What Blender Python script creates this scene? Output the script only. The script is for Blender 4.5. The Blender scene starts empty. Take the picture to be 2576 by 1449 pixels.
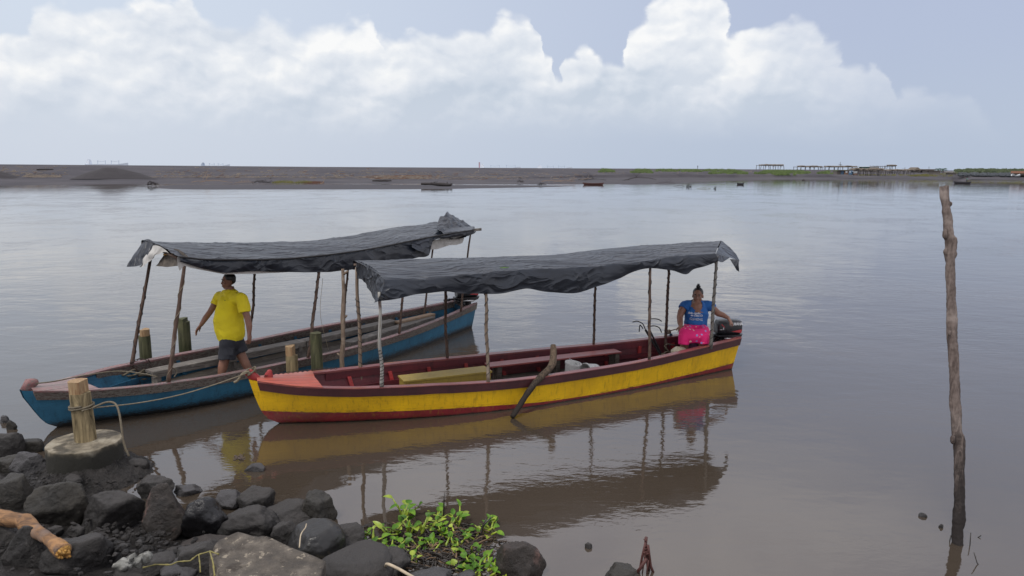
import bpy, bmesh, math, random
from mathutils import Vector, Matrix, noise, Quaternion
random.seed(7)
R_ = math.radians
C = bpy.context.scene.collection
# ------------------------------------------------------------------ camera model (used to survey the place)
FPX = 1839.0; CH = 3.1
PITCH = math.atan((724.5-423)/FPX); ROLL = R_(.33)
CF = Vector((0, math.cos(PITCH), -math.sin(PITCH)))
_U = Vector((0, math.sin(PITCH), math.cos(PITCH))); _R = Vector((1, 0, 0))
CR = _R*math.cos(ROLL)+_U*math.sin(ROLL); CU = _U*math.cos(ROLL)-_R*math.sin(ROLL)
CAM = Vector((0, 0, CH))
def ray(x, y): return CF+CR*((x-1288)/FPX)-CU*((y-724.5)/FPX)
def PZ(x, y, z=0.0):
    d = ray(x, y); return CAM+d*((z-CH)/d.z)
def PD(x, y, zc): return CAM+ray(x, y)*zc
def PH(x, y, dist):                      # at a horizontal distance
    d = ray(x, y); return CAM+d*(dist/math.hypot(d.x, d.y))
def rowdist(x, y, z):
    p = PZ(x, y, z); return math.hypot(p.x, p.y)
def ZC(p): return (Vector(p)-CAM).dot(CF)
def OFF(x): return 1/math.sqrt(1+((x-1288)/FPX)**2)      # round things look wider away from the axis
# ------------------------------------------------------------------ object helpers
INV = {}
def tag(o, label=None, cat=None, group=None, kind=None):
    if label: o['label'] = label
    if cat: o['category'] = cat
    if group: o['group'] = group
    if kind: o['kind'] = kind
    return o
def thing(name, loc, label, cat, rz=0.0, group=None):
    o = bpy.data.objects.new(name, None); C.objects.link(o)
    o.location = loc; o.rotation_euler = (0, 0, rz); o.empty_display_size = .2
    INV[o.name] = (Matrix.Translation(Vector(loc)) @ Matrix.Rotation(rz, 4, 'Z')).inverted()
    return tag(o, label, cat, group)
def interp(x, xs, ys):
    if x <= xs[0]: return ys[0]
    for i in range(1, len(xs)):
        if x <= xs[i]:
            t = (x-xs[i-1])/(xs[i]-xs[i-1]); return ys[i-1]+(ys[i]-ys[i-1])*t
    return ys[-1]
def smooth_interp(x, xs, ys):            # monotone-ish cubic
    n = len(xs)
    if x <= xs[0]: return ys[0]
    if x >= xs[-1]: return ys[-1]
    i = 1
    while xs[i] < x: i += 1
    def m(k):
        if k == 0: return (ys[1]-ys[0])/(xs[1]-xs[0])
        if k == n-1: return (ys[-1]-ys[-2])/(xs[-1]-xs[-2])
        return (ys[k+1]-ys[k-1])/(xs[k+1]-xs[k-1])
    h = xs[i]-xs[i-1]; t = (x-xs[i-1])/h
    a, b = ys[i-1], ys[i]; ma, mb = m(i-1)*h, m(i)*h
    return (2*t**3-3*t*t+1)*a+(t**3-2*t*t+t)*ma+(-2*t**3+3*t*t)*b+(t**3-t*t)*mb
def ortho(d):
    d = d.normalized(); a = Vector((0, 0, 1)) if abs(d.z) < .9 else Vector((1, 0, 0))
    u = d.cross(a).normalized(); return u, d.cross(u).normalized()
class M:
    def __init__(s, T=None): s.v = []; s.f = []; s.T = T
    def add(s, vs, fs):
        o = len(s.v); s.v += [Vector(p) for p in vs]; s.f += [tuple(i+o for i in f) for f in fs]
    def box(s, c, size, rot=None):
        hx, hy, hz = [q/2 for q in size]; c = Vector(c)
        vs = [Vector((x, y, z)) for z in (-hz, hz) for y in (-hy, hy) for x in (-hx, hx)]
        if rot is not None: vs = [rot @ p for p in vs]
        s.add([p+c for p in vs], [(0, 2, 3, 1), (4, 5, 7, 6), (0, 1, 5, 4), (2, 6, 7, 3), (0, 4, 6, 2), (1, 3, 7, 5)])
    def bar(s, a, b, w, h, up=Vector((0, 0, 1))):
        a = Vector(a); b = Vector(b); d = (b-a).normalized(); x = d.cross(up)
        if x.length < 1e-4: x = d.cross(Vector((1, 0, 0)))
        x.normalize(); y = x.cross(d).normalized()
        vs = [p+x*(sx*w/2)+y*(sy*h/2) for p in (a, b) for sx, sy in ((-1, -1), (1, -1), (1, 1), (-1, 1))]
        s.add(vs, [(0, 1, 2, 3), (7, 6, 5, 4), (0, 4, 5, 1), (1, 5, 6, 2), (2, 6, 7, 3), (3, 7, 4, 0)])
    def loft(s, rings, cap=True, closed=True):
        n = len(rings[0]); vs = [p for r in rings for p in r]; fs = []
        for i in range(len(rings)-1):
            for j in range(n if closed else n-1):
                k = (j+1) % n
                fs.append((i*n+j, i*n+k, (i+1)*n+k, (i+1)*n+j))
        if cap:
            fs.append(tuple(range(n-1, -1, -1))); fs.append(tuple((len(rings)-1)*n+j for j in range(n)))
        s.add(vs, fs)
    def tube(s, pts, rad, n=8, rnd=False, jit=0.0, cap=True, seed=0.0):
        pts = [Vector(p) for p in pts]
        if not hasattr(rad, '__len__'): rad = [rad]*len(pts)
        rad = list(rad)
        if rnd:
            d0 = (pts[0]-pts[1]).normalized(); d1 = (pts[-1]-pts[-2]).normalized(); r0, r1 = rad[0], rad[-1]
            pre = [(pts[0]+d0*r0*math.sin(a), r0*math.cos(a)) for a in (1.45, 1.1, .75, .4)]
            post = [(pts[-1]+d1*r1*math.sin(a), r1*math.cos(a)) for a in (.4, .75, 1.1, 1.45)]
            pts = [p for p, _ in pre]+pts+[p for p, _ in post]; rad = [q for _, q in pre]+rad+[q for _, q in post]
        u = None; rings = []
        for i, p in enumerate(pts):
            d = (pts[min(i+1, len(pts)-1)]-pts[max(i-1, 0)])
            if d.length < 1e-7: d = Vector((0, 0, 1))
            d.normalize()
            if u is None: u, w = ortho(d)
            else:
                u = (u-d*u.dot(d)); u = u.normalized() if u.length > 1e-5 else ortho(d)[0]; w = d.cross(u)
            ring = []
            for j in range(n):
                a = 2*math.pi*j/n; r = rad[i]
                if jit: r *= 1+jit*noise.noise(Vector((math.cos(a)*1.3+seed, math.sin(a)*1.3, i*.55+seed)))
                ring.append(p+u*(math.cos(a)*r)+w*(math.sin(a)*r))
            rings.append(ring)
        s.loft(rings, cap)
    def ell(s, c, r, rot=None, nu=16, nv=10):
        c = Vector(c)
        if not hasattr(r, '__len__'): r = (r, r, r)
        rings = []
        for i in range(nv+1):
            th = math.pi*(i/nv); th = min(max(th, .06), math.pi-.06)
            ring = []
            for j in range(nu):
                a = 2*math.pi*j/nu
                p = Vector((r[0]*math.sin(th)*math.cos(a), r[1]*math.sin(th)*math.sin(a), -r[2]*math.cos(th)))
                if rot is not None: p = rot @ p
                ring.append(c+p)
            rings.append(ring)
        s.loft(rings)
    def grid(s, rows):
        n = len(rows[0]); s.add([p for r in rows for p in r],
            [(i*n+j, i*n+j+1, (i+1)*n+j+1, (i+1)*n+j) for i in range(len(rows)-1) for j in range(n-1)])
    def build(s, name, mat, parent=None, smooth=True, auto=None, label=None, cat=None, group=None, kind=None, root=None):
        vs = s.v
        if s.T is not None: vs = [s.T @ p for p in vs]
        o = bpy.data.objects.new(name, bpy.data.meshes.new(name)); C.objects.link(o)
        if parent is not None:
            r = parent
            while r.parent is not None: r = r.parent
            if r.name not in INV: INV[r.name] = Matrix.Translation(-r.location)
            inv = INV[r.name]; vs = [inv @ p for p in vs]; o.parent = parent
        else:
            xs = [p.x for p in vs]; ys = [p.y for p in vs]; zs = [p.z for p in vs]
            org = Vector(((min(xs)+max(xs))/2, (min(ys)+max(ys))/2, min(zs))); vs = [p-org for p in vs]; o.location = org
            INV[o.name] = Matrix.Translation(-org)
        me = o.data; me.from_pydata([tuple(p) for p in vs], [], s.f); me.update()
        bm = bmesh.new(); bm.from_mesh(me); bmesh.ops.recalc_face_normals(bm, faces=bm.faces)
        if auto is not None:
            for e in bm.edges: e.smooth = not (len(e.link_faces) == 2 and e.calc_face_angle(0) > auto)
        bm.to_mesh(me); bm.free()
        if smooth: me.polygons.foreach_set('use_smooth', [True]*len(me.polygons))
        if mat: me.materials.append(mat)
        return tag(o, label, cat, group, kind)
def fuse(m, name, mat, parent, voxel=.008, it=6, fac=.5, disp=None, cut=None, **kw):
    """one continuous skin over overlapping volumes"""
    o = m.build(name, mat, parent, **kw)
    md = o.modifiers.new('r', 'REMESH'); md.mode = 'VOXEL'; md.voxel_size = voxel; md.use_smooth_shade = True
    sm = o.modifiers.new('s', 'SMOOTH'); sm.factor = fac; sm.iterations = it
    bpy.context.view_layer.update()
    dg = bpy.context.evaluated_depsgraph_get()
    me = bpy.data.meshes.new_from_object(o.evaluated_get(dg)); o.modifiers.clear(); old = o.data; o.data = me
    bpy.data.meshes.remove(old)
    if cut or disp:
        bm = bmesh.new(); bm.from_mesh(me)
        if disp:
            bm.normal_update()
            for v in bm.verts: v.co += v.normal*disp(v.co)
        if cut:
            inv = INV[[r_ for r_ in [parent] if r_ is not None][0].name].inverted(); kill = [f for f in bm.faces if cut(inv @ f.calc_center_median())]; bmesh.ops.delete(bm, geom=kill, context='FACES')
        bm.to_mesh(me); bm.free()
    if not me.materials and mat: me.materials.append(mat)
    me.polygons.foreach_set('use_smooth', [True]*len(me.polygons))
    return o
def copy_tree(o, parent=None):
    c = o.copy(); C.objects.link(c)
    if parent is not None: c.parent = parent
    for ch in list(o.children): copy_tree(ch, c)
    return c
# ------------------------------------------------------------------ materials
def newmat(name):
    m = bpy.data.materials.new(name); m.use_nodes = True; nt = m.node_tree
    return m, nt, nt.nodes['Principled BSDF']
class NB:
    def __init__(s, nt): s.nt = nt; s.N = nt.nodes; s.L = nt.links
    def n(s, t, **k):
        o = s.N.new(t)
        for a, b in k.items(): setattr(o, a, b)
        return o
    def set(s, sock, v):
        if isinstance(v, (int, float)): sock.default_value = v
        elif isinstance(v, (tuple, list)): sock.default_value = v if len(v) == len(sock.default_value) else tuple(v)+(1,)
        else: s.L.new(v, sock)
    def math(s, op, a, b=None, c=None, clamp=False):
        o = s.n('ShaderNodeMath', operation=op, use_clamp=clamp)
        for i, v in enumerate((a, b, c)):
            if v is not None: s.set(o.inputs[i], v)
        return o.outputs[0]
    def mix(s, f, a, b):
        o = s.n('ShaderNodeMix', data_type='RGBA'); s.set(o.inputs[0], f); s.set(o.inputs[6], a); s.set(o.inputs[7], b); return o.outputs[2]
    def noise(s, vec, scale, detail=4, rough=.55, dist=0.0, dim='3D'):
        o = s.n('ShaderNodeTexNoise', noise_dimensions=dim); 
        if vec is not None: s.L.new(vec, o.inputs['Vector'])
        o.inputs['Scale'].default_value = scale; o.inputs['Detail'].default_value = detail; o.inputs['Roughness'].default_value = rough; o.inputs['Distortion'].default_value = dist
        return o.outputs[0]
    def sstep(s, v, a, b):
        o = s.n('ShaderNodeMapRange', interpolation_type='SMOOTHSTEP'); s.set(o.inputs[0], v); s.set(o.inputs[1], a); s.set(o.inputs[2], b); return o.outputs[0]
    def lin(s, v, a, b, c=0.0, d=1.0):
        o = s.n('ShaderNodeMapRange'); s.set(o.inputs[0], v); s.set(o.inputs[1], a); s.set(o.inputs[2], b); s.set(o.inputs[3], c); s.set(o.inputs[4], d); return o.outputs[0]
    def map(s, vec, scale=(1, 1, 1), rot=(0, 0, 0), loc=(0, 0, 0)):
        o = s.n('ShaderNodeMapping'); s.L.new(vec, o.inputs[0]); o.inputs['Scale'].default_value = scale; o.inputs['Rotation'].default_value = rot; o.inputs['Location'].default_value = loc; return o.outputs[0]
    def bump(s, h, strength=.5, dist=.01, nrm=None):
        o = s.n('ShaderNodeBump'); o.inputs['Strength'].default_value = strength; o.inputs['Distance'].default_value = dist; s.L.new(h, o.inputs['Height'])
        if nrm is not None: s.L.new(nrm, o.inputs['Normal'])
        return o.outputs[0]
def surf(name, cols, scale=6, stretch=(1, 1, 1), rough=.6, bump=.4, bscale=None, bdist=.01, detail=6, spots=None, spec=.5, low=None, trans=0.0, rot=(0, 0, 0), blotch=None, contrast=(.3, .7), top_tone=None):
    """noise-mixed colours; spots = (colour, threshold, scale); low = (colour, z0, z1) stains that rise from the ground"""
    m, nt, b = newmat(name); nb = NB(nt); tc = nb.n('ShaderNodeTexCoord').outputs['Object']
    v = nb.map(tc, stretch, rot)
    f = nb.noise(v, scale, detail, .6)
    r = nb.n('ShaderNodeValToRGB'); nb.L.new(f, r.inputs[0]); e = r.color_ramp.elements
    n = len(cols)
    for i, c in enumerate(cols):
        p = contrast[0]+(contrast[1]-contrast[0])*i/max(1, n-1)
        if i < 2: e[i].position = p; e[i].color = tuple(c)+(1,)
        else: q = e.new(p); q.color = tuple(c)+(1,)
    col = r.outputs[0]
    if blotch:
        g = nb.noise(tc, blotch[2], 5, .6); col = nb.mix(nb.sstep(g, blotch[1]-.05, blotch[1]+.07), col, blotch[0])
    if spots:
        g = nb.noise(v, spots[2], 8, .7); col = nb.mix(nb.sstep(g, spots[1]-.02, spots[1]+.03), col, spots[0])
    if low:
        z = nb.n('ShaderNodeSeparateXYZ'); nb.L.new(tc, z.inputs[0])
        zz = nb.math('ADD', z.outputs[2], nb.math('MULTIPLY', nb.math('SUBTRACT', f, .5), (low[2]-low[1])*1.2))
        col = nb.mix(nb.sstep(zz, low[2], low[1]), col, low[0]) if False else nb.mix(nb.math('SUBTRACT', 1.0, nb.sstep(zz, low[1], low[2])), col, low[0])
    if top_tone:
        sp1 = nb.noise(tc, 28, 6, .75); col = nb.mix(nb.math('MULTIPLY', nb.sstep(sp1, .56, .70), .55), col, tuple(q*1.9 for q in top_tone)); sp2 = nb.noise(nb.map(tc, loc=(3, 1, 2)), 16, 8, .8); col = nb.mix(nb.math('MULTIPLY', nb.sstep(sp2, .55, .64), .8), col, (.006, .0055, .005))
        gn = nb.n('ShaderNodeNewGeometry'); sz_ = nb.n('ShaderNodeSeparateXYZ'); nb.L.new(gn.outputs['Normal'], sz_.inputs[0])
        col = nb.mix(nb.math('MULTIPLY', nb.sstep(nb.math('ADD', sz_.outputs[2], nb.math('MULTIPLY', f, .6)), .75, 1.35), .75), col, top_tone)  # upward faces mixed towards a paler base colour
    nb.L.new(col, b.inputs['Base Color']); 
    rg = nb.lin(f, .3, .7, max(0, rough-.12), min(1, rough+.12)); nb.L.new(rg, b.inputs['Roughness'])
    b.inputs['Specular IOR Level'].default_value = spec
    if bump:
        h = nb.noise(v, bscale or scale*3, 10, .72); h = nb.math('ADD', h, nb.math('MULTIPLY', f, 1.2))
        nb.L.new(nb.bump(h, bump, bdist), b.inputs['Normal'])
    if trans:
        b.inputs['Subsurface Weight'].default_value = trans; b.inputs['Subsurface Radius'].default_value = (.02, .02, .005); b.inputs['Subsurface Scale'].default_value = .3
    return m
def paint(name, col, dark, wood, chip=.6, zband=None, seam=None, rough=.42, scale=3, grime=None, vstain=True, dirtz=None):
    """worn hand-brushed paint on planks; zband = (colour below, z, bow z) a second colour under a line"""
    m, nt, b = newmat(name); nb = NB(nt); tc = nb.n('ShaderNodeTexCoord').outputs['Object']
    sp = nb.n('ShaderNodeSeparateXYZ'); nb.L.new(tc, sp.inputs[0]); X, Y, Z = sp.outputs
    big = nb.noise(tc, 2.2, 5, .6); brush = nb.noise(nb.map(tc, (2.5, 2.5, 22)), scale, 6, .7); fine = nb.noise(nb.map(tc, (1, 1, 3)), 26, 8, .7)
    c = nb.mix(nb.lin(big, .35, .65), col, dark)
    c = nb.mix(nb.math('MULTIPLY', nb.sstep(brush, .45, .7), .55), c, dark)
    if zband:
        zz = nb.math('ADD', Z, nb.math('MULTIPLY', nb.math('SUBTRACT', brush, .5), .012))
        fc = nb.n('ShaderNodeFloatCurve'); cu = fc.mapping.curves[0]; pts_ = zband[1]; cu.points[0].location = (0, pts_[0][1]); cu.points[1].location = (1, pts_[-1][1])
        for q_ in pts_[1:-1]: cu.points.new(q_[0]/7.2, q_[1])
        fc.mapping.update(); nb.L.new(nb.lin(X, 0, 7.2), fc.inputs['Value']); lim = fc.outputs[0]
        below = nb.math('LESS_THAN', zz, lim)
        c2 = nb.mix(nb.lin(big, .35, .65), zband[0], tuple(q*.6 for q in zband[0]))
        c = nb.mix(below, c, c2)
        # black grime creeping up from the boundary
        gr = nb.math('MULTIPLY', nb.math('SUBTRACT', 1.0, nb.sstep(nb.math('ABSOLUTE', nb.math('SUBTRACT', zz, nb.math('SUBTRACT', lim, .004))), .004, .05)), nb.sstep(nb.noise(nb.map(tc, (3, 3, 14)), 4, 8, .75), .5, .62))
        c = nb.mix(nb.math('MULTIPLY', gr, .85), c, (.02, .016, .012))
    if vstain:
        st = nb.noise(nb.map(tc, (9, 9, 1.3)), 3, 6, .7)
        c = nb.mix(nb.math('MULTIPLY', nb.sstep(st, .5, .72), .6), c, tuple(q*.42+.006 for q in dark))
    ch = nb.noise(nb.map(tc, (3, 3, 9)), 8, 9, .78)
    big2 = nb.noise(tc, 1.1, 4, .6)
    chm = nb.sstep(nb.math('ADD', ch, nb.math('MULTIPLY', nb.math('SUBTRACT', big2, .5), .22)), chip-.02, chip+.012)
    scr = nb.noise(nb.map(tc, (2.2, 2.2, 30), (0, .05, 0)), 5, 5, .8); c = nb.mix(nb.math('MULTIPLY', nb.sstep(scr, .66, .70), .5), c, tuple(min(1, q*1.5+.05) for q in wood)); dots = nb.noise(nb.map(tc, (1, 1, 1)), 34, 3, .6); c = nb.mix(nb.math('MULTIPLY', nb.sstep(dots, .70, .74), .75), c, (.03, .02, .015)); c = nb.mix(chm, c, wood)
    if dirtz:
        dz = nb.math('ADD', Z, nb.math('MULTIPLY', nb.math('SUBTRACT', ch, .5), dirtz*3)); c = nb.mix(nb.math('SUBTRACT', 1.0, nb.sstep(dz, dirtz*.2, dirtz)), c, (.018, .016, .014))
    sm = None
    if seam:
        fr = nb.math('ABSOLUTE', nb.math('SUBTRACT', nb.math('FRACT', nb.math('ADD', nb.math('MULTIPLY', nb.math('ADD', Y, nb.math('MULTIPLY', big, .02)), seam), .5)), .5)); sm = nb.math('LESS_THAN', fr, .035); c = nb.mix(nb.math('MULTIPLY', sm, .85), c, (.02, .014, .012))
        pk = nb.n('ShaderNodeTexWhiteNoise', noise_dimensions='1D'); nb.L.new(nb.math('FLOOR', nb.math('ADD', nb.math('MULTIPLY', Y, seam), .5)), pk.inputs['W']); c = nb.mix(nb.math('MULTIPLY', pk.outputs[0], .35), c, wood)
    nb.L.new(c, b.inputs['Base Color']); b.inputs['Roughness'].default_value = rough
    nb.L.new(nb.lin(chm, 0, 1, rough, .8), b.inputs['Roughness'])
    h = nb.math('SUBTRACT', nb.math('ADD', nb.math('MULTIPLY', fine, .5), nb.math('MULTIPLY', brush, .8)), nb.math('MULTIPLY', chm, .7))
    nb.L.new(nb.bump(h, .55, .008), b.inputs['Normal'])
    return m
def wood(name, c1, c2, c3, axis=2, scale=3, rough=.75, knots=True, low=None, stretch=14):
    m, nt, b = newmat(name); nb = NB(nt); tc = nb.n('ShaderNodeTexCoord').outputs['Object']
    s = [stretch, stretch, stretch]; s[axis] = 1.2
    w = nb.map(tc, tuple(s)); g = nb.noise(w, scale, 7, .65, 1.0 if knots else .3)
    f2 = nb.noise(tc, 5, 4, .6)
    r = nb.n('ShaderNodeValToRGB'); nb.L.new(g, r.inputs[0]); e = r.color_ramp.elements
    e[0].position = .34; e[0].color = tuple(c2)+(1,); e[1].position = .62; e[1].color = tuple(c1)+(1,)
    c = nb.mix(nb.sstep(f2, .5, .72), r.outputs[0], c3)
    if low:
        z = nb.n('ShaderNodeSeparateXYZ'); nb.L.new(tc, z.inputs[0])
        zz = nb.math('ADD', z.outputs[2], nb.math('MULTIPLY', nb.math('SUBTRACT', g, .5), (low[2]-low[1])*1.5))
        c = nb.mix(nb.math('SUBTRACT', 1.0, nb.sstep(zz, low[1], low[2])), c, low[0])
    nb.L.new(c, b.inputs['Base Color']); b.inputs['Roughness'].default_value = rough; b.inputs['Specular IOR Level'].default_value = .3
    nb.L.new(nb.bump(g, .7, .012), b.inputs['Normal'])
    return m
def flat(name, col, rough=.5, metal=0.0, spec=.5, var=.25, scale=20, bump=.1):
    d = tuple(q*(1-var) for q in col); l = tuple(min(1, q*(1+var*.6)) for q in col)
    m = surf(name, [d, col, l], scale, rough=rough, bump=bump, bdist=.004, spec=spec)
    m.node_tree.nodes['Principled BSDF'].inputs['Metallic'].default_value = metal
    return m
MT = {}
MT['sand'] = surf('black_sand', [(.060, .057, .066), (.082, .078, .087), (.105, .10, .108)], .12, spec=.1, rough=.95, bump=.35, bscale=1.5, bdist=.15, spots=((.13, .112, .10), .66, .9))
MT['wetsand'] = surf('wet_sand', [(.062, .060, .068), (.085, .082, .092)], .1, spec=.12, rough=.9, bump=.1, bscale=1, bdist=.05)
MT['mound'] = surf('mound_sand', [(.036, .033, .037), (.050, .046, .050)], .5, (1, 1, .3), rough=.95, bump=.5, bscale=2, bdist=.2)
MT['mud'] = surf('shore_mud', [(.008, .007, .0065), (.022, .019, .017), (.042, .037, .034)], 7, rough=.42, bump=1.0, bscale=26, bdist=.04)
MT['rock'] = surf('basalt', [(.010, .009, .0085), (.024, .0215, .020), (.055, .049, .045)], 3.2, rough=.62, bump=1.0, bscale=9, bdist=.05, spots=((.012, .011, .011), .60, 7), contrast=(.32, .68), top_tone=(.058, .053, .050))
MT['rock_brown'] = surf('brown_rock', [(.011, .009, .008), (.027, .021, .017), (.055, .040, .032)], 3, rough=.6, bump=1.0, bscale=9, bdist=.045, blotch=((.17, .095, .078), .56, 2.2), top_tone=(.055, .045, .04))
MT['rock_light'] = surf('grey_rock', [(.02, .019, .020), (.04, .038, .040), (.068, .065, .066)], 4, rough=.5, bump=1.0, bscale=12, bdist=.035, top_tone=(.075, .072, .075))
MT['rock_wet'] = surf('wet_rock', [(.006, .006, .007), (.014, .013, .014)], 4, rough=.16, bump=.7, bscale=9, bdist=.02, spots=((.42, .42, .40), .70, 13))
MT['rock_moss'] = surf('olive_rock', [(.012, .011, .009), (.028, .0245, .019), (.060, .052, .040)], 3.2, rough=.65, bump=1.0, bscale=9, bdist=.045, top_tone=(.05, .047, .042))
MT['concrete'] = surf('old_concrete', [(.13, .108, .072), (.26, .22, .155), (.38, .345, .27)], 7, rough=.85, bump=.8, bscale=30, bdist=.01, blotch=((.09, .075, .05), .56, 5), low=((.024, .023, .018), .30, .40))
MT['slab'] = surf('gritty_slab', [(.055, .047, .04), (.13, .112, .092), (.27, .235, .19)], 6, rough=.88, bump=1, bscale=34, bdist=.03, spots=((.36, .31, .24), .60, 15), blotch=((.06, .048, .038), .56, 5))
MT['yellow'] = paint('yellow_paint', (.82, .50, .004), (.62, .36, .005), (.09, .065, .03), .665, zband=((.26, .02, .028), [(0, .20), (.6, .165), (1.35, .135), (2.75, .09), (3.6, .05), (5.1, .048), (6.2, .07), (7.2, .11)]), dirtz=.03)
MT['blue'] = paint('blue_paint', (.030, .16, .27), (.016, .10, .18), (.06, .055, .05), .655, rough=.5, dirtz=.13)
MT['blue_in'] = paint('blue_inner_paint', (.025, .15, .26), (.008, .05, .10), (.06, .06, .06), .68, rough=.6)
MT['maroon'] = paint('maroon_rail_paint', (.085, .022, .026), (.045, .014, .018), (.12, .07, .065), .68, rough=.4)
MT['maroon_in'] = paint('maroon_inner_paint', (.15, .022, .03), (.075, .014, .022), (.05, .03, .03), .71, rough=.5)
MT['redcap'] = paint('faded_red_cap', (.26, .075, .072), (.16, .045, .048), (.34, .2, .18), .66, rough=.35)
MT['redseat'] = paint('red_seat_paint', (.30, .07, .06), (.2, .045, .045), (.3, .2, .14), .67, rough=.4)
MT['deckred'] = paint('salmon_deck', (.46, .10, .065), (.36, .07, .05), (.42, .22, .16), .62, rough=.35, vstain=False, seam=9)
MT['brightred'] = paint('stem_red', (.38, .035, .035), (.25, .03, .03), (.1, .06, .04), .66, rough=.4)
MT['oldrail'] = paint('weathered_rail', (.115, .075, .065), (.055, .038, .034), (.16, .145, .125), .50, rough=.65)
MT['oldcap'] = paint('worn_pink_cap', (.27, .12, .115), (.2, .10, .10), (.17, .145, .135), .53, rough=.45)
MT['olddeck'] = paint('faded_deck_planks', (.30, .17, .16), (.2, .12, .12), (.30, .26, .24), .55, rough=.4, vstain=False, seam=6)
MT['olive_box'] = paint('mustard_box_paint', (.36, .26, .045), (.27, .19, .04), (.1, .08, .03), .70, rough=.55)
MT['plank'] = wood('grey_plank', (.20, .18, .16), (.085, .075, .066), (.27, .245, .215), 0, 3, .7)
MT['plank_d'] = wood('dark_plank', (.10, .085, .07), (.04, .034, .03), (.13, .11, .09), 0, 3, .7)
MT['pole'] = wood('brown_pole', (.13, .085, .065), (.055, .035, .028), (.18, .14, .115), 2, 3, .8)
MT['pole_l'] = wood('pale_pole', (.24, .185, .14), (.12, .085, .06), (.30, .25, .2), 2, 3, .8)
MT['pole_w'] = wood('whitewashed_pole', (.42, .42, .40), (.22, .2, .17), (.10, .05, .04), 2, 3, .7)
MT['pole_g'] = wood('grey_pole', (.22, .21, .195), (.10, .09, .08), (.14, .125, .11), 2, 3, .8)
MT['pile'] = wood('green_pile', (.115, .115, .062), (.03, .032, .02), (.075, .085, .04), 2, 2, .85, low=((.03, .036, .014), .1, .45), stretch=10)
MT['pile_l'] = wood('pale_pile', (.30, .235, .13), (.10, .075, .04), (.22, .19, .11), 2, 2.2, .8, stretch=9)
MT['cutwood'] = wood('fresh_cut_wood', (.42, .30, .17), (.22, .12, .06), (.36, .26, .15), 2, 3, .75)
MT['bigpost'] = wood('mooring_post_wood', (.38, .30, .17), (.055, .042, .022), (.20, .16, .09), 2, 1.5, .8, stretch=8, low=((.10, .095, .05), .0, .12))
MT['tallpole'] = wood('weathered_trunk', (.17, .135, .12), (.07, .052, .045), (.24, .20, .18), 2, 2.2, .8, low=((.022, .018, .017), .3, 1.25), stretch=12)
MT['driftlog'] = wood('orange_driftwood', (.36, .20, .095), (.07, .045, .035), (.19, .14, .115), 0, 2.4, .8, stretch=7)
MT['driftend'] = wood('split_wood_end', (.62, .36, .10), (.20, .10, .04), (.5, .25, .06), 0, 8, .75, stretch=5)
MT['drift'] = flat('bleached_driftwood', (.13, .10, .085), .8)
MT['drift_d'] = flat('dark_driftwood', (.035, .03, .03), .8)
MT['drift_b'] = flat('tan_driftwood', (.30, .21, .14), .8)
MT['rope'] = surf('hemp_rope', [(.09, .075, .052), (.20, .17, .12)], 30, rough=.9, bump=.9, bscale=90, bdist=.006)
MT['rope_p'] = surf('pale_rope', [(.15, .125, .085), (.27, .23, .165)], 30, rough=.9, bump=.9, bscale=90, bdist=.006)
MT['rope_b'] = flat('blue_rope', (.03, .10, .16), .8)
MT['wire'] = flat('black_strap', (.018, .018, .02), .5)
MT['chain'] = flat('rusty_chain', (.06, .04, .035), .5, .6)
MT['white_tarp'] = surf('pale_tarp_lining', [(.38, .37, .35), (.52, .51, .49)], 8, rough=.7, bump=.6, bscale=20, bdist=.01)
MT['motor'] = flat('motor_cowl', (.022, .024, .028), .33, 0, .5)
MT['motor_m'] = flat('motor_metal', (.03, .03, .034), .35, .3)
MT['steel'] = flat('bright_steel', (.5, .5, .5), .3, .8)
MT['white'] = flat('white_plastic', (.68, .68, .66), .4)
MT['whiteprint'] = flat('white_print', (.72, .74, .76), .6)
MT['redprint'] = flat('red_print', (.38, .04, .05), .4)
MT['purple'] = flat('purple_plastic', (.17, .07, .15), .4)
MT['iron'] = flat('black_iron', (.022, .021, .022), .5, .4)
MT['bag'] = surf('cream_bag', [(.42, .36, .25), (.66, .60, .46)], 14, rough=.8, bump=.6, bscale=20, bdist=.012, spots=((.12, .09, .07), .62, 22))
MT['skin'] = surf('brown_skin', [(.20, .098, .065), (.27, .135, .092)], 14, rough=.5, bump=.08, bdist=.002, spec=.35)
MT['skin_w'] = surf('tan_skin', [(.21, .105, .072), (.28, .145, .10)], 14, rough=.5, bump=.08, bdist=.002, spec=.35)
MT['hair'] = surf('black_hair', [(.006, .005, .006), (.016, .014, .015)], 30, (1, 1, .2), rough=.4, bump=.8, bscale=60, bdist=.006)
MT['tee_y'] = surf('yellow_cotton', [(.70, .56, .014), (.80, .66, .02)], 5, rough=.85, bump=.7, bscale=9, bdist=.02)
MT['shorts'] = surf('dark_cotton', [(.022, .024, .032), (.036, .038, .048)], 6, rough=.85, bump=.7, bscale=10, bdist=.015)
MT['tee_b'] = surf('blue_cotton', [(.008, .085, .30), (.016, .12, .38)], 6, rough=.8, bump=.6, bscale=10, bdist=.012)
MT['leaf'] = surf('hyacinth_leaf', [(.020, .062, .004), (.065, .16, .008), (.16, .29, .016)], 9, rough=.5, spec=.3, bump=.3, bscale=18, bdist=.006, spots=((.22, .17, .04), .68, 9))
MT['leaf_y'] = surf('hyacinth_stalk', [(.14, .22, .015), (.34, .42, .04)], 12, rough=.4, bump=.2, bdist=.004)
MT['deadleaf'] = surf('dead_reed', [(.05, .03, .02), (.14, .09, .05), (.26, .18, .10)], 9, rough=.8, bump=.4, bdist=.01)
MT['darkreed'] = surf('sodden_reed', [(.012, .010, .009), (.04, .032, .024)], 9, rough=.35, bump=.4, bdist=.01)
MT['vine'] = flat('yellow_vine', (.22, .19, .06), .6)
MT['twig'] = flat('red_twig', (.085, .03, .026), .6)
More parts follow.
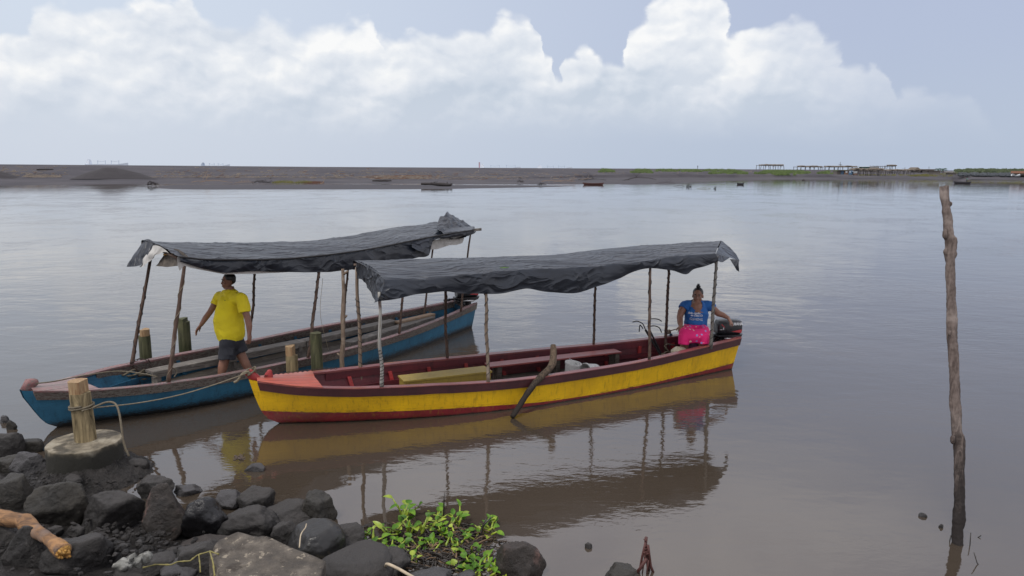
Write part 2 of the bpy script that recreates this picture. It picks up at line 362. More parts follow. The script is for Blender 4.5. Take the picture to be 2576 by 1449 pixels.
MT['paletwig'] = flat('pale_twig', (.46, .38, .27), .7)
MT['foam'] = surf('pale_scrap', [(.05, .048, .04), (.36, .36, .33)], 16, rough=.8, bump=.9, bscale=50, bdist=.015)
MT['grass'] = surf('shore_grass', [(.085, .12, .045), (.13, .19, .06), (.19, .24, .10)], .5, rough=.8, bump=0)
MT['grass_y'] = surf('dry_grass', [(.14, .15, .04), (.22, .20, .07)], .5, rough=.8, bump=0)
MT['reddry'] = flat('rusty_reed', (.16, .075, .045), .8)
MT['bush'] = surf('scrub_green', [(.07, .10, .055), (.13, .16, .085)], .4, rough=.9, bump=0)
MT['thatch'] = surf('old_thatch', [(.11, .095, .08), (.21, .175, .14)], 1.5, rough=.9, bump=.6, bdist=.1)
MT['hutpost'] = flat('hut_post', (.085, .078, .075), .9)
MT['hutdark'] = flat('dark_boards', (.05, .047, .048), .9)  # even dark tone for hut windows and one wall panel
MT['sheetblue'] = flat('blue_sheet', (.09, .17, .27), .6); MT['sheetteal'] = flat('teal_sheet', (.06, .25, .22), .6)
MT['sheetwhite'] = flat('white_sheet', (.66, .70, .72), .5); MT['sheetbrown'] = flat('brown_sheet', (.20, .12, .08), .8)
MT['sheetorange'] = flat('tile_roof', (.34, .17, .11), .8); MT['boardgrey'] = flat('grey_board', (.16, .145, .13), .9)
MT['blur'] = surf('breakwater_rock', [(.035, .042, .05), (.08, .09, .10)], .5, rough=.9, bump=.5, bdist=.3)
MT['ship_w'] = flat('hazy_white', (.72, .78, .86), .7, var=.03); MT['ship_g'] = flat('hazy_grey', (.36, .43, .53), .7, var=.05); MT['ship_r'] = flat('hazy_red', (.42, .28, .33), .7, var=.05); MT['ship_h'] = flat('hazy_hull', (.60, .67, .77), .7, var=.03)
MT['boatbrown'] = flat('brown_hull', (.10, .045, .04), .7)
MT['boatdark'] = flat('dark_hull', (.035, .035, .042), .7)
MT['green_shirt'] = flat('green_shirt', (.07, .22, .18), .8)
MT['darkcloth'] = flat('dark_clothes', (.03, .03, .04), .8)
MT['palm'] = flat('palm_green', (.04, .085, .055), .7)
def skirt_mat():
    m, nt, b = newmat('pink_floral_cotton'); nb = NB(nt); tc = nb.n('ShaderNodeTexCoord').outputs['Object']
    v = nb.n('ShaderNodeTexVoronoi', feature='F1'); v.inputs['Scale'].default_value = 15; v.inputs['Randomness'].default_value = .8; nb.L.new(tc, v.inputs['Vector'])
    d = nb.math('ADD', v.outputs['Distance'], nb.math('MULTIPLY', nb.math('SUBTRACT', nb.noise(tc, 30, 3), .5), .35))
    sc = nb.n('ShaderNodeSeparateColor'); nb.L.new(v.outputs['Color'], sc.inputs[0])
    fl = nb.mix(nb.math('GREATER_THAN', sc.outputs[0], .5), (.30, .28, .62), (.82, .55, .45))
    c = nb.mix(nb.math('SUBTRACT', 1.0, nb.sstep(d, .22, .28)), (.66, .010, .15), fl)
    c = nb.mix(nb.math('SUBTRACT', 1.0, nb.sstep(d, .08, .11)), c, (.10, .05, .10))
    nb.L.new(c, b.inputs['Base Color']); b.inputs['Roughness'].default_value = .8
    nb.L.new(nb.bump(nb.noise(tc, 9, 4), .5, .015), b.inputs['Normal']); return m
MT['skirt'] = skirt_mat()
def tarp_mat(name, rot=.5):
    m, nt, b = newmat(name); nb = NB(nt); tc = nb.n('ShaderNodeTexCoord').outputs['Object']
    dis = nb.n('ShaderNodeVectorMath', operation='ADD'); nz = nb.n('ShaderNodeTexNoise'); nz.inputs['Scale'].default_value = 1.1; nz.inputs['Detail'].default_value = 2; nb.L.new(tc, nz.inputs['Vector'])
    sc2 = nb.n('ShaderNodeVectorMath', operation='SCALE'); nb.L.new(nz.outputs['Color'], sc2.inputs[0]); sc2.inputs[3].default_value = .7; nb.L.new(tc, dis.inputs[0]); nb.L.new(sc2.outputs[0], dis.inputs[1]); tc2 = dis.outputs[0]
    def folds(rz, scale, st, sharp):
        a = nb.noise(nb.map(tc2, st, (0, 0, rz)), scale, 2, .45); return nb.math('POWER', nb.math('SUBTRACT', 1.0, nb.math('MULTIPLY', nb.math('ABSOLUTE', nb.math('SUBTRACT', a, .5)), sharp), clamp=True), 2.0)
    f1 = folds(.45, 1.3, (.55, 3.6, 2.0), 5.0); f2 = folds(-.55, 1.5, (.6, 3.2, 2.4), 7.0); f3 = folds(.15, 2.6, (.7, 4, 3), 7.0)
    fine = nb.noise(tc, 14, 4, .55)
    dirt = nb.noise(tc, 1.1, 6, .65)
    col = nb.mix(nb.lin(dirt, .35, .65), (.007, .010, .017), (.019, .025, .037))
    col = nb.mix(nb.math('MULTIPLY', nb.sstep(nb.noise(tc, 40, 4, .6), .70, .76), .4), col, (.12, .12, .12))
    nb.L.new(col, b.inputs['Base Color']); nb.L.new(nb.lin(dirt, .3, .7, .30, .44), b.inputs['Roughness'])
    b.inputs['Specular IOR Level'].default_value = .5; b.inputs['IOR'].default_value = 1.5
    h = nb.math('ADD', nb.math('ADD', nb.math('MULTIPLY', f1, 1.0), nb.math('MULTIPLY', f2, .6)), nb.math('ADD', nb.math('MULTIPLY', f3, .15), nb.math('MULTIPLY', fine, .05))); nb.L.new(nb.bump(h, .8, .034), b.inputs['Normal']); return m
MT['tarp'] = tarp_mat('black_plastic_tarp')
MT['palestick'] = flat('sun_bleached_sticks', (.26, .22, .18), .8)
# ------------------------------------------------------------------ camera, light, sky
cam = bpy.data.objects.new('camera', bpy.data.cameras.new('camera')); C.objects.link(cam)
cam.data.sensor_width = 36; cam.data.lens = FPX/2576*36; cam.data.clip_end = 60000; cam.data.clip_start = .05
cam.matrix_world = Matrix.Translation(CAM) @ Matrix((CR, CU, -CF)).transposed().to_4x4()
bpy.context.scene.camera = cam
sc = bpy.context.scene
sc.view_settings.view_transform = 'Standard'; sc.view_settings.look = 'None'; sc.view_settings.exposure = 0; sc.view_settings.gamma = 1
SUN_EL, SUN_AZ = 60, 218       # azimuth clockwise from +Y: high, behind the viewer and to the left, through thin cloud
sl = bpy.data.lights.new('sun', 'SUN'); sl.energy = 1.7; sl.angle = R_(16); sl.color = (1, .96, .9)
so = bpy.data.objects.new('sun', sl); C.objects.link(so)
sd = Vector((math.sin(R_(SUN_AZ))*math.cos(R_(SUN_EL)), math.cos(R_(SUN_AZ))*math.cos(R_(SUN_EL)), math.sin(R_(SUN_EL))))
so.rotation_euler = sd.to_track_quat('Z', 'Y').to_euler()
def AE(x, y):
    d = ray(x, y); return math.atan2(d.x, d.y), d.z/math.hypot(d.x, d.y)
def build_world():
    w = bpy.data.worlds.new('World'); sc.world = w; w.use_nodes = True; nt = w.node_tree; nb = NB(nt)
    bg = nt.nodes['Background']; bg.inputs['Strength'].default_value = .1
    w.cycles.sampling_method = 'MANUAL'; w.cycles.sample_map_resolution = 1024
    st = nb.n('ShaderNodeTexSky'); st.sky_type = 'NISHITA'; st.sun_disc = False; st.sun_elevation = R_(SUN_EL); st.sun_rotation = R_(SUN_AZ); st.dust_density = 3; st.air_density = 1.2
    tc = nb.n('ShaderNodeTexCoord').outputs['Generated']
    sp = nb.n('ShaderNodeSeparateXYZ'); nb.L.new(tc, sp.inputs[0]); X, Y, Z = sp.outputs
    az = nb.math('ARCTAN2', X, Y); hyp = nb.math('SQRT', nb.math('ADD', nb.math('MULTIPLY', X, X), nb.math('MULTIPLY', Y, Y)))
    el = nb.math('DIVIDE', Z, nb.math('MAXIMUM', hyp, .02))
    cb = nb.n('ShaderNodeCombineXYZ'); nb.L.new(az, cb.inputs[0]); nb.L.new(nb.math('MULTIPLY', el, 1.25), cb.inputs[1]); P = cb.outputs[0]
    n1 = nb.math('SUBTRACT', nb.noise(P, 11, 9, .58), .5); n2 = nb.math('SUBTRACT', nb.noise(nb.map(P, loc=(5, 3, 2)), 11, 9, .58), .5)
    n3 = nb.math('SUBTRACT', nb.noise(nb.map(P, loc=(1, 9, 2)), 3.2, 3, .5), .5)
    # billows: rounded cells at two sizes
    def bill(scale, off):
        v = nb.n('ShaderNodeTexVoronoi', feature='SMOOTH_F1'); v.inputs['Scale'].default_value = scale; v.inputs['Smoothness'].default_value = .25
        cc = nb.n('ShaderNodeCombineXYZ'); nb.L.new(nb.math('ADD', az, nb.math('MULTIPLY', n1, .05)), cc.inputs[0]); nb.L.new(nb.math('ADD', nb.math('MULTIPLY', el, 1.3), nb.math('MULTIPLY', n2, .05)), cc.inputs[1]); cc.inputs[2].default_value = off
        nb.L.new(cc.outputs[0], v.inputs['Vector']); return nb.math('SUBTRACT', .45, v.outputs['Distance'])
    b1 = bill(24, 0); b2 = bill(58, 3)
    lump = nb.math('ADD', nb.math('MULTIPLY', b1, .022), nb.math('ADD', nb.math('MULTIPLY', b2, .011), nb.math('MULTIPLY', n2, .018)))
    azd = nb.math('ADD', az, nb.math('ADD', nb.math('MULTIPLY', n1, .045), nb.math('MULTIPLY', b1, .02)))
    A0, A1, E1 = -.75, .75, .40
    def curve(pts):
        fc = nb.n('ShaderNodeFloatCurve'); cu = fc.mapping.curves[0]; ae = sorted(AE(*p) for p in pts)
        q = [((a-A0)/(A1-A0), max(0, e/E1)) for a, e in ae]; q = [p for p in q if 0 <= p[0] <= 1]
        cu.points[0].location = (0, q[0][1]); cu.points[1].location = (1, q[-1][1])
        for p in q: cu.points.new(p[0], min(.99, p[1]))
        for p in cu.points: p.handle_type = 'AUTO_CLAMPED'
        fc.mapping.update(); nb.L.new(nb.lin(azd, A0, A1), fc.inputs['Value']); return nb.math('MULTIPLY', fc.outputs[0], E1)
    t1 = curve([(-300, 130), (0, 80), (55, 62), (95, 33), (165, 28), (215, 38), (260, 22), (310, 5), (375, -8), (465, -10), (495, 22), (520, 48), (555, 62), (590, 62), (625, 48), (660, 43), (695, 55), (717, 78), (800, 75), (850, 80), (900, 55), (935, 60), (955, 105), (995, 98), (1060, 88), (1125, 90), (1185, 77), (1225, 75), (1255, 50), (1275, 41), (1318, 52), (1348, 75), (1352, 125), (1383, 145), (1396, 195), (1408, 180), (1418, 130), (1440, 115), (1463, 105), (1488, 128), (1520, 148), (1565, 135), (1573, 90), (1600, 62), (1625, 25), (1638, -12), (1665, -45), (1740, -55), (1800, -30), (1820, 20), (1830, 60), (1840, 95), (1852, 98), (1873, 90), (1898, 65), (1978, 48), (2043, 65), (2060, 95), (2105, 118), (2125, 165), (2160, 170), (2208, 168), (2238, 205), (2262, 235), (2283, 222), (2340, 230), (2413, 240), (2463, 275), (2500, 330), (2560, 380), (2900, 400)])
    t2 = curve([(-300, 240), (0, 190), (90, 215), (200, 235), (330, 210), (420, 175), (470, 165), (540, 205), (620, 235), (720, 210), (800, 175), (870, 155), (925, 185), (960, 205), (1020, 185), (1080, 165), (1180, 185), (1260, 180), (1330, 200), (1390, 215), (1450, 190), (1520, 160), (1600, 150), (1700, 175), (1790, 215), (1830, 190), (1900, 165), (1960, 140), (2020, 160), (2060, 215), (2100, 235), (2140, 228), (2165, 260), (2230, 300), (2300, 340), (2600, 400), (2900, 410)])
    lum1 = nb.math('ADD', t1, lump); lum2 = nb.math('ADD', t2, nb.math('MULTIPLY', lump, 1.2))
    wid = nb.math('ADD', .006, nb.math('MULTIPLY', nb.math('MAXIMUM', n3, 0.0), .055))
    d1 = nb.math('SUBTRACT', lum1, el); d2 = nb.math('SUBTRACT', lum2, el)
    m1 = nb.sstep(d1, nb.math('MULTIPLY', wid, -1.0), wid); m2 = nb.sstep(d2, nb.math('MULTIPLY', wid, -1.0), nb.math('MULTIPLY', wid, 2.2))
    fade = nb.sstep(nb.math('ADD', el, nb.math('MULTIPLY', n3, .06)), .03, .115)      # bases melt into haze
    right = nb.math('SUBTRACT', 1.0, nb.math('MULTIPLY', nb.sstep(az, .25, .52), .65))
    # open sky: hazy blue grey, bluer to the right, from the sky texture plus haze
    hz = nb.mix(nb.sstep(az, -.6, .5), (.66, .72, .82), (.47, .555, .70))
    top = nb.mix(nb.sstep(az, -.6, .5), (.68, .76, .88), (.45, .52, .70))
    clear = nb.mix(nb.sstep(el, .0, .2), hz, top)
    clear = nb.mix(nb.sstep(el, .25, 1.1), clear, (.66, .68, .78))
    clear = nb.mix(nb.math('MULTIPLY', nb.math('ADD', n3, .5), .25), clear, (.62, .67, .78))
    # cloud shading: white crowns, lilac grey bellies
    Pw = nb.n('ShaderNodeCombineXYZ'); nb.L.new(nb.math('ADD', az, nb.math('MULTIPLY', n1, .04)), Pw.inputs[0]); nb.L.new(nb.math('ADD', nb.math('MULTIPLY', el, 1.35), nb.math('MULTIPLY', n2, .04)), Pw.inputs[1]); Pw = Pw.outputs[0]
    def relief(scale, dx, dy, det=5): return nb.math('SUBTRACT', nb.noise(nb.map(Pw, loc=(2, 2, 4)), scale, det, .5), nb.noise(nb.map(Pw, loc=(2+dx, 2+dy, 4)), scale, det, .5))
    rel = nb.math('ADD', nb.math('ADD', nb.math('MULTIPLY', relief(9, -.010, .028, 3), 2.6), nb.math('MULTIPLY', relief(26, -.004, .011, 4), 1.5)), nb.math('ADD', nb.math('MULTIPLY', b1, .30), nb.math('MULTIPLY', b2, .2)))
    patchn = nb.math('SUBTRACT', nb.noise(nb.map(P, loc=(3, 7, 1)), 6.5, 4, .55), .5)
    def shade(d, span, hi, lo):
        t = nb.math('ADD', nb.math('MULTIPLY', d, 1/span), nb.math('MULTIPLY', rel, -1.1)); t = nb.math('ADD', t, nb.math('ADD', nb.math('MULTIPLY', n3, -1.2), nb.math('MULTIPLY', patchn, -1.6)))
        r = nb.n('ShaderNodeValToRGB'); nb.L.new(nb.lin(t, -.25, 1.0), r.inputs[0]); e = r.color_ramp.elements; e[0].position = 0; e[0].color = tuple(hi)+(1,); e[1].position = 1; e[1].color = tuple(lo)+(1,); md = e.new(.42); md.color = tuple(hi[k]*.42+lo[k]*.58+.02 for k in range(3))+(1,)
        return r.outputs[0]
    s1 = shade(d1, .15, (1.0, 1.0, 1.0), (.68, .735, .825)); s2 = shade(d2, .085, (.83, .86, .92), (.55, .625, .735))
    s1 = nb.mix(nb.math('MULTIPLY', nb.sstep(az, .25, .6), .35), s1, (.60, .67, .80)); s2 = nb.mix(nb.math('MULTIPLY', nb.sstep(az, .1, .6), .5), s2, (.52, .60, .74))
    a1 = nb.math('MULTIPLY', m1, nb.math('MULTIPLY', fade, right)); a2 = nb.math('MULTIPLY', nb.math('MULTIPLY', m2, .8), nb.math('MULTIPLY', fade, right))
    front = nb.mix(a2, nb.mix(a1, clear, s1), s2)
    # the rest of the dome: broken overcast
    ov = nb.noise(nb.map(tc, (1, 1, 2.2)), 2.3, 7, .55, .3)
    rest = nb.mix(nb.sstep(ov, .38, .62), (.78, .79, .90), (1.10, 1.07, 1.10))
    up = nb.sstep(el, .27, .55); side = nb.sstep(nb.math('ABSOLUTE', az), .72, .95)
    over = nb.math('MAXIMUM', up, side)
    col = nb.mix(over, front, rest)
    col = nb.mix(nb.sstep(Z, 0.0, -.03), col, (.25, .25, .27))
    # clouds and haze (scaled to the background strength) over the physical sky
    k = nb.n('ShaderNodeVectorMath', operation='SCALE'); nb.L.new(col, k.inputs[0]); k.inputs[3].default_value = 10.0
    fin = nb.mix(.93, st.outputs[0], k.outputs[0]); nb.L.new(fin, bg.inputs['Color'])
build_world()
def proj(p):
    q = Vector(p)-CAM; z = q.dot(CF); return 1288+FPX*q.dot(CR)/z, 724.5-FPX*q.dot(CU)/z
# ------------------------------------------------------------------ water
def water():
    m, nt, b = newmat('muddy_water'); nb = NB(nt); tc = nb.n('ShaderNodeTexCoord').outputs['Object']
    f = nb.noise(tc, .25, 4, .5)
    nb.L.new(nb.mix(nb.lin(f, .35, .65), (.052, .040, .029), (.067, .053, .041)), b.inputs['Base Color'])
    b.inputs['Roughness'].default_value = .02; b.inputs['IOR'].default_value = 1.85; b.inputs['Specular IOR Level'].default_value = .6
    sp = nb.n('ShaderNodeSeparateXYZ'); nb.L.new(tc, sp.inputs[0]); X, Y, Z = sp.outputs
    patch = nb.sstep(nb.noise(tc, .16, 4, .6, .8), .42, .64)
    p2 = nb.sstep(nb.noise(nb.map(tc, loc=(7, 3, 0)), .45, 4, .6, 1.0), .45, .62)
    r1 = nb.noise(nb.map(tc, (1.0, 2.3, 1), (0, 0, .25)), 3.6, 4, .5, .4)
    r2 = nb.noise(nb.map(tc, (1.0, 2.0, 1), (0, 0, -.35)), 9.5, 3, .5, .3)
    r3 = nb.noise(nb.map(tc, (1.0, 1.8, 1), (0, 0, .1)), .9, 3, .5, .2)
    h = nb.math('ADD', nb.math('MULTIPLY', r1, nb.math('ADD', .12, nb.math('MULTIPLY', patch, 1.0))), nb.math('MULTIPLY', r2, nb.math('ADD', .03, nb.math('MULTIPLY', p2, .42))))
    h = nb.math('ADD', h, nb.math('MULTIPLY', r3, 1.6))
    for (cx, cy, amp, k, ext) in ((-.6, 14.4, .42, 8.5, 3.2), (3.6, 11.6, .35, 9, 4.5), (1.2, 13.6, .30, 7, 3.5), (.6, 5.35, .10, 30, .35)):
        dx = nb.math('SUBTRACT', X, cx); dy = nb.math('SUBTRACT', Y, cy); r = nb.math('SQRT', nb.math('ADD', nb.math('MULTIPLY', dx, dx), nb.math('MULTIPLY', dy, dy)))
        rr = nb.math('ADD', r, nb.math('MULTIPLY', nb.math('SUBTRACT', r3, .5), 1.1 if k < 20 else .05)); wv = nb.math('SINE', nb.math('MULTIPLY', rr, k))
        h = nb.math('ADD', h, nb.math('MULTIPLY', nb.math('MULTIPLY', wv, amp*.34), nb.math('POWER', 2.718, nb.math('MULTIPLY', r, -1/ext))))
    # calm lee of the near bank: ripples die down close in
    calm = nb.math('MULTIPLY', nb.lin(Y, 6.0, 13.0, .10, .34), nb.lin(Y, 16.0, 80.0, 1.0, .35))
    nb.L.new(nb.bump(nb.math('MULTIPLY', h, calm), 1.0, .022), b.inputs['Normal'])
    g = M(); ys = [-40, 0, 10, 40, 120, 400, 1500, 6000, 30000]; xs = [-40000, -8000, -2000, -500, -120, -30, 0, 30, 120, 500, 2000, 8000, 40000]
    g.grid([[Vector((x, y, 0)) for x in xs] for y in ys])
    o = g.build('water', m, kind='structure', smooth=False)
    # keep texture space at the world origin
    off = o.location.copy(); o.data.transform(Matrix.Translation(off)); o.location = (0, 0, 0)
water()
# ------------------------------------------------------------------ the far spit
def hor(x): return proj(CAM+Vector((ray(x, 420).x, ray(x, 420).y, 0)))[1]
SH = ([-1500, 0, 330, 880, 1300, 1540, 1690, 1780, 1880, 1950, 2576, 3900], [459, 467, 463, 461.8, 463.3, 463.5, 461, 457.5, 453.5, 452, 452.3, 461])
FR = ([-1500, 0, 900, 1300, 1500, 2000, 2160, 2400, 2576, 3900], [441, 449, 450.5, 450, 446, 446, 446, 447.5, 448.5, 457])
FZ = ([-1500, 1200, 1500, 3900], [.45, .45, .35, .35])
ST = ([-1500, 1100, 1350, 1560, 2000, 2160, 2260, 3900], [.22, .25, .5, 1.2, 1.35, .5, .15, .15])
CRW = ([-1500, 0, 441, 881, 1155, 1762, 2000, 2080, 2300, 2400, 3900], [404.5, 413.3, 416.7, 420.4, 422.0, 424.9, 427, 428, 429.2, 429.8, 438])
CD = ([-1500, 0, 900, 1500, 2000, 3900], [215, 215, 240, 300, 335, 360])
def profile(x):
    h = hor(x)
    def at(d, z):
        r = ray(x, 430); s = math.hypot(r.x, r.y); return Vector((r.x/s*d, r.y/s*d, z))
    sh = rowdist(x, interp(x, *SH), 0); fz = interp(x, *FZ); fd = rowdist(x, interp(x, *FR), fz); fd = max(fd, sh+8)
    st = interp(x, *ST); cd = max(interp(x, *CD), fd+40); cr = min(interp(x, *CRW), h-.5); cz = PH(x, cr, cd).z
    w = Vector((x*.02, 0, 0)); nz = noise.noise(w)*.12; scw = 1.0+.6*noise.noise(w*2.7+Vector((4, 0, 0)))
    top = fz+st*max(.25, .8+nz*3); zz = lambda t: top+(cz-top)*t
    return [at(sh-30, -1.2), at(sh-6, -.15), at(sh, 0), at(sh+(fd-sh)*.4, fz*.28), at(fd, fz), at(fd+1.2*scw, fz+st*.7), at(fd+2.5*scw, top), at(fd+(cd-fd)*.33, zz(.45)+nz*.5), at(fd+(cd-fd)*.66, zz(.8)+nz*.6), at(cd, cz), at(cd+30, cz-.05), at(cd+70, 1.5), at(cd+140, -2)]
def spit_at(x, row):
    pr = profile(x); rw = [proj(p)[1] for p in pr]
    for i in range(1, len(pr)-3):
        if (rw[i]-row)*(rw[i+1]-row) <= 0 and abs(rw[i]-rw[i+1]) > 1e-6:
            t = (rw[i]-row)/(rw[i]-rw[i+1]); return pr[i]+(pr[i+1]-pr[i])*t
    return pr[-4].copy() if row < rw[-4] else pr[2].copy()
def build_spit():
    cols = [profile(x) for x in range(-1500, 3901, 9)]; g = M()
    n = len(cols[0]); fine = []
    for c in cols:
        r = []
        for i in range(n-1):
            k = 3 if 2 <= i <= 8 else 1
            for j in range(k): r.append(c[i]+(c[i+1]-c[i])*(j/k))
        r.append(c[-1]); r = [p+Vector((0, 0, .10*noise.noise(p*.13)+.05*noise.noise(p*.5))) if p.z > .2 and i < len(r)-8 else p for i, p in enumerate(r)]; fine.append(r)
    g.grid(fine); g.build('sand_spit', MT['sand'], kind='structure')
build_spit()
def lens(name, upper, lower, z, mat):
    """low bar of wet sand between two water lines given as image rows"""
    xs = sorted(set([p[0] for p in upper]+[p[0] for p in lower])); x0, x1 = max(upper[0][0], lower[0][0]), min(upper[-1][0], lower[-1][0])
    rows = []
    N = 120
    for i in range(N+1):
        x = x0+(x1-x0)*i/N; a = PZ(x, interp(x, [p[0] for p in upper], [p[1] for p in upper])); b = PZ(x, interp(x, [p[0] for p in lower], [p[1] for p in lower]))
        row = []
        for j in range(9):
            t = j/8; p = b+(a-b)*t; row.append(Vector((p.x, p.y, -.05+z*math.sin(math.pi*min(1, max(0, t)))**.6*min(1, 6*min(i/N, 1-i/N)+.05))))
        rows.append(row)
    g = M(); g.grid(rows); return g.build(name, mat, kind='structure')
lens('sandbar', [(345, 474.5), (372, 467), (440, 463.6), (880, 462.9), (1060, 464.2), (1250, 466), (1500, 466.6)], [(345, 475.5), (400, 478.2), (880, 477.8), (1120, 476.6), (1223, 474), (1394, 470.5), (1500, 467.2)], .16, MT['wetsand'])
lens('mudflat', [(1540, 463.6), (1650, 461.5), (1760, 459.8), (1850, 459)], [(1540, 465.2), (1650, 464.2), (1760, 461.8), (1850, 459.8)], .12, MT['wetsand'])
def mound(x0, x1, xp, rt, rb, seed):
    base = spit_at((x0+x1)/2, rb); dist = math.hypot(base.x, base.y); zc = dist
    a = PH(x0, rb, dist); b = PH(x1, rb, dist); pk = PH(xp, rt, dist+2); c = (a+b)/2; half = (b-a).length/2; dirx = (b-a).normalized(); diry = Vector((-dirx.y, dirx.x, 0)); pkx = (pk-c).dot(dirx)
    g = M(); rows = []
    for i in range(40):
        u = -1+2*i/39; row = []
        for j in range(24):
            v = -1+2*j/23; px = pkx/half*.6
            uu = (u-px)/(1+px) if u < px else (u-px)/(1-px)
            r = math.sqrt(uu*uu+v*v); h = max(0, 1-r)**.9; h = h if r > .16 else (1-.16)**.9-.02
            h += .05*noise.noise(Vector((u*4+seed, v*4, 0)))*min(1, h*4)
            p = c+dirx*(u*half)+diry*(v*half*.6); row.append(Vector((p.x, p.y, base.z-.1+h*(pk.z-base.z+.1)*1.12)))
        rows.append(row)
    g.grid(rows); g.build('sand_mound', MT['mound'], kind='structure')
mound(178, 392, 268, 419.5, 448, 1); mound(-130, 62, -50, 421, 448.5, 5)
# ------------------------------------------------------------------ debris and grass on the spit
def litter():
    g = M(); g2 = M(); rnd = random.Random(3)
    def stick(x, row, L, m):
        p = spit_at(x, row); a = rnd.uniform(-.5, .5)+(0 if rnd.random() < .75 else 1.2); d = Vector((math.cos(a), math.sin(a), rnd.uniform(-.08, .15)))*L/2; m.bar(p-d+Vector((0, 0, .08)), p+d+Vector((0, 0, .1)), rnd.uniform(.06, .17), rnd.uniform(.05, .14))
    for i in range(620):
        x = rnd.uniform(-60, 1500); c = interp(x, *CRW); row = c+3+(rnd.random()**.55)*27
        if 170 < x < 395 and row > 420: continue
        stick(x, row, rnd.uniform(.3, 1.5), g if rnd.random() < .8 else g2)
    for i in range(260):
        x = rnd.uniform(350, 1330); row = 446.6+rnd.uniform(-1.2, .4); stick(x, row, rnd.uniform(.3, 1.6), g)
    for i in range(160): stick(rnd.uniform(60, 150), rnd.uniform(443, 447), rnd.uniform(.3, 1.2), g)
    for i in range(240):
        x = rnd.gauss(1010, 42); stick(x, rnd.uniform(442, 451), rnd.uniform(.4, 2.2), g if rnd.random() < .5 else g2)
    for i in range(150): stick(rnd.uniform(1500, 2300), rnd.uniform(430, 437), rnd.uniform(.3, 1), g)
    g.build('beach_debris', MT['palestick'], kind='stuff', label='pale sticks and litter strewn over the dark far beach', cat='debris', smooth=False)
    g2.build('beach_debris', MT['sheetbrown'], kind='stuff', label='brown splintered driftwood bits strewn over the dark far beach', cat='debris', smooth=False)
litter()
def grass(name, boxes, mat, label, hgt, dens=1.0, n0=0, loc=None):
    g = M(); rnd = random.Random(11+n0)
    for (x0, x1, r0, r1) in boxes:
        for i in range(int((x1-x0)*(r1-r0)*dens)):
            u = rnd.random(); x = x0+(x1-x0)*u; edge = min(1, 4*min(u, 1-u)+.25)
            row = r1-(r1-r0)*rnd.random()*edge
            if noise.noise(Vector((x*.06, row*.25, n0))) < -.22: continue
            p = (loc or spit_at)(x, row)
            for k in range(5):
                a = rnd.uniform(0, math.pi); w = rnd.uniform(.08, .2)*hgt; h = hgt*rnd.uniform(.4, 1.1); o = Vector((rnd.uniform(-.5, .5), rnd.uniform(-.5, .5), -.05)); d = Vector((math.cos(a), math.sin(a), 0))*w
                g.add([p+o-d, p+o+d, p+o+Vector((rnd.uniform(-.3, .3)*hgt, 0, h))], [(0, 1, 2)])
    g.build(name, mat, kind='stuff', label=label, cat='grass', smooth=False)
grass('grass_patch', [(1507, 1545, 426, 434), (1588, 1640, 427, 436), (1650, 1698, 427, 432), (1698, 1765, 428, 433), (1785, 1880, 431, 438), (1770, 1850, 427, 431), (1900, 2045, 430, 438), (1940, 2000, 433, 441), (2058, 2150, 431, 438)], MT['grass'], 'green grass growing along the edge of the far sand bank', .8, .85)
grass('grass_patch', [(2290, 2576, 437, 444), (2160, 2310, 440, 442), (2550, 2700, 437, 445)], MT['grass_y'], 'dry yellowish grass along the far right shore', .6, .5, 2)
def bar_at(x, row): p = PZ(x, row, .08); return p
grass('grass_patch', [(690, 782, 455.5, 460.5)], MT['grass_y'], 'green weeds on the near sandbar among driftwood', .36, 1.1, 3, bar_at)
grass('dry_reeds', [(770, 812, 457, 461)], MT['reddry'], 'rusty dry reeds at the right end of the sandbar weeds', .3, 1.5, 4, bar_at)
# ------------------------------------------------------------------ driftwood on the bar and beach
def branch(m, a, b, r, rnd, bend=.15, n=8, sub=2, depth=0):
    a = Vector(a); b = Vector(b); L = (b-a).length; pts = []; off = Vector((rnd.uniform(-1, 1), rnd.uniform(-1, 1), rnd.uniform(0, 1)))*bend*L
    for i in range(n+1):
        t = i/n; pts.append(a+(b-a)*t+off*math.sin(math.pi*t)+Vector((0, 0, 1))*noise.noise(Vector((t*3, L, r*9)))*bend*L*.4)
    m.tube(pts, [r*(1-.6*i/n) for i in range(n+1)], 6)
    for k in range(sub):
        if depth < 2:
            i = rnd.randint(2, n-1); d = Vector((rnd.uniform(-1, 1), rnd.uniform(-.6, .6), rnd.uniform(.1, .9))).normalized(); branch(m, pts[i], pts[i]+d*L*rnd.uniform(.15, .4), r*.45, rnd, bend, 5, 1 if depth == 0 else 0, depth+1)
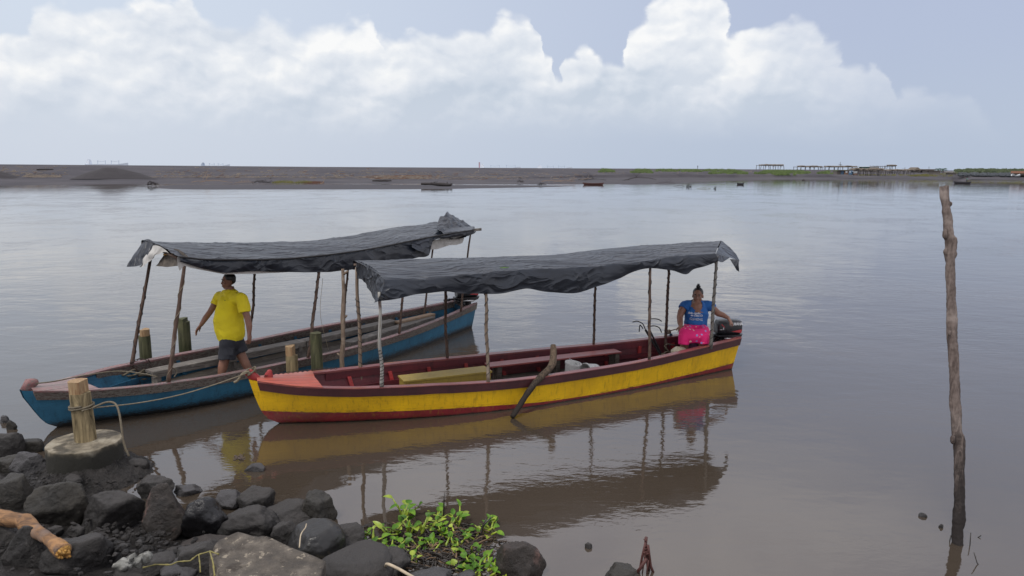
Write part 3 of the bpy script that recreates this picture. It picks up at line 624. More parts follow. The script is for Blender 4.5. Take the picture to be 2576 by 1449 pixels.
def driftlog(x0, x1, y0, y1, kind, label, at, mat, seed, name='driftwood_log', cat='driftwood'):
    rnd = random.Random(seed); a = at(x0, y1); b = at(x1, y1); d = math.hypot(a.x, a.y); b = PH(x1, y1, d); b.z = a.z; h = (y1-y0)*d/FPX; L = (b-a).length; m = M()
    if kind == 'log':
        pts = [a+(b-a)*(i/8)+Vector((0, 0, h*.4+h*.12*noise.noise(Vector((i*.9, seed, 0))))) for i in range(9)]; m.tube(pts, [h*.32]+[h*.42]*6+[h*.34, h*.25], 9, jit=.3)
    elif kind == 'stump':
        pts = [a+(b-a)*(i/8)+Vector((0, 0, h*(.62-.3*i/8))) for i in range(9)]; m.tube(pts, [h*.2, h*.26, h*.27, h*.27, h*.3, h*.34, h*.36, h*.34, h*.2], 9, jit=.5)
        for k in range(7): branch(m, b+Vector((-L*.12, 0, h*.4)), b+Vector((rnd.uniform(-.15, .02)*L, rnd.uniform(-.5, .5), rnd.uniform(.2, 1)*h)), h*.09, rnd, .3)
        for k in range(3): branch(m, a+(b-a)*.3+Vector((0, 0, h*.5)), a+(b-a)*rnd.uniform(.3, .6)+Vector((0, -.3, rnd.uniform(.5, 1)*h)), h*.1, rnd, .2)
    elif kind == 'tangle':
        for k in range(14): branch(m, a+(b-a)*rnd.random()+Vector((0, 0, .02)), a+(b-a)*rnd.random()+Vector((0, rnd.uniform(-.4, .4), rnd.uniform(.1, 1)*h)), h*.07, rnd, .25)
    elif kind == 'branch':
        branch(m, a+Vector((0, 0, .05)), b+Vector((0, 0, h*.3)), h*.13, rnd, .10, 10, 3); branch(m, a+(b-a)*.2+Vector((0, 0, .05)), b+Vector((0, 0, h*.1)), h*.1, rnd, .12, 9, 2)
    elif kind == 'stick':
        pts = [a+(b-a)*(t**.6)+Vector((0, 0, h*t**2)) for t in [i/7 for i in range(8)]]; m.tube(pts, [L*.09*(1.1-t/8) for t in range(8)], 6)
    return m.build(name, mat, label=label, cat=cat, group='driftwood on the far shore')
wat = lambda x, y: PZ(x, y, 0)
driftlog(1059, 1136, 457.5, 469, 'stump', 'thick dark tree stump with roots lying on the bare end of the sandbar', bar_at, MT['drift_d'], 1, 'driftwood_stump')
driftlog(936, 985, 451.5, 456.5, 'log', 'dark log lying on the beach left of the big stump', spit_at, MT['drift_d'], 2)
driftlog(1363, 1447, 452, 458, 'branch', 'long pale branches lying on the beach left of the brown canoe', spit_at, MT['drift_b'], 3, 'driftwood_branch')
driftlog(1455, 1525, 448.5, 454, 'branch', 'dark branches lying on the beach above the brown canoe', spit_at, MT['drift_d'], 4, 'driftwood_branch')
driftlog(1563, 1652, 447.5, 453.5, 'branch', 'long dark limb lying on the beach right of the brown canoe', spit_at, MT['drift_d'], 5, 'driftwood_branch')
driftlog(1649, 1700, 458, 461, 'branch', 'thin dark branch lying at the edge of the mudflat', bar_at, MT['drift_d'], 6, 'driftwood_branch')
driftlog(1124, 1170, 448.5, 453, 'branch', 'thin forked branch lying on the sand above the big stump', spit_at, MT['drift'], 7, 'driftwood_branch')
driftlog(1300, 1319, 453.5, 459, 'tangle', 'small dark tangle of roots on the beach', spit_at, MT['drift_d'], 8, 'driftwood_roots')
driftlog(1351, 1374, 460, 466, 'tangle', 'spiky small tangle of twigs standing in the shallow channel', wat, MT['drift_d'], 9, 'driftwood_roots')
driftlog(1695, 1722, 466, 469.3, 'branch', 'low dark branch poking out of the water', wat, MT['drift_d'], 10, 'driftwood_branch')
driftlog(1726, 1740, 463.5, 470, 'tangle', 'black snag standing out of the water', wat, MT['drift_d'], 11, 'driftwood_roots')
driftlog(92, 135, 424.5, 428.5, 'log', 'dark log lying high on the beach left of the sand mound', spit_at, MT['drift_d'], 12)
driftlog(370, 403, 457, 466.5, 'tangle', 'dark root tangle at the left tip of the sandbar', bar_at, MT['drift_d'], 13, 'driftwood_roots')
driftlog(482, 585, 456, 461, 'branch', 'long pale branches lying along the top of the sandbar', bar_at, MT['drift_b'], 14, 'driftwood_branch')
driftlog(590, 640, 457, 461, 'branch', 'tan branches lying on the sandbar left of the weeds', bar_at, MT['drift_b'], 15, 'driftwood_branch')
driftlog(632, 690, 454, 461, 'tangle', 'dark heap of branches beside the sandbar weeds', bar_at, MT['drift_d'], 16, 'driftwood_roots')
driftlog(805, 817, 450, 462, 'stick', 'pale curved stick standing up beside the rusty reeds', bar_at, MT['drift_b'], 17, 'driftwood_stick')
driftlog(1754, 1788, 471.5, 474.5, 'branch', 'yellowish branch floating in the open river', wat, MT['grass_y'], 18, 'floating_branch', 'branch')
driftlog(1794, 1803, 469.5, 475, 'tangle', 'small dark twig poking out right of the floating branch', wat, MT['drift_d'], 19, 'floating_twig', 'twig')
driftlog(1950, 2100, 451, 453, 'branch', 'thin pale log lying low on the far right beach', spit_at, MT['drift'], 20, 'driftwood_branch') if False else None
def rock_small(x, y, wpx, hpx, mat, label, z=0, name='rock'):
    p = PZ(x, y+hpx/2, z); s = ZC(p)/FPX; m = M(); r = Vector((wpx*s/2, wpx*s/2*.8, hpx*s*.8)); m.ell(p+Vector((0, 0, 0)), r, None, 14, 9)
    m.v = [q+(q-p)*.25*noise.noise((q-p)*(2/max(.02, wpx*s))+Vector((x, y, 0))) for q in m.v]; return m.build(name, mat, label=label, cat='rock')
rock_small(2021, 452, 8, 4, MT['drift_d'], 'dark lump of rock just off the far shore')
# ------------------------------------------------------------------ far boats, people
def canoe(name, x0, x1, y0, y1, mat, label, at, rake=1, cat='canoe'):
    a = at(x0, y1); d = math.hypot(a.x, a.y); b = PH(x1, y1, d); b.z = a.z; L = (b-a).length; ang = math.atan2(b.y-a.y, b.x-a.x); h = (y1-y0)*d/FPX
    root = thing(name, a, label, cat, ang); T = Matrix.Translation(a) @ Matrix.Rotation(ang, 4, 'Z'); o = M(T); i_ = M(T); rows = []; inn = []
    for k in range(17):
        t = k/16; w = L*.075*math.sin(math.pi*min(.92, t*.96+.02))**.5; zt = h*(.72+.28*(2*t-1)**2 if True else 1)
        xs = lambda v: L*t+(.08*L*(1-v)*(1 if t > .5 else -1)*abs(2*t-1))*rake*.0
        xt = L*t; xb = L*(.08+.84*t)
        rows.append([Vector((xt, -w, zt)), Vector((xb*.5+xt*.5, -w*.85, zt*.45)), Vector((xb, -w*.4, -.04)), Vector((xb, w*.4, -.04)), Vector((xb*.5+xt*.5, w*.85, zt*.45)), Vector((xt, w, zt))])
        inn.append([Vector((xt, -w*.9, zt*.98)), Vector((xb, -w*.35, .02)), Vector((xb, w*.35, .02)), Vector((xt, w*.9, zt*.98))])
    o.grid(rows); o.build('hull', mat, root); i_.grid(inn); i_.build('inside', MT['drift_d'], root)
    for t in (.3, .7): s = M(T); s.box((L*t, 0, h*.55), (.25, L*.12, .04)); s.build('seat', mat, root)
    return root, T, L
canoe('beached_canoe', 1465, 1520, 459, 465, MT['boatbrown'], 'reddish brown canoe pulled up at the edge of the far channel', wat)
canoe('beached_canoe', 1853, 1872, 459.5, 464.8, MT['boatdark'], 'small dark canoe lying on the mudflat', wat)
rt, CT, CL = canoe('fishing_canoe', 2398, 2444, 456.8, 461.6, MT['boatdark'], 'dark canoe carrying a standing fisherman on the river', wat)
def small_person(x, yfeet, ytop, z, mats, label, cloth=('shirt', 'trousers'), name='person', pole=False):
    p = PZ(x, yfeet, z) if z is not None else None
    if p is None: p = spit_at(x, yfeet)
    s = ZC(p)/FPX; H = (yfeet-ytop)*s; root = thing(name, p, label, 'person', 0)
    T = Matrix.Translation(p) @ Matrix.Scale(H/1.7, 4); b = M(T)
    b.tube([(0, 0, .93), (.02, 0, 1.2), (0, 0, 1.42)], [.14, .15, .12], 8, True); b.tube([(0, 0, 1.4), (-.02, 0, 1.52)], .055, 8); b.ell((-.03, 0, 1.6), (.085, .075, .11))
    for sd in (-1, 1):
        b.tube([(0, .09*sd, .92), (.03*sd, .1*sd, .5), (.05*sd, .1*sd, .04)], [.085, .06, .045], 8, True); b.tube([(.05*sd, .1*sd, .04), (-.1+.05*sd, .1*sd, .03)], .04, 6, True)
        b.tube([(0, .17*sd, 1.38), (-.1, .2*sd, 1.14), (-.28 if pole else -.05, .14*sd, 1.05 if pole else .88)], [.05, .042, .035], 8, True)
    fuse(b, 'body', MT['skin'], root, .02, 3)
    c = M(T); c.tube([(0, 0, .9), (.02, 0, 1.2), (0, 0, 1.42)], [.17, .175, .15], 10, True)
    for sd in (-1, 1): c.tube([(0, .17*sd, 1.38), (-.08, .2*sd, 1.18)], [.075, .065], 8, True)
    fuse(c, cloth[0], mats[0], root, .02, 3)
    t = M(T)
    for sd in (-1, 1): t.tube([(0, .08*sd, .93), (.03*sd, .1*sd, .5), (.045*sd, .1*sd, .15)], [.12, .085, .065], 8, True)
    fuse(t, cloth[1], mats[1], root, .02, 3)
    h = M(T); h.ell((-.01, 0, 1.64), (.095, .085, .095)); h.build('hair', MT['hair'], root)
    return root, T
fz = .12
small_person(2431.5, 459.3, 447.3, fz, (MT['green_shirt'], MT['darkcloth']), 'person in a green shirt standing in the far canoe holding a paddle', pole=True)
q = PZ(2431.5, 459.3, fz); m = M(); m.tube([q+Vector((-.95, -.1, 1.5)), q+Vector((-.2, -.1, .95)), q+Vector((.3, -.2, .35))], .035, 6); m.build('paddle', MT['drift'], label='thin paddle held by the far fisherman', cat='paddle')
pc = profile(1755)[9]; cy = proj(pc)[1]
small_person(1755, cy+.4, cy-8.4, pc.z, (MT['darkcloth'], MT['darkcloth']), 'person in dark clothes standing on the crest of the sand spit')
# ------------------------------------------------------------------ ships at sea
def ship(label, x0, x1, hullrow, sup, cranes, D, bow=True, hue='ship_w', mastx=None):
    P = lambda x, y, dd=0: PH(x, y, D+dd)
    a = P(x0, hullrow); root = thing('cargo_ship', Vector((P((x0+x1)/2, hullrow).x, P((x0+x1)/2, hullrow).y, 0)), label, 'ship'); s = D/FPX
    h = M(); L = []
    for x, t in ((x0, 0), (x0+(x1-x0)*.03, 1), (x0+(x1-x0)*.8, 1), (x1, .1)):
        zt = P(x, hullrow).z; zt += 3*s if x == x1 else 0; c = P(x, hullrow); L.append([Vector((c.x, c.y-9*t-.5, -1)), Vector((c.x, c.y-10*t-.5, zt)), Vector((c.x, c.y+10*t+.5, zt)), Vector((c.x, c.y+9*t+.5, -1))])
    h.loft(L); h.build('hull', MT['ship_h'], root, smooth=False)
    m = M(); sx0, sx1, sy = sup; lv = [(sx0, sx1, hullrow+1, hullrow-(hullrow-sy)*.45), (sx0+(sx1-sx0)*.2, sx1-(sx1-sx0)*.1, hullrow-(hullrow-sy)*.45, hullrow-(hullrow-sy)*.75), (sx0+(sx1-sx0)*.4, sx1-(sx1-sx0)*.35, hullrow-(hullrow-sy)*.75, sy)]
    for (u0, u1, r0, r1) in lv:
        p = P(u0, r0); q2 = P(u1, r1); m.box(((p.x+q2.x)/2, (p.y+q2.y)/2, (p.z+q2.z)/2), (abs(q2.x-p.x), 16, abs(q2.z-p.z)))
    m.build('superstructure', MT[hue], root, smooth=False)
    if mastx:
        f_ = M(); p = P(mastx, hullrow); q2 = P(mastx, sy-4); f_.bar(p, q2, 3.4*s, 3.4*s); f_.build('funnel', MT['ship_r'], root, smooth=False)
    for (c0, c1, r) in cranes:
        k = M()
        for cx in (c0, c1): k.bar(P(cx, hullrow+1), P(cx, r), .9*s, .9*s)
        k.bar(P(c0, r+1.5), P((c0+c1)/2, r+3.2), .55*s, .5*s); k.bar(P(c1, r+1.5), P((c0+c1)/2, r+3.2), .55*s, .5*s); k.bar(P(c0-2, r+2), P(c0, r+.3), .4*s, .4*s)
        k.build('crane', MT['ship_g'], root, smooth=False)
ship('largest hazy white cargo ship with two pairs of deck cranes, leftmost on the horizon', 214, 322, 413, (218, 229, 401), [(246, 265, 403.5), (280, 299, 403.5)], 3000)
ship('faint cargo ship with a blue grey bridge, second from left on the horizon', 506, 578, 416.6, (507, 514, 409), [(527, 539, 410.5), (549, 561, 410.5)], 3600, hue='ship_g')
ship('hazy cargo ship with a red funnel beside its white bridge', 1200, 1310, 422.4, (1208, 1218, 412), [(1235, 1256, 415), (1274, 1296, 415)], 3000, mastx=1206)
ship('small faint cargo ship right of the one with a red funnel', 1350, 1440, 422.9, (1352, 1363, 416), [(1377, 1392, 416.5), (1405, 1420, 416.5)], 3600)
# ------------------------------------------------------------------ huts
def hutbox(m, x0, x1, r0, r1, D, depth=3.0):
    a = PH(x0, r1, D); b = PH(x1, r1, D); t = PH(x0, r0, D); c = (a+b)/2; m.box((c.x, c.y+depth/2, (a.z+t.z)/2), ((b-a).length, depth, t.z-a.z))
def shelter(label, x0, x1, rroof, rbase, D, nposts, seed, sag=.3, bare=None, roofm='thatch', thick=1.0):
    rnd = random.Random(seed); a = PH(x0, rbase, D); b = PH(x1, rbase, D); top = PH(x0, rroof, D).z; s = D/FPX
    root = thing('palm_shelter', Vector(((a.x+b.x)/2, (a.y+b.y)/2, a.z)), label, 'shelter'); W = (b-a).length; dep = 4.0
    for i in range(nposts):
        t = i/(nposts-1)
        for dy in (0, dep):
            p = a+(b-a)*(t+rnd.uniform(-.02, .02)); p = Vector((p.x, p.y+dy, a.z-.3)); m = M(); m.tube([p, p+Vector((rnd.uniform(-.2, .2), 0, (top-a.z)*.5)), Vector((p.x+rnd.uniform(-.15, .15), p.y, top+.1+rnd.uniform(0, .25)))], .6*s, 5); m.build('post', MT['hutpost'], root)
    r = M(); t0 = bare or 0
    for dy in (0, dep): r.bar(Vector((a.x, a.y+dy, top)), Vector((b.x, b.y+dy, top)), .5*s, .6*s)
    for i in range(nposts*2): t = i/(nposts*2-1); p = a+(b-a)*t; r.bar(Vector((p.x, p.y-.3, top+.1)), Vector((p.x, p.y+dep+.3, top+.1)), .35*s, .3*s)
    r.build('roof_frame', MT['hutpost'], root, smooth=False)
    th = M()
    for i in range(int(W*26)):
        t = t0+(1-t0)*rnd.random(); p = a+(b-a)*t; y = rnd.uniform(-.4, dep+.4); L = rnd.uniform(.5, 1.6); ang = rnd.uniform(-.5, .5); h = top+.15+rnd.uniform(0, .35)*thick+.25*noise.noise(Vector((t*6, seed, 0)))
        d = Vector((math.cos(ang), math.sin(ang), rnd.uniform(-.15, .1)))*L/2; q = Vector((p.x, p.y+y, h)); w = Vector((0, .22, .1)); th.add([q-d-w, q+d-w*.3, q+d+w, q-d+w], [(0, 1, 2, 3)])
        if rnd.random() < .13: q = Vector((p.x, p.y-.4, h)); L2 = rnd.uniform(.3, 1.1)*sag*2; th.add([q+Vector((-.15, 0, 0)), q+Vector((.15, 0, 0)), q+Vector((rnd.uniform(-.2, .2), 0, -L2))], [(0, 1, 2)])
    th.build('thatch', MT[roofm], root, smooth=False); return root
shelter('palm thatched beach shelter standing alone at the left end of the settlement', 1910, 1970, 416.6, 427.2, 338, 6, 1, .6, .12)
shelter('low thatched beach shelter second from the left', 2004, 2068, 420.2, 428.3, 340, 7, 2, .5, .15)
shelter('long thatched shelter below the wooden cross', 2074, 2154, 420.4, 428.5, 342, 8, 3, .3, .08)
shelter('open pole frame shelter on the crest right of the white roofed house', 2200, 2253, 418.4, 428.5, 341, 7, 4, .1, .85)
shelter('long low thatched riverside shelter on many thin posts', 2148, 2226, 428.8, 439.6, 292, 14, 5, .5, 0, thick=1.8)
shelter('small thatched lean-to at the right end of the riverside shelters', 2232, 2300, 429.8, 436, 297, 8, 6, .2, 0)
m = M(); D0 = 330; m.bar(PH(2114, 428, D0), PH(2114, 407.5, D0), .14, .14); m.bar(PH(2109.5, 413, D0), PH(2118.5, 414.6, D0), .13, .13); m.bar(PH(2111, 415.6, D0), PH(2116, 415, D0), .1, .1); m.build('wooden_cross', MT['hutpost'], label='tall thin wooden cross above the long shelter', cat='cross', smooth=False)
def house(name, label, D, walls, roofs, extra=()):
    x = (walls[0][0]+walls[-1][1])/2; root = thing(name, PH(x, walls[0][3], D), label, 'shack')
    for (x0, x1, r0, r1, mat) in walls: m = M(); hutbox(m, x0, x1, r0, r1, D); m.build('wall', MT[mat], root, smooth=False)
    for (x0, x1, r0, r1, mat) in roofs: m = M(); hutbox(m, x0, x1, r0, r1, D-.5, 4.5); m.build('roof', MT[mat], root, smooth=False)
    for (nm, x0, x1, r0, r1, mat) in extra: m = M(); hutbox(m, x0, x1, r0, r1, D-.2, .15); m.build(nm, MT[mat], root, smooth=False)
    return root
house('beach_house', 'teal walled house with a white roof on the crest', 344, [(2168, 2188, 420, 429, 'sheetteal'), (2188.1, 2212, 420.5, 429, 'boardgrey')], [(2160, 2214, 418.9, 419.9, 'sheetwhite')], [('window', 2194, 2200, 423, 426, 'hutdark')])
house('plank_shack', 'patched shack of blue, brown and white panels by the river', 290, [(2104, 2116, 430, 438.5, 'boardgrey'), (2116.1, 2123.5, 428.6, 438.7, 'sheetblue'), (2123.6, 2135.5, 429.3, 438.5, 'sheetbrown'), (2135.6, 2145.5, 429.2, 439, 'sheetblue'), (2145.6, 2149.5, 431, 439.3, 'hutdark')], [(2106, 2152, 427.8, 428.6, 'thatch')], [('sheet', 2127, 2132, 431, 434, 'sheetwhite'), ('window', 2137, 2140, 431, 434, 'sheetwhite')])
house('beach_kiosk', 'small white kiosk with a brown base beside the patched shack', 289, [(2149.6, 2156.8, 435.8, 440, 'sheetbrown'), (2149.8, 2156.6, 432.3, 435.7, 'sheetwhite')], [(2149, 2157.4, 431.4, 432.2, 'sheetwhite')])
house('low_hut', 'long low grey hut right of the peaked thatched hut', 302, [(2318, 2353, 427.3, 434.6, 'boardgrey')], [(2315, 2358, 425.3, 427.2, 'thatch')], [('window', 2335, 2341, 428.5, 432, 'hutdark')])
house('board_shed', 'small grey board shed with a bright teal door', 288, [(2346.5, 2366, 429.9, 439, 'boardgrey')], [(2345.5, 2367.5, 428.9, 429.8, 'thatch')], [('door', 2350.5, 2354.5, 430.6, 438.9, 'sheetteal')])
house('open_kiosk', 'tiny low shack with a white patch on its roof', 288, [(2392, 2406, 435, 439.5, 'boardgrey')], [(2390, 2408, 432.8, 434.2, 'thatch'), (2395, 2402, 431.8, 432.7, 'sheetwhite')])
house('tiled_house', 'orange roofed house at the far right edge', 285, [(2564, 2600, 436, 441, 'boardgrey')], [(2563, 2604, 430.3, 436, 'sheetorange')])
D0 = 300; rh = thing('thatched_hut', PH(2308, 432, D0), 'hut with a peaked thatched roof at the left of the low grey hut', 'hut'); m = M(); hutbox(m, 2302, 2316, 427.5, 434, D0); m.build('wall', MT['boardgrey'], rh, smooth=False)
a, b, c = PH(2299, 428, D0-1), PH(2319, 428, D0-1), PH(2309.5, 420.8, D0-1); m = M(); bk = Vector((0, 5, 0)); m.add([a, b, c, a+bk, b+bk, c+bk], [(0, 1, 2), (5, 4, 3), (0, 2, 5, 3), (2, 1, 4, 5), (1, 0, 3, 4)]); m.build('roof', MT['thatch'], rh, smooth=False)
def pole_at(x, r0, r1, D, label): m = M(); m.bar(PH(x, r1, D), PH(x, r0, D), .12, .12); m.build('wooden_post', MT['hutpost'], label=label, cat='post', smooth=False)
pole_at(2276.5, 420.5, 431, 320, 'tall bare post between the pole shelter and the thatched hut'); pole_at(2271.5, 423.5, 431, 321, 'short bare post between the pole shelter and the thatched hut'); pole_at(2337, 419, 427, 306, 'leaning post behind the long low grey hut')
def palmtree(x, rtop, rbase, D, label, seed):
    rnd = random.Random(seed); base = PH(x, rbase, D); top = PH(x+.5, rtop+3.5, D); s = D/FPX; root = thing('coconut_palm', base, label, 'palm tree')
    t = M(); t.tube([base, (base+top)/2+Vector((.1, 0, 0)), top], [.16, .13, .11], 7); t.build('trunk', MT['hutpost'], root); c = M()
    for k in range(15):
        a = k*2*math.pi/15+rnd.uniform(-.2, .2); L = rnd.uniform(1.3, 1.9)*s*5.2; e = rnd.uniform(.2, 1.0); pts = []
        for i in range(8): u = i/7; pts.append(top+Vector((math.cos(a)*L*u, math.sin(a)*L*u, L*(e*u-1.15*u*u))))
        for i in range(7):
            sd_ = Vector((-math.sin(a), math.cos(a), 0))
            for sg in (-1, 1):
                for q in (0, .5): p = pts[i]+(pts[i+1]-pts[i])*q; c.add([p, pts[i+1], p+sd_*sg*L*.22*(1.1-i/8)+Vector((math.cos(a), math.sin(a), 0))*L*.08-Vector((0, 0, L*.13))], [(0, 1, 2)])
    c.build('crown', MT['palm'], root, smooth=False)
palmtree(2359, 421.5, 434, 300, 'left palm between the low grey hut and the shore', 1); palmtree(2372, 421.5, 436, 298, 'right palm with the widest crown beside the teal door shed', 2)
# scrub bank and breakwater at the right
def bank():
    g = M(); rnd = random.Random(9)
    for i in range(3600):
        x = rnd.uniform(2402, 2980); t = rnd.random(); h = hor(x); r0 = h-1.6+1.2*noise.noise(Vector((x*.05, 0, 0)))+max(0, (2440-x)*.06); D = 335-40*t; p = PH(x, r0+t*6.5, D); sz = rnd.uniform(.35, .9)
        d = Vector((rnd.uniform(-1, 1), rnd.uniform(-.6, .6), rnd.uniform(-.3, .3))).normalized()*sz; u = Vector((rnd.uniform(-.3, .3), 0, sz)); g.add([p-d, p+d, p+d*.3+u, p-d*.6+u*.8], [(0, 1, 2, 3)])
    g.build('scrub_bank', MT['bush'], kind='stuff', label='green scrub covering the bank at the far right', cat='scrub', smooth=False)
    g = M()
    for i in range(200):
        x = 2398+i*3; g.add([PH(x, hor(x)-.9, 338), PH(x+3, hor(x+3)-.9, 338), PH(x+3, hor(x+3)+8, 292), PH(x, hor(x)+8, 292), PH(x+3, hor(x+3)+16.6, 283), PH(x, hor(x)+16.6, 283), PH(x+3, hor(x+3)+21.8, 264), PH(x, hor(x)+21.8, 264)], [(0, 1, 2, 3), (3, 2, 4, 5), (5, 4, 6, 7)])
    for v in g.v:
        k = min(1, max(0, (proj(v)[0]-2398)/45)); v.z -= (1-k)*1.3
    g.build('scrub_ground', MT['sand'], kind='structure', smooth=False)
    g = M()
    for i in range(1500):
        x = rnd.uniform(2412, 2980); h = hor(x); row = h+5.8+rnd.random()*6.4; p = PH(x, row, 294-1.5*(row-h-5.6)); r = rnd.uniform(.25, .6); g.ell(p, (r, r*.8, r*.7), Matrix.Rotation(rnd.uniform(0, 3), 3, 'Z'), 6, 4)
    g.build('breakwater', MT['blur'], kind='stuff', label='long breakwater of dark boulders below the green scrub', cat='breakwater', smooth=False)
bank()
for k, (x, y, lab) in enumerate(((2550, 441.5, 'left white skiff pulled up on the far right shore'), (2560, 442.3, 'right white skiff pulled up on the far right shore'))):
    a = PH(x-6, y+1.4, 272); b = PH(x+6, y+1.4, 272); m = M(); rows = []
    for i in range(9):
        t = i/8; w = .6*math.sin(math.pi*(t*.9+.06))**.6; zt = .35+.4*(t if k else 1-t)**3; p = a+(b-a)*t; rows.append([p+Vector((0, -w, zt)), p+Vector((0, -w*.6, 0)), p+Vector((0, w*.6, 0)), p+Vector((0, w, zt))])
    m.grid(rows); m.build('skiff', MT['sheetwhite'], label=lab, cat='boat')
# ------------------------------------------------------------------ the two passenger boats
ST9 = [0, .07, .15, .27, .42, .57, .72, .86, 1]
class Boat:
    def __init__(s, B, S, w, z, k, stem, rake=.10):
        s.B = Vector((B[0], B[1], 0)); S = Vector((S[0], S[1], 0)); s.L = (S-s.B).length; s.d = (S-s.B).normalized(); s.n = Vector((-s.d.y, s.d.x, 0))
        s.w = w; s.z = z; s.k = k; s.stem = stem; s.rake = rake; s.ang = math.atan2(s.d.y, s.d.x)
        s.T = Matrix.Translation(s.B) @ Matrix.Rotation(s.ang, 4, 'Z')
    def W(s, t): return smooth_interp(t, ST9, s.w)
    def Z(s, t): return smooth_interp(t, ST9, s.z)
    def K(s, t): return smooth_interp(t, ST9, s.k)
    def loc(s, x, y, lat):                # pixel -> boat space on the lengthwise plane at lateral `lat`
        q = ray(x, y); t = (lat+s.B.dot(s.n))/(q.x*s.n.x+q.y*s.n.y); p = CAM+q*t
        return Vector(((p-s.B).dot(s.d), lat, p.z))
    def locz(s, x, y, z):
        p = PZ(x, y, z); return Vector(((p-s.B).dot(s.d), (p-s.B).dot(s.n), z))
    def side(s, t, v, sg, off=0.0):
        """v: 0 sheer, 1 waterline, >1 below; sg -1 near, +1 far"""
        zt = s.Z(t); lowest = -.14 if t > .12 else -.14+(.12-t)/.12*(.14+s.stem[-1][1])
        z = zt+(0-zt)*v if v <= 1 else lowest*(v-1)/.6
        if t < .12: z = zt+(max(lowest, 0)-zt)*v if v <= 1 else max(lowest, 0)+(lowest-max(lowest, 0))*(v-1)/.6
        k = 1+(s.K(t)-1)*(min(v, 1)**1.15); k *= 1 if v <= 1 else 1-.35*(v-1)/.6
        zs = max(z, s.stem[-1][1]); 
        x0 = interp(-z, [-q[1] for q in s.stem], [q[0] for q in s.stem]); x1 = s.L-s.rake*(1-max(0, z)/.52)
        w = max(.028, s.W(t)*k-.028*0)-off
        if t < .002: w = .028
        return Vector((x0+(x1-x0)*t, sg*w, z))
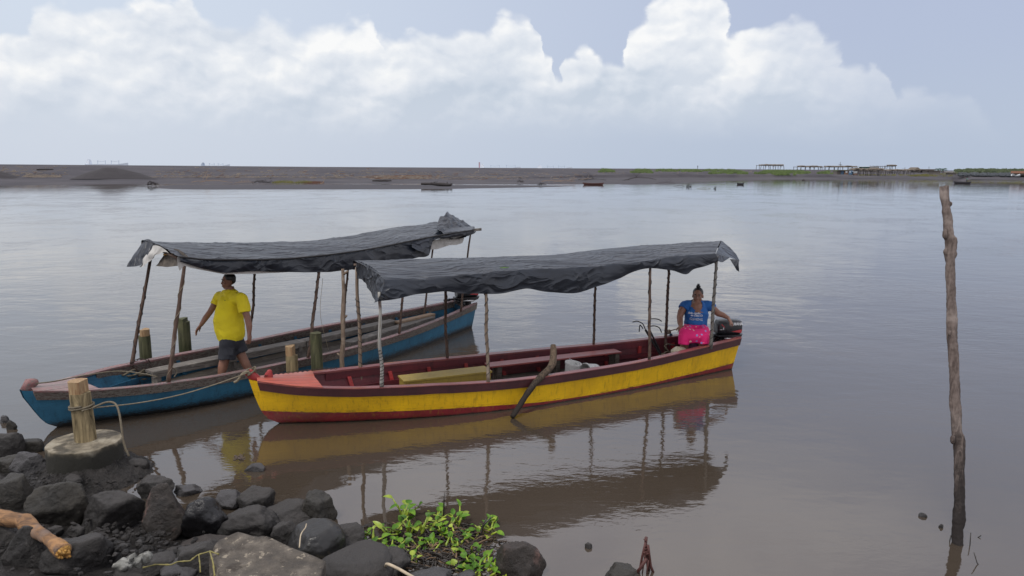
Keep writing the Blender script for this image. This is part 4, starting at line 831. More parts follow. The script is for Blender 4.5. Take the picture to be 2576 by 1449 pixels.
def boat_hull(b, root, mh, mi, mrub, mcap, mrib, mfloor, deck_t, mdeck, mtransom, ribs, knob):
    T = b.T; ts = [0, .012, .03, .05, .07, .1, .13]+[.16+.84*i/26 for i in range(27)]; vs = [0, .18, .36, .54, .72, .86, 1, 1.3, 1.6]
    m = M(T); rows = []
    for t in ts:
        r = [b.side(t, v, -1) for v in vs]; f = [b.side(t, v, 1) for v in reversed(vs)]; rows.append(r+[Vector((r[-1].x, 0, r[-1].z-.03))]+f)
    m.grid(rows); 
    h = m.build('hull', mh, root, auto=.6)
    # transom, lower in the middle for the motor
    def trs(name, xoff, mat, inner):
        m = M(T); outer = []; n = 10
        for sg in (-1, 1):
            pass
        for j in range(n+1):
            u = -1+2*j/n; top = b.Z(1)-.10*(1-abs(u)**2)-.005; row = []
            for v in (0, .3, .6, 1, 1.6):
                p = b.side(1, v, 1); zz = top+(p.z-b.Z(1)*0-top)*(v/1.6 if v else 0); zz = top+(-.14-top)*v/1.6
                ww = b.side(1, max(0, min(1.6, (b.Z(1)-zz)/b.Z(1) if zz > 0 else 1-zz/.14*.6)), 1)
                row.append(Vector((ww.x+xoff, u*ww.y*(.97 if inner else .995), zz)))
            outer.append(row)
        m.grid(outer); return m.build(name, mat, root, auto=.6)
    trs('transom', 0, mtransom, False); tr2 = trs('transom_board', -.05, mi, True)
    tc = M(T); a = b.side(1, .0, -1); 
    pts = []
    for j in range(11):
        u = -1+2*j/10; top = b.Z(1)-.10*(1-abs(u)**2); pts.append(Vector((b.L-.025, u*b.W(1)*.98, top+.006)))
    tc.loft([[p+Vector((dx, 0, dz)) for dx, dz in ((-.04, -.012), (.04, -.012), (.04, .012), (-.04, .012))] for p in pts]); tc.build('transom_cap', mcap, root, auto=.6)
    # inner planking
    m = M(T); rows = []; ti = [t for t in ts if .03 <= t]
    iv = [.04, .3, .55, .8]
    for t in ti:
        r = [b.side(t, v, -1, .035) for v in iv]; 
        for q in r: q.x = min(q.x, b.L-.06)
        f = [Vector((q.x, -q.y, q.z)) for q in reversed(r)]; rows.append(r+[Vector((r[-1].x, 0, r[-1].z-.02))]+f)
    m.grid(rows); m.build('inner_planking', mi, root, auto=.6)
    # floorboards
    m = M(T)
    for j in range(5):
        rr = []
        for t in [x for x in ts if .12 < x < .98]:
            q = b.side(t, .84, 1, .05); y0 = -q.y+2*q.y*j/5+.006; y1 = -q.y+2*q.y*(j+1)/5-.006; rr.append([Vector((q.x, y0, q.z+.02)), Vector((q.x, y1, q.z+.02)), Vector((q.x, y1, q.z)), Vector((q.x, y0, q.z))])
        m.loft(rr)
    m.build('floor', mfloor, root, smooth=False)
    # rail: cap plank, outer rub band, inner band, per side
    for sg in (-1, 1):
        tr = [t for t in ts if t >= .012]; m = M(T); m2 = M(T); m3 = M(T); A = []; Bb = []; Cc = []
        for t in tr:
            p = b.side(t, 0, sg); w0 = abs(p.y)+.022; w1 = max(.004, abs(p.y)-.085); z = b.Z(t)+.004*noise.noise(Vector((t*22, sg, 1)))
            A.append([Vector((p.x, sg*w0, z)), Vector((p.x, sg*w1, z-.002)), Vector((p.x, sg*w1, z-.026)), Vector((p.x, sg*(w0-.02), z-.026)), Vector((p.x, sg*w0, z-.009))])
            jg = .004*noise.noise(Vector((t*30, sg, 5))); q = b.side(t, .15/b.Z(t)*.62, sg); wq = abs(q.y)+.018
            Bb.append([Vector((p.x, sg*(w0-.004), z-.010)), Vector((q.x, sg*wq, z-.115+jg)), Vector((q.x, sg*(wq-.03), z-.118+jg)), Vector((p.x, sg*(w0-.04), z-.028)), Vector((p.x, sg*(w0-.018), z-.028))])
            if t > .1: wi = max(.01, abs(p.y)-.075); Cc.append([Vector((p.x, sg*wi, z-.027)), Vector((p.x, sg*wi, z-.125)), Vector((p.x, sg*(wi+.02), z-.125)), Vector((p.x, sg*(wi+.02), z-.027))])
        m.loft(A); rail = m.build('gunwale', mcap if sg < 0 else mcap, root, auto=.5)
        m2.loft(Bb); m2.build('rub_rail', mrub, root, auto=.5)
        m3.loft(Cc); m3.build('inner_rail', mi if mi is not MT['blue_in'] else mrub, root, auto=.5)
    # ribs
    for t in ribs:
        for sg in (-1, 1):
            m = M(T); pts = [b.side(t, v, sg, .05) for v in (.22, .4, .6, .8)]
            m.loft([[p+Vector((-.025, 0, 0)), p+Vector((.025, 0, 0)), p+Vector((.025, -sg*.03, 0)), p+Vector((-.025, -sg*.03, 0))] for p in pts]); m.build('rib', mrib, root, smooth=False)
    m = M(T)   # low stringer on the far side
    for sg in (-1, 1):
        m = M(T); rr = []
        for t in [x for x in ts if .1 < x < .96]: p = b.side(t, .62, sg, .075); rr.append([p, p+Vector((0, -sg*.018, 0)), p+Vector((0, -sg*.018, .07)), p+Vector((0, 0, .07))])
        m.loft(rr); m.build('stringer', mi, root, smooth=False)
    # foredeck
    m = M(T); rows = []
    for i in range(9):
        t = .012+(deck_t-.012)*i/8; p = b.side(t, 0, 1); w = abs(p.y)+.012; z = b.Z(t)+.006; rows.append([Vector((p.x+(.0 if i < 8 else -.03*(1-abs(u))), u*w, z+.022*(1-u*u))) for u in [-1+2*j/8 for j in range(9)]])
    low = [Vector((p.x, p.y, p.z-.03)) for p in rows[-1]]; rows.append(low); m.grid(rows); m.build('foredeck', mdeck, root, auto=.5)
    return h
def knobby(b, root, name, pts, rads, mat, n=10, flatten=.6):
    m = M(b.T); m.tube([Vector(p) for p in pts], rads, n, True, jit=.12); 
    for i, v in enumerate(m.v): m.v[i] = Vector((v.x, v.y*flatten, v.z))
    return m.build(name, mat, root)
def cpole(b, root, foot, top, r, mat, wrap=None, seed=0, foot_ext=.0, wrapmat=None, turns=9, side=0):
    """a crooked stick carrying the canopy, lashed with strap"""
    a = Vector(foot); c = Vector(top); pts = []; N = 14
    for i in range(N+1):
        t = i/N; o = Vector((noise.noise(Vector((t*3.1, seed, 0))), noise.noise(Vector((t*3.1, seed, 7)))*.6, 0))*.028*math.sin(math.pi*t); pts.append(a+(c-a)*t+o)
    m = M(b.T); m.tube(pts, [r*(1.12-.25*i/N+.10*noise.noise(Vector((i*1.3, seed, 3)))) for i in range(N+1)], 8, jit=.25, seed=seed)
    p = m.build('canopy_pole', mat, root)
    if wrap:
        w = M(b.T); q = []; d = (c-a).normalized(); u, v = ortho(d); n = int(turns*10*(.8+.3*math.sin(seed)))
        for i in range(n+1):
            t = wrap[0]+(wrap[1]-wrap[0])*i/n; k = t*N; j = min(N-1, int(k)); ce = pts[j]+(pts[j+1]-pts[j])*(k-j); an = (i/10+.35*noise.noise(Vector((i*.05, seed, 0))))*2*math.pi*(1 if seed % 2 else -1)
            q.append(ce+(u*math.cos(an)+v*math.sin(an))*(r*1.08+.001))
        w.tube(q, .0045, 5); w.build('lashing', wrapmat or MT['wire'], p)
    return p
def tarp(b, root, name, far, near, val, latf, latn, crown=.03, farval=.16, mat=None, seed=0, wr=.018, front=None, extra=None, nu=170):
    """far, near, val: image polylines of the far edge, near edge, hanging hem"""
    F_ = [b.loc(x, y, latf) for x, y in far]; N_ = [b.loc(x, y, latn) for x, y in near]; V_ = [b.loc(x, y, latn-.02) for x, y in val]
    def at(L, u):
        xs = [p.x for p in L]; x = xs[0]+(xs[-1]-xs[0])*u; return Vector((x, L[0].y, smooth_interp(x, xs, [p.z for p in L])))
    def atx(L, x): return smooth_interp(x, [p.x for p in L], [p.z for p in L])
    rows = []
    for i in range(nu+1):
        u = i/nu; f = at(F_, u); n_ = at(N_, u); v_ = at(V_, u); row = []
        for j in range(5): t = j/4; row.append((Vector((f.x, f.y+.03*(1-t), f.z-farval*(1-t)+0*u)), .5))
        for j in range(1, 27):
            t = j/26; p = f+(n_-f)*t; p.z += crown*math.sin(math.pi*t); edge = 1-math.exp(-((t-0)/.05))
            row.append((p, 1.0))
        for j in range(1, 11):
            t = j/10; p = n_+(v_-n_)*t; p.y -= .02*math.sin(math.pi*t); row.append((p, .8))
        rr = []
        for j, (p, a) in enumerate(row):
            q = Vector((p.x, p.y, 0)); 
            d1 = noise.noise(Vector((p.x*2.2+p.y*2.6+seed, p.y*.9-p.x*.3, j*.02))); d2 = noise.noise(Vector((p.x*3.5-p.y*6, p.y*2+p.x*1.2, seed+j*.03))); d3 = 1-abs(noise.noise(Vector((p.x*3.2+p.y*4.5, p.y*1.1, seed+9))))*2
            if 5 <= j <= 30: rr.append(p+Vector((0, 0, wr*(d1*1.5+d2*.35)+wr*.9*max(0, d3)**3)))
            else:
                h = (j-30)/10 if j > 30 else 1-j/5; bulge = .028*noise.noise(Vector((p.x*2.6+seed, 3, h*.8)))+.009*noise.noise(Vector((p.x*8, seed, h*2)))
                rr.append(p+Vector((.012*d2, (-1 if j > 30 else 1)*bulge*h, .5*wr*d2)))
        rows.append(rr)
    m = M(b.T); m.grid(rows); o = m.build(name, mat or MT['tarp'], root)
    return o, F_, N_, V_, at
def rope(name, pts, r, mat, label=None, cat='rope', parent=None, sag=0, n=24, T=None, group=None):
    P_ = [Vector(p) for p in pts]; q = []
    L = [0]
    for i in range(1, len(P_)): L.append(L[-1]+(P_[i]-P_[i-1]).length)
    for i in range(n+1):
        s = L[-1]*i/n; v = Vector([smooth_interp(s, L, [p[k] for p in P_]) for k in range(3)]); v.z -= sag*math.sin(math.pi*i/n); q.append(v)
    m = M(T); m.tube(q, r, 6); return m.build(name, mat, parent, label=label, cat=cat if parent is None else None, group=group)
def chain(m, pts, r=.018, w=.004):
    P_ = [Vector(p) for p in pts]; L = [0]
    for i in range(1, len(P_)): L.append(L[-1]+(P_[i]-P_[i-1]).length)
    n = max(2, int(L[-1]/(r*1.9)))
    for i in range(n+1):
        s = L[-1]*i/n; c = Vector([interp(s, L, [p[k] for p in P_]) for k in range(3)]); s2 = min(L[-1], s+.01); c2 = Vector([interp(s2, L, [p[k] for p in P_]) for k in range(3)]); d = (c2-c) if (c2-c).length > 1e-5 else Vector((1, 0, 0)); d.normalize(); u, v = ortho(d); s_ = u if i % 2 else v
        ring = [c+d*(math.cos(a)*r)+s_*(math.sin(a)*r*.62) for a in [2*math.pi*k/10 for k in range(11)]]; m.tube(ring, w, 5, cap=False)
def text_mesh(name, s, size, T, mat, parent, shear=0, ext=.001, bold=0):
    cu = bpy.data.curves.new(name, 'FONT'); cu.body = s; cu.size = size; cu.extrude = ext; cu.offset = bold; cu.shear = shear; cu.align_x = 'CENTER'; cu.resolution_u = 3
    o = bpy.data.objects.new(name, cu); C.objects.link(o); bpy.context.view_layer.update(); dg = bpy.context.evaluated_depsgraph_get(); me = bpy.data.meshes.new_from_object(o.evaluated_get(dg)); bpy.data.objects.remove(o); 
    m = M(T); m.add([v.co.copy() for v in me.vertices], [tuple(p.vertices) for p in me.polygons]); bpy.data.meshes.remove(me)
    return m.build(name, mat, parent, smooth=False)
def outboard(T, label, parts=True, group=None, text=True):
    """motor in its own frame: +x astern, -y towards the camera side, origin at the clamp"""
    o = T @ Vector((0, 0, 0)); root = thing('outboard_motor', o, label, 'outboard motor', 0, group)
    cw = M(T); prof = [(-.20, .10, .30, .09), (-.18, .09, .34, .115), (-.05, .085, .355, .13), (.10, .085, .35, .13), (.22, .09, .335, .12), (.245, .11, .32, .10)]; rings = []
    for (x, z0, z1, w) in prof:
        zc = (z0+z1)/2; h = (z1-z0)/2; rings.append([Vector((x, w*(abs(math.cos(a))**.6)*(1 if math.cos(a) > 0 else -1), zc+h*(abs(math.sin(a))**.5)*(1 if math.sin(a) > 0 else -1))) for a in [2*math.pi*(k+.5)/20 for k in range(20)]])
    cw.loft(rings); c = cw.build('cowl', MT['motor'], root, auto=.7)
    pn = M(T); rings = []
    for (x, z0, z1, w) in [(-.23, .055, .085, .10), (-.2, .03, .088, .13), (0, .015, .09, .142), (.14, 0, .09, .135), (.24, .03, .09, .11), (.27, .06, .095, .07)]:
        rings.append([Vector((x, sy*w, z)) for sy, z in ((-1, z1), (-1, (z0+z1)/2), (-.6, z0), (.6, z0), (1, (z0+z1)/2), (1, z1))])
    pn.loft(rings); pn.build('lower_pan', MT['motor_m'], root, auto=.5)
    lg = M(T); lg.tube([(.05, 0, .05), (.05, 0, -.3), (.07, 0, -.62)], [.075, .05, .045], 12); lg.build('leg', MT['motor_m'], root, auto=.5)
    br = M(T); br.box((-.06, 0, -.07), (.05, .16, .24)); br.box((-.12, 0, .0), (.08, .18, .03)); br.tube([(-.09, .05, -.03), (-.2, .05, -.05)], .012, 8); br.tube([(-.09, -.05, -.03), (-.2, -.05, -.05)], .012, 8); br.build('clamp_bracket', MT['motor_m'], root, auto=.5)
    tl = M(T); tl.tube([(-.15, -.04, .07), (-.35, -.06, .06)], .02, 8); tl.tube([(-.35, -.06, .06), (-.48, -.08, .055)], .026, 10); tl.build('tiller', MT['motor_m'], root)
    sh = M(T); sh.bar((-.1, -.15, .03), (.12, -.15, .02), .012, .03); sh.build('steel_link', MT['steel'], root)
    hs = M(T); hs.tube([(-.18, -.03, .05), (-.27, -.1, .03), (-.29, -.1, -.08), (-.22, -.1, -.19), (-.1, -.1, -.17)], .010, 8); hs.build('fuel_hose', MT['motor_m'], root)
    side = Matrix(((1, 0, 0, 0), (0, 0, -1, -.1345), (0, 1, 0, 0), (0, 0, 0, 1)))
    if text:
        text_mesh('brand_lettering', 'YAMAHA', .074, T @ side @ Matrix.Translation((.112, .262, 0)) @ Matrix.Scale(.8, 4, (1, 0, 0)), MT['whiteprint'], c, 0, .002, .002)
        text_mesh('model_number', '5', .06, T @ side @ Matrix.Translation((-.115, .185, -.010)), MT['whiteprint'], c, .2, .002, .002)
        m = M(T @ side); m.box((-.155, .188, -.008), (.04, .008, .004)); m.build('print_line', MT['whiteprint'], c, smooth=False)
    m = M(T @ side); m.add([(.03, .15, .002), (.22, .125, .002), (.22, .185, .002), (.17, .18, .002)], [(0, 1, 2, 3)]); m.build('red_stripe', MT['redprint'], c, smooth=False)
    m = M(T @ side); m.add([(-.16, .28, -.004), (-.10, .22, -.004), (-.085, .225, -.004), (-.14, .29, -.004)], [(0, 1, 2, 3)]); m.build('red_mark', MT['redprint'], c, smooth=False)
    return root
def stem_profile(B, S, pix):
    B = Vector((B[0], B[1], 0)); d = (Vector((S[0], S[1], 0))-B).normalized(); n_ = Vector((-d.y, d.x, 0)); o = []
    for x, y in pix:
        q = ray(x, y); t = B.dot(n_)/(q.x*n_.x+q.y*n_.y); p = CAM+q*t; o.append(((p-B).dot(d), p.z))
    return o
STEMY = stem_profile([-3.06, 8.47], [3.456, 11.39], [(624, 950), (638, 990), (654, 1028), (664, 1044), (680, 1056), (712, 1066)])
STEMB = stem_profile([-5.605, 8.18], [-.917, 14.29], [(52, 992), (72, 1016), (96, 1046), (110, 1060), (124, 1070), (158, 1076)])
0 and print('STEM', [tuple(round(v, 2) for v in s) for s in STEMY], [tuple(round(v, 2) for v in s) for s in STEMB])
# ---- yellow boat
YB = Boat([-3.06, 8.47], [3.456, 11.39], [.06, .30, .46, .604, .70, .68, .591, .45, .29], [.60, .53, .484, .452, .415, .413, .423, .463, .513], [.45, .60, .75, .9, .94, .93, .9, .86, .82],
          STEMY)
yr = thing('passenger_boat', YB.B, 'yellow wooden boat with a red waterline band, maroon rails and black tarp canopy', 'boat', YB.ang, 'covered wooden passenger boats')
dt = YB.locz(808, 972, .5).x/YB.L
boat_hull(YB, yr, MT['yellow'], MT['maroon_in'], MT['maroon'], MT['redcap'], MT['brightred'], MT['plank_d'], .108, MT['deckred'], MT['maroon'], [.17, .25, .33, .41, .49, .57, .65, .73, .81, .89], True)
knobby(YB, yr, 'stem_post', [(.06, 0, .50), (-.02, 0, .60), (-.07, 0, .665)], [.05, .06, .055], MT['brightred'])
knobby(YB, yr, 'bow_bitt', [(.14, 0, .56), (.145, 0, .63), (.155, 0, .655)], [.05, .05, .035], MT['brightred'], flatten=.45)
m = M(YB.T); ch0 = YB.locz(655, 948, .63)
chain(m, [(.10, -.035, .62), (.17, .02, .625), (.35, .10, .60), (.6, .19, .575), (.85, .27, .555), (1.0, .31, .53)], .017, .0038); m.build('bow_chain', MT['chain'], label='rusty chain lying along the yellow boat foredeck', cat='chain')
m = M(YB.T)
for k in range(5):
    r_ = random.Random(k); pts = [Vector((-.05+.05*math.cos(a+k), .05*math.sin(a+k), .665+.018*k*.6+.03*math.sin(a*1.5+k))) for a in [i*.55 for i in range(13)]]; m.tube(pts, .009, 6)
m.build('mooring_knot', MT['rope'], yr)
# ---- canopy of the yellow boat
pl = []
for i, (f, t, r, mt, wr) in enumerate([((960, 968), (954, 735), .021, 'pole_w', (.0, .4)), ((1228, 957), (1222, 700), .021, 'pole_l', (.05, .95)), ((1633, 908), (1636, 660), .02, 'pole', (0, .95)), ((1788, 872), (1803, 645), .023, 'pole_g', (.0, 1))]):
    a = YB.loc(f[0], f[1], -.60 if i else -.5); c = YB.loc(t[0], t[1], -.6); w = YB.W(a.x/YB.L); a = YB.loc(f[0], f[1], -(w-.01)); a.z -= .0; pl.append(cpole(YB, yr, a+Vector((0, 0, -.03)), c, r, MT[mt], wr, i*2+1, turns=11))
for i, (f, t, r, mt, wr) in enumerate([((907, 920), (897, 672), .024, 'pole_l', (.05, .75)), ((1125, 897), (1118, 668), .021, 'pole', (.0, .95)), ((1494, 860), (1499, 645), .019, 'pole', (.1, .9)), ((1676, 832), (1684, 632), .022, 'pole', (.1, .95))]):
    a = YB.loc(f[0], f[1], .6); w = YB.W(a.x/YB.L); a = YB.loc(f[0], f[1], w-.03); c = YB.loc(t[0], t[1], .58); d = (c-a); a2 = a-d.normalized()*.35
    cpole(YB, yr, a2, c, r, MT[mt], wr, i*2+2, turns=12)
yfar = [(888, 656), (950, 655), (1100, 650), (1260, 646), (1400, 640), (1500, 628), (1620, 617), (1720, 612), (1815, 606)]
ynear = [(968, 706), (1040, 705), (1100, 701), (1180, 692), (1258, 685), (1400, 676), (1500, 672), (1560, 664), (1640, 654), (1720, 646), (1800, 640)]
yval = [(952, 758), (1000, 752), (1040, 742), (1075, 738), (1120, 733), (1160, 738), (1215, 739), (1258, 738), (1315, 728), (1331, 727), (1380, 735), (1449, 737), (1500, 722), (1560, 700), (1600, 682), (1636, 675), (1690, 681), (1727, 690), (1745, 677), (1775, 670), (1808, 658)]
to, F_, N_, V_, at_ = tarp(YB, yr, 'canopy_tarp', yfar, ynear, yval, .62, -.62, .035, .12, seed=3, wr=.012)
def tarp_end(b, root, F0, N0, low, seed, name='canopy_end_flap', wr=.03, mat=None):
    """hanging end flap: top edge from far corner F0 to near corner N0, hem given as boat-space points"""
    m = M(b.T); rows = []
    for i in range(25):
        u = i/24; p = F0+(N0-F0)*u; p.z += .045*math.sin(math.pi*min(1, max(0, u)))+.004; p.x += .03; q = Vector([interp(u*(len(low)-1), list(range(len(low))), [l[k] for l in low]) for k in range(3)]); row = []
        for j in range(11):
            t = j/10; r = p+(q-p)*t; r = r+Vector((1, 0, 0))*(wr*noise.noise(Vector((r.y*6, r.z*4, seed)))*min(1, t*3+.0)+.5*wr*noise.noise(Vector((r.y*15, r.z*12, seed)))*min(1, t*3)); row.append(r)
        rows.append(row)
    m.grid(rows); return m.build(name, mat or MT['tarp'], root)
F0 = at_(F_, 0); N0 = at_(N_, 0); V0 = at_(V_, 0)
tarp_end(YB, yr, F0, N0, [YB.loc(900, 700, .55), YB.loc(912, 704, .35), YB.loc(924, 722, .1), YB.loc(934, 742, -.25), YB.loc(945, 762, -.55), V0], 4)
# aft overhang of the tarp with its pointed corner
F1 = at_(F_, 1); N1 = at_(N_, 1); V1 = at_(V_, 1)
m = M(YB.T); rows = []
tips = [(F1, F1+Vector((.02, 0, -.01))), (F1+(N1-F1)*.2, YB.loc(1836, 622, .3)), (F1+(N1-F1)*.4, YB.loc(1852, 640, .1)), (F1+(N1-F1)*.55, YB.loc(1860, 655, 0)), (F1+(N1-F1)*.75, YB.loc(1848, 652, -.2)), (N1, YB.loc(1836, 648, -.45)), (V1, YB.loc(1818, 660, -.6))]
for a, c in tips: rows.append([a+(c-a)*(j/8)+Vector((0, 0, .012*noise.noise(Vector((j*.6, a.y*5, 2))))) for j in range(9)])
m.grid(rows); o = m.build('canopy_overhang', MT['tarp'], yr)
m = M(YB.T); a, c, e, g_ = YB.loc(1860, 655, 0), YB.loc(1846, 652, -.2), YB.loc(1836, 652, -.3), YB.loc(1858, 688, -.02); m.grid([[a+(g_-a)*(j/6)+Vector((0, .01*math.sin(j), 0)) for j in range(7)], [a+(c-a)*.5+(g_-a-(c-a)*.2)*(j/6)*.85+Vector((.01, -.03, 0)) for j in range(7)], [c+(YB.loc(1853, 680, -.1)-c)*(j/6) for j in range(7)], [e+(YB.loc(1846, 668, -.2)-e)*(j/6) for j in range(7)]]); m.build('loose_corner', MT['tarp'], yr)
for i, u in enumerate((.02, .3, .62, .97)):
    a = at_(F_, u); c = at_(N_, u); m = M(YB.T); m.tube([a-Vector((0, .05, .05)), (a+c)/2-Vector((0, 0, .03)), c-Vector((0, -.06, .05))], .018, 7); m.build('canopy_crossbar', MT['pole'], yr)
for L_, dy_ in ((F_, -.04), (N_, .045)):
    m = M(YB.T); m.tube([at_(L_, u)-Vector((0, -dy_, .05)) for u in [i/12 for i in range(13)]], .017, 7); m.build('canopy_beam', MT['pole'], yr)
g = YB.loc(1258, 678, -.45); m = M(YB.T); m.grid([[g+Vector((i*.03, (j-1)*.015*(1-abs(i-2)/2.6), .02+.008*(j == 1))) for j in range(3)] for i in range(5)]); m.build('fallen_leaf', MT['leaf'], label='small green leaf lying on the yellow boat canopy', cat='leaf')
for (x, y) in ((1552, 712), (1135, 702)): pass
# ---- seats
def bench(b, root, x0, x1, y0, y1, z, th, mat, legs, lm, zf=.07, name='bench', skew=0):
    m = M(b.T); pts = [Vector((x0, y0, z)), Vector((x1, y0+skew, z)), Vector((x1, y1+skew, z)), Vector((x0, y1, z))]; m.loft([[p-Vector((0, 0, th)) for p in pts], pts]); s = m.build(name, mat, root, smooth=False)
    for lx in legs:
        for ly in (y0+.04, y1-.04): l = M(b.T); t = (lx-x0)/(x1-x0); l.bar((lx, ly+skew*t, zf), (lx, ly+skew*t, z-th), .045, .07); l.build('bench_leg', lm, s, smooth=False)
    return s
# red bench: front edge seen from (1235,925) to (1573,888)
a = YB.locz(1236, 924, .36); c = YB.locz(1573, 889, .36)
bench(YB, yr, a.x, c.x, .18, .40, .36, .02, MT['redseat'], (a.x+.15, (a.x+c.x)/2, c.x-.06), MT['plank_d'])
# mustard box seat
a = YB.locz(1003, 944, .40); c = YB.locz(1222, 925, .40)
bx = thing('box_seat', YB.T @ Vector(((a.x+c.x)/2, .02, .1)), 'long mustard painted wooden box seat in the yellow boat', 'box', YB.ang)
m = M(YB.T); m.box(((a.x+c.x)/2, -.03, .24), (c.x-a.x, .26, .28)); m.build('side_boards', MT['olive_box'], bx, smooth=False)
m = M(YB.T); m.box(((a.x+c.x)/2, -.03, .392), (c.x-a.x+.03, .29, .022)); m.build('lid', MT['olive_box'], bx, smooth=False)
# buckets
def bucket(p, axis, r, h, label, T):
    root = thing('bucket', T @ Vector(p), label, 'bucket', 0, 'white buckets in the yellow boat'); ax = Vector(axis).normalized(); u, v = ortho(ax); m = M(T); P_ = Vector(p)
    prof = [(0, 0), (r*.82, 0), (r*.86, .02), (r*.98, h*.9), (r*1.06, h*.9), (r*1.06, h), (r*.97, h), (r*.80, .02), (0, .02)]
    m.loft([[P_+ax*z+(u*math.cos(t)+v*math.sin(t))*max(q, .001) for t in [2*math.pi*k/24 for k in range(24)]] for q, z in prof], cap=False); m.build('pail', MT['white'], root, auto=.5)
    hd = M(T); hd.tube([P_+ax*h+u*(r*1.05*math.cos(t))+v*(r*.3*math.sin(t))+ax*(.04*math.sin(t)) for t in [math.pi*k/12 for k in range(13)]], .004, 5); hd.build('handle', MT['steel'], root)
q = YB.loc(1432, 925, .10); bucket((q.x, .05, .1), (.12, -.1, 1), .115, .23, 'white plastic bucket standing upright under the red bench, left of the tipped one', YB.T)
q = YB.loc(1490, 925, .0); bucket((q.x+.08, .02, .16), (-1, -.28, .12), .125, .24, 'white plastic bucket tipped on its side beside the upright one', YB.T)
# grapnel anchor leaning on the far rail
an = thing('grapnel_anchor', YB.T @ YB.loc(1668, 890, .25), 'black four-pronged grapnel anchor leaning on the far rail of the yellow boat', 'anchor', 0)
sa = YB.loc(1662, 893, .15); sb = YB.loc(1624, 830, .42)
m = M(YB.T); m.bar(sa, sb, .034, .022); m.bar(sa+Vector((.02, 0, 0)), sb+Vector((.055, 0, .03)), .02, .02); m.build('shank', MT['iron'], an, smooth=False)
for pts in ([(1624, 830), (1617, 815), (1603, 808), (1592, 810)], [(1617, 826), (1610, 818), (1608, 834)], [(1632, 822), (1631, 806), (1640, 802), (1655, 803), (1664, 808)], [(1634, 830), (1636, 821), (1648, 820), (1659, 825), (1664, 836)]):
    m = M(YB.T); P0 = [YB.loc(x+9 if 0 else x, y, .42) for x, y in pts]; q = []
    for i in range(13): s = (len(P0)-1)*i/12; q.append(Vector([smooth_interp(s, list(range(len(P0))), [p[k] for p in P0]) for k in range(3)]))
    m.tube(q, .0085, 7, True); m.build('prong', MT['iron'], an)
# crossbeam rope, coil, bag
q = YB.loc(1672, 900, 0); m = M(YB.T)
for k in range(4): m.tube([Vector((q.x-.02+.03*k+(.13-.01*k)*math.cos(a), -.05+(.13-.01*k)*math.sin(a), .24+.022*k+.015*math.sin(3*a+k))) for a in [2*math.pi*i/18 for i in range(19)]], .011, 6)
m.tube([Vector((q.x+.1, -.02, .3)), Vector((q.x+.02, .05, .42)), Vector((q.x+.12, .1, .43)), Vector((q.x+.3, .12, .38))], .010, 6)
m.build('rope_coil', MT['rope'], label='coil of brown rope on the floor beside the grapnel anchor', cat='rope')
m = M(YB.T); q = YB.loc(1712, 886, -.12); m.ell(q+Vector((0, 0, -.02)), (.15, .10, .10), Matrix.Rotation(.2, 3, 'Y'), 26, 18); m.ell(q+Vector((-.12, -.02, -.05)), (.07, .06, .05), None, 20, 12)
m.v = [v+(v-q).normalized()*(.03*noise.noise(v*9)+.015*noise.noise(v*24)) for v in m.v]; m.build('cloth_bag', MT['bag'], label='crumpled cream patterned bag lying at the feet of the seated woman', cat='bag')
q = YB.loc(1681, 838, .45); m = M(YB.T)
for k in range(3): m.tube([q+Vector((.04*math.cos(a), .04*math.sin(a), .02*k+.006*math.sin(3*a))) for a in [2*math.pi*i/12 for i in range(13)]], .009, 6)
m.tube([q+Vector((0, 0, .03)), q+Vector((.15, -.02, .06)), q+Vector((.3, -.05, .02)), q+Vector((.32, -.06, -.2))], .009, 6); m.build('pale_lashing', MT['rope_p'], yr)
m = M(YB.T)
for k in range(4): m.tube([q+Vector((.0+.01*k, -.05, 0)), q+Vector((.03*k-.03, -.07, -.15)), q+Vector((.015*k, -.08, -.33))], .010, 5)
m.tube([q+Vector((.03, -.07, -.1)), q+Vector((.13, -.09, -.14)), q+Vector((.10, -.09, -.24)), q+Vector((.02, -.08, -.22))], .007, 5)
m.build('blue_rope', MT['rope_b'], yr)
# log leaning over the near rail into the water (a steering paddle of rough timber)
wz = YB.side(.5, 0, -1); pa = YB.loc(1391, 868, -.40); pb = YB.loc(1384, 925, -.62); pc = YB.loc(1345, 965, -.75); pd = YB.loc(1300, 1032, -.93); pe = pd+(pd-pc)*.25
P0 = [pa, YB.loc(1392, 900, -.5), pb, pc, YB.loc(1320, 1000, -.84), pd, pe]; q = []
for i in range(19): s = 6*i/18; q.append(Vector([smooth_interp(s, list(range(7)), [p[k] for p in P0]) for k in range(3)]))
m = M(YB.T); m.tube(q, [.036, .045, .046, .047, .05, .05, .048, .047, .045, .043, .042, .04, .038, .037, .036, .036, .036, .034, .03], 10, jit=.22)
m.build('leaning_log', wood('log_bark', (.20, .145, .10), (.06, .042, .03), (.12, .08, .055), 2, 3, .85, low=((.025, .02, .017), .25, .75)), label='crooked bare log leaning over the near rail of the yellow boat into the water', cat='log')
# motor
q = YB.loc(1836, 838, 0); MTx = YB.T @ Matrix.Translation((YB.L+.0, .05, YB.Z(1)-.085)) @ Matrix.Rotation(R_(-17), 4, 'Z') @ Matrix.Scale(.9, 4)
outboard(MTx, 'black outboard motor under the seated woman\'s hand on the yellow boat stern', group='outboard motors')
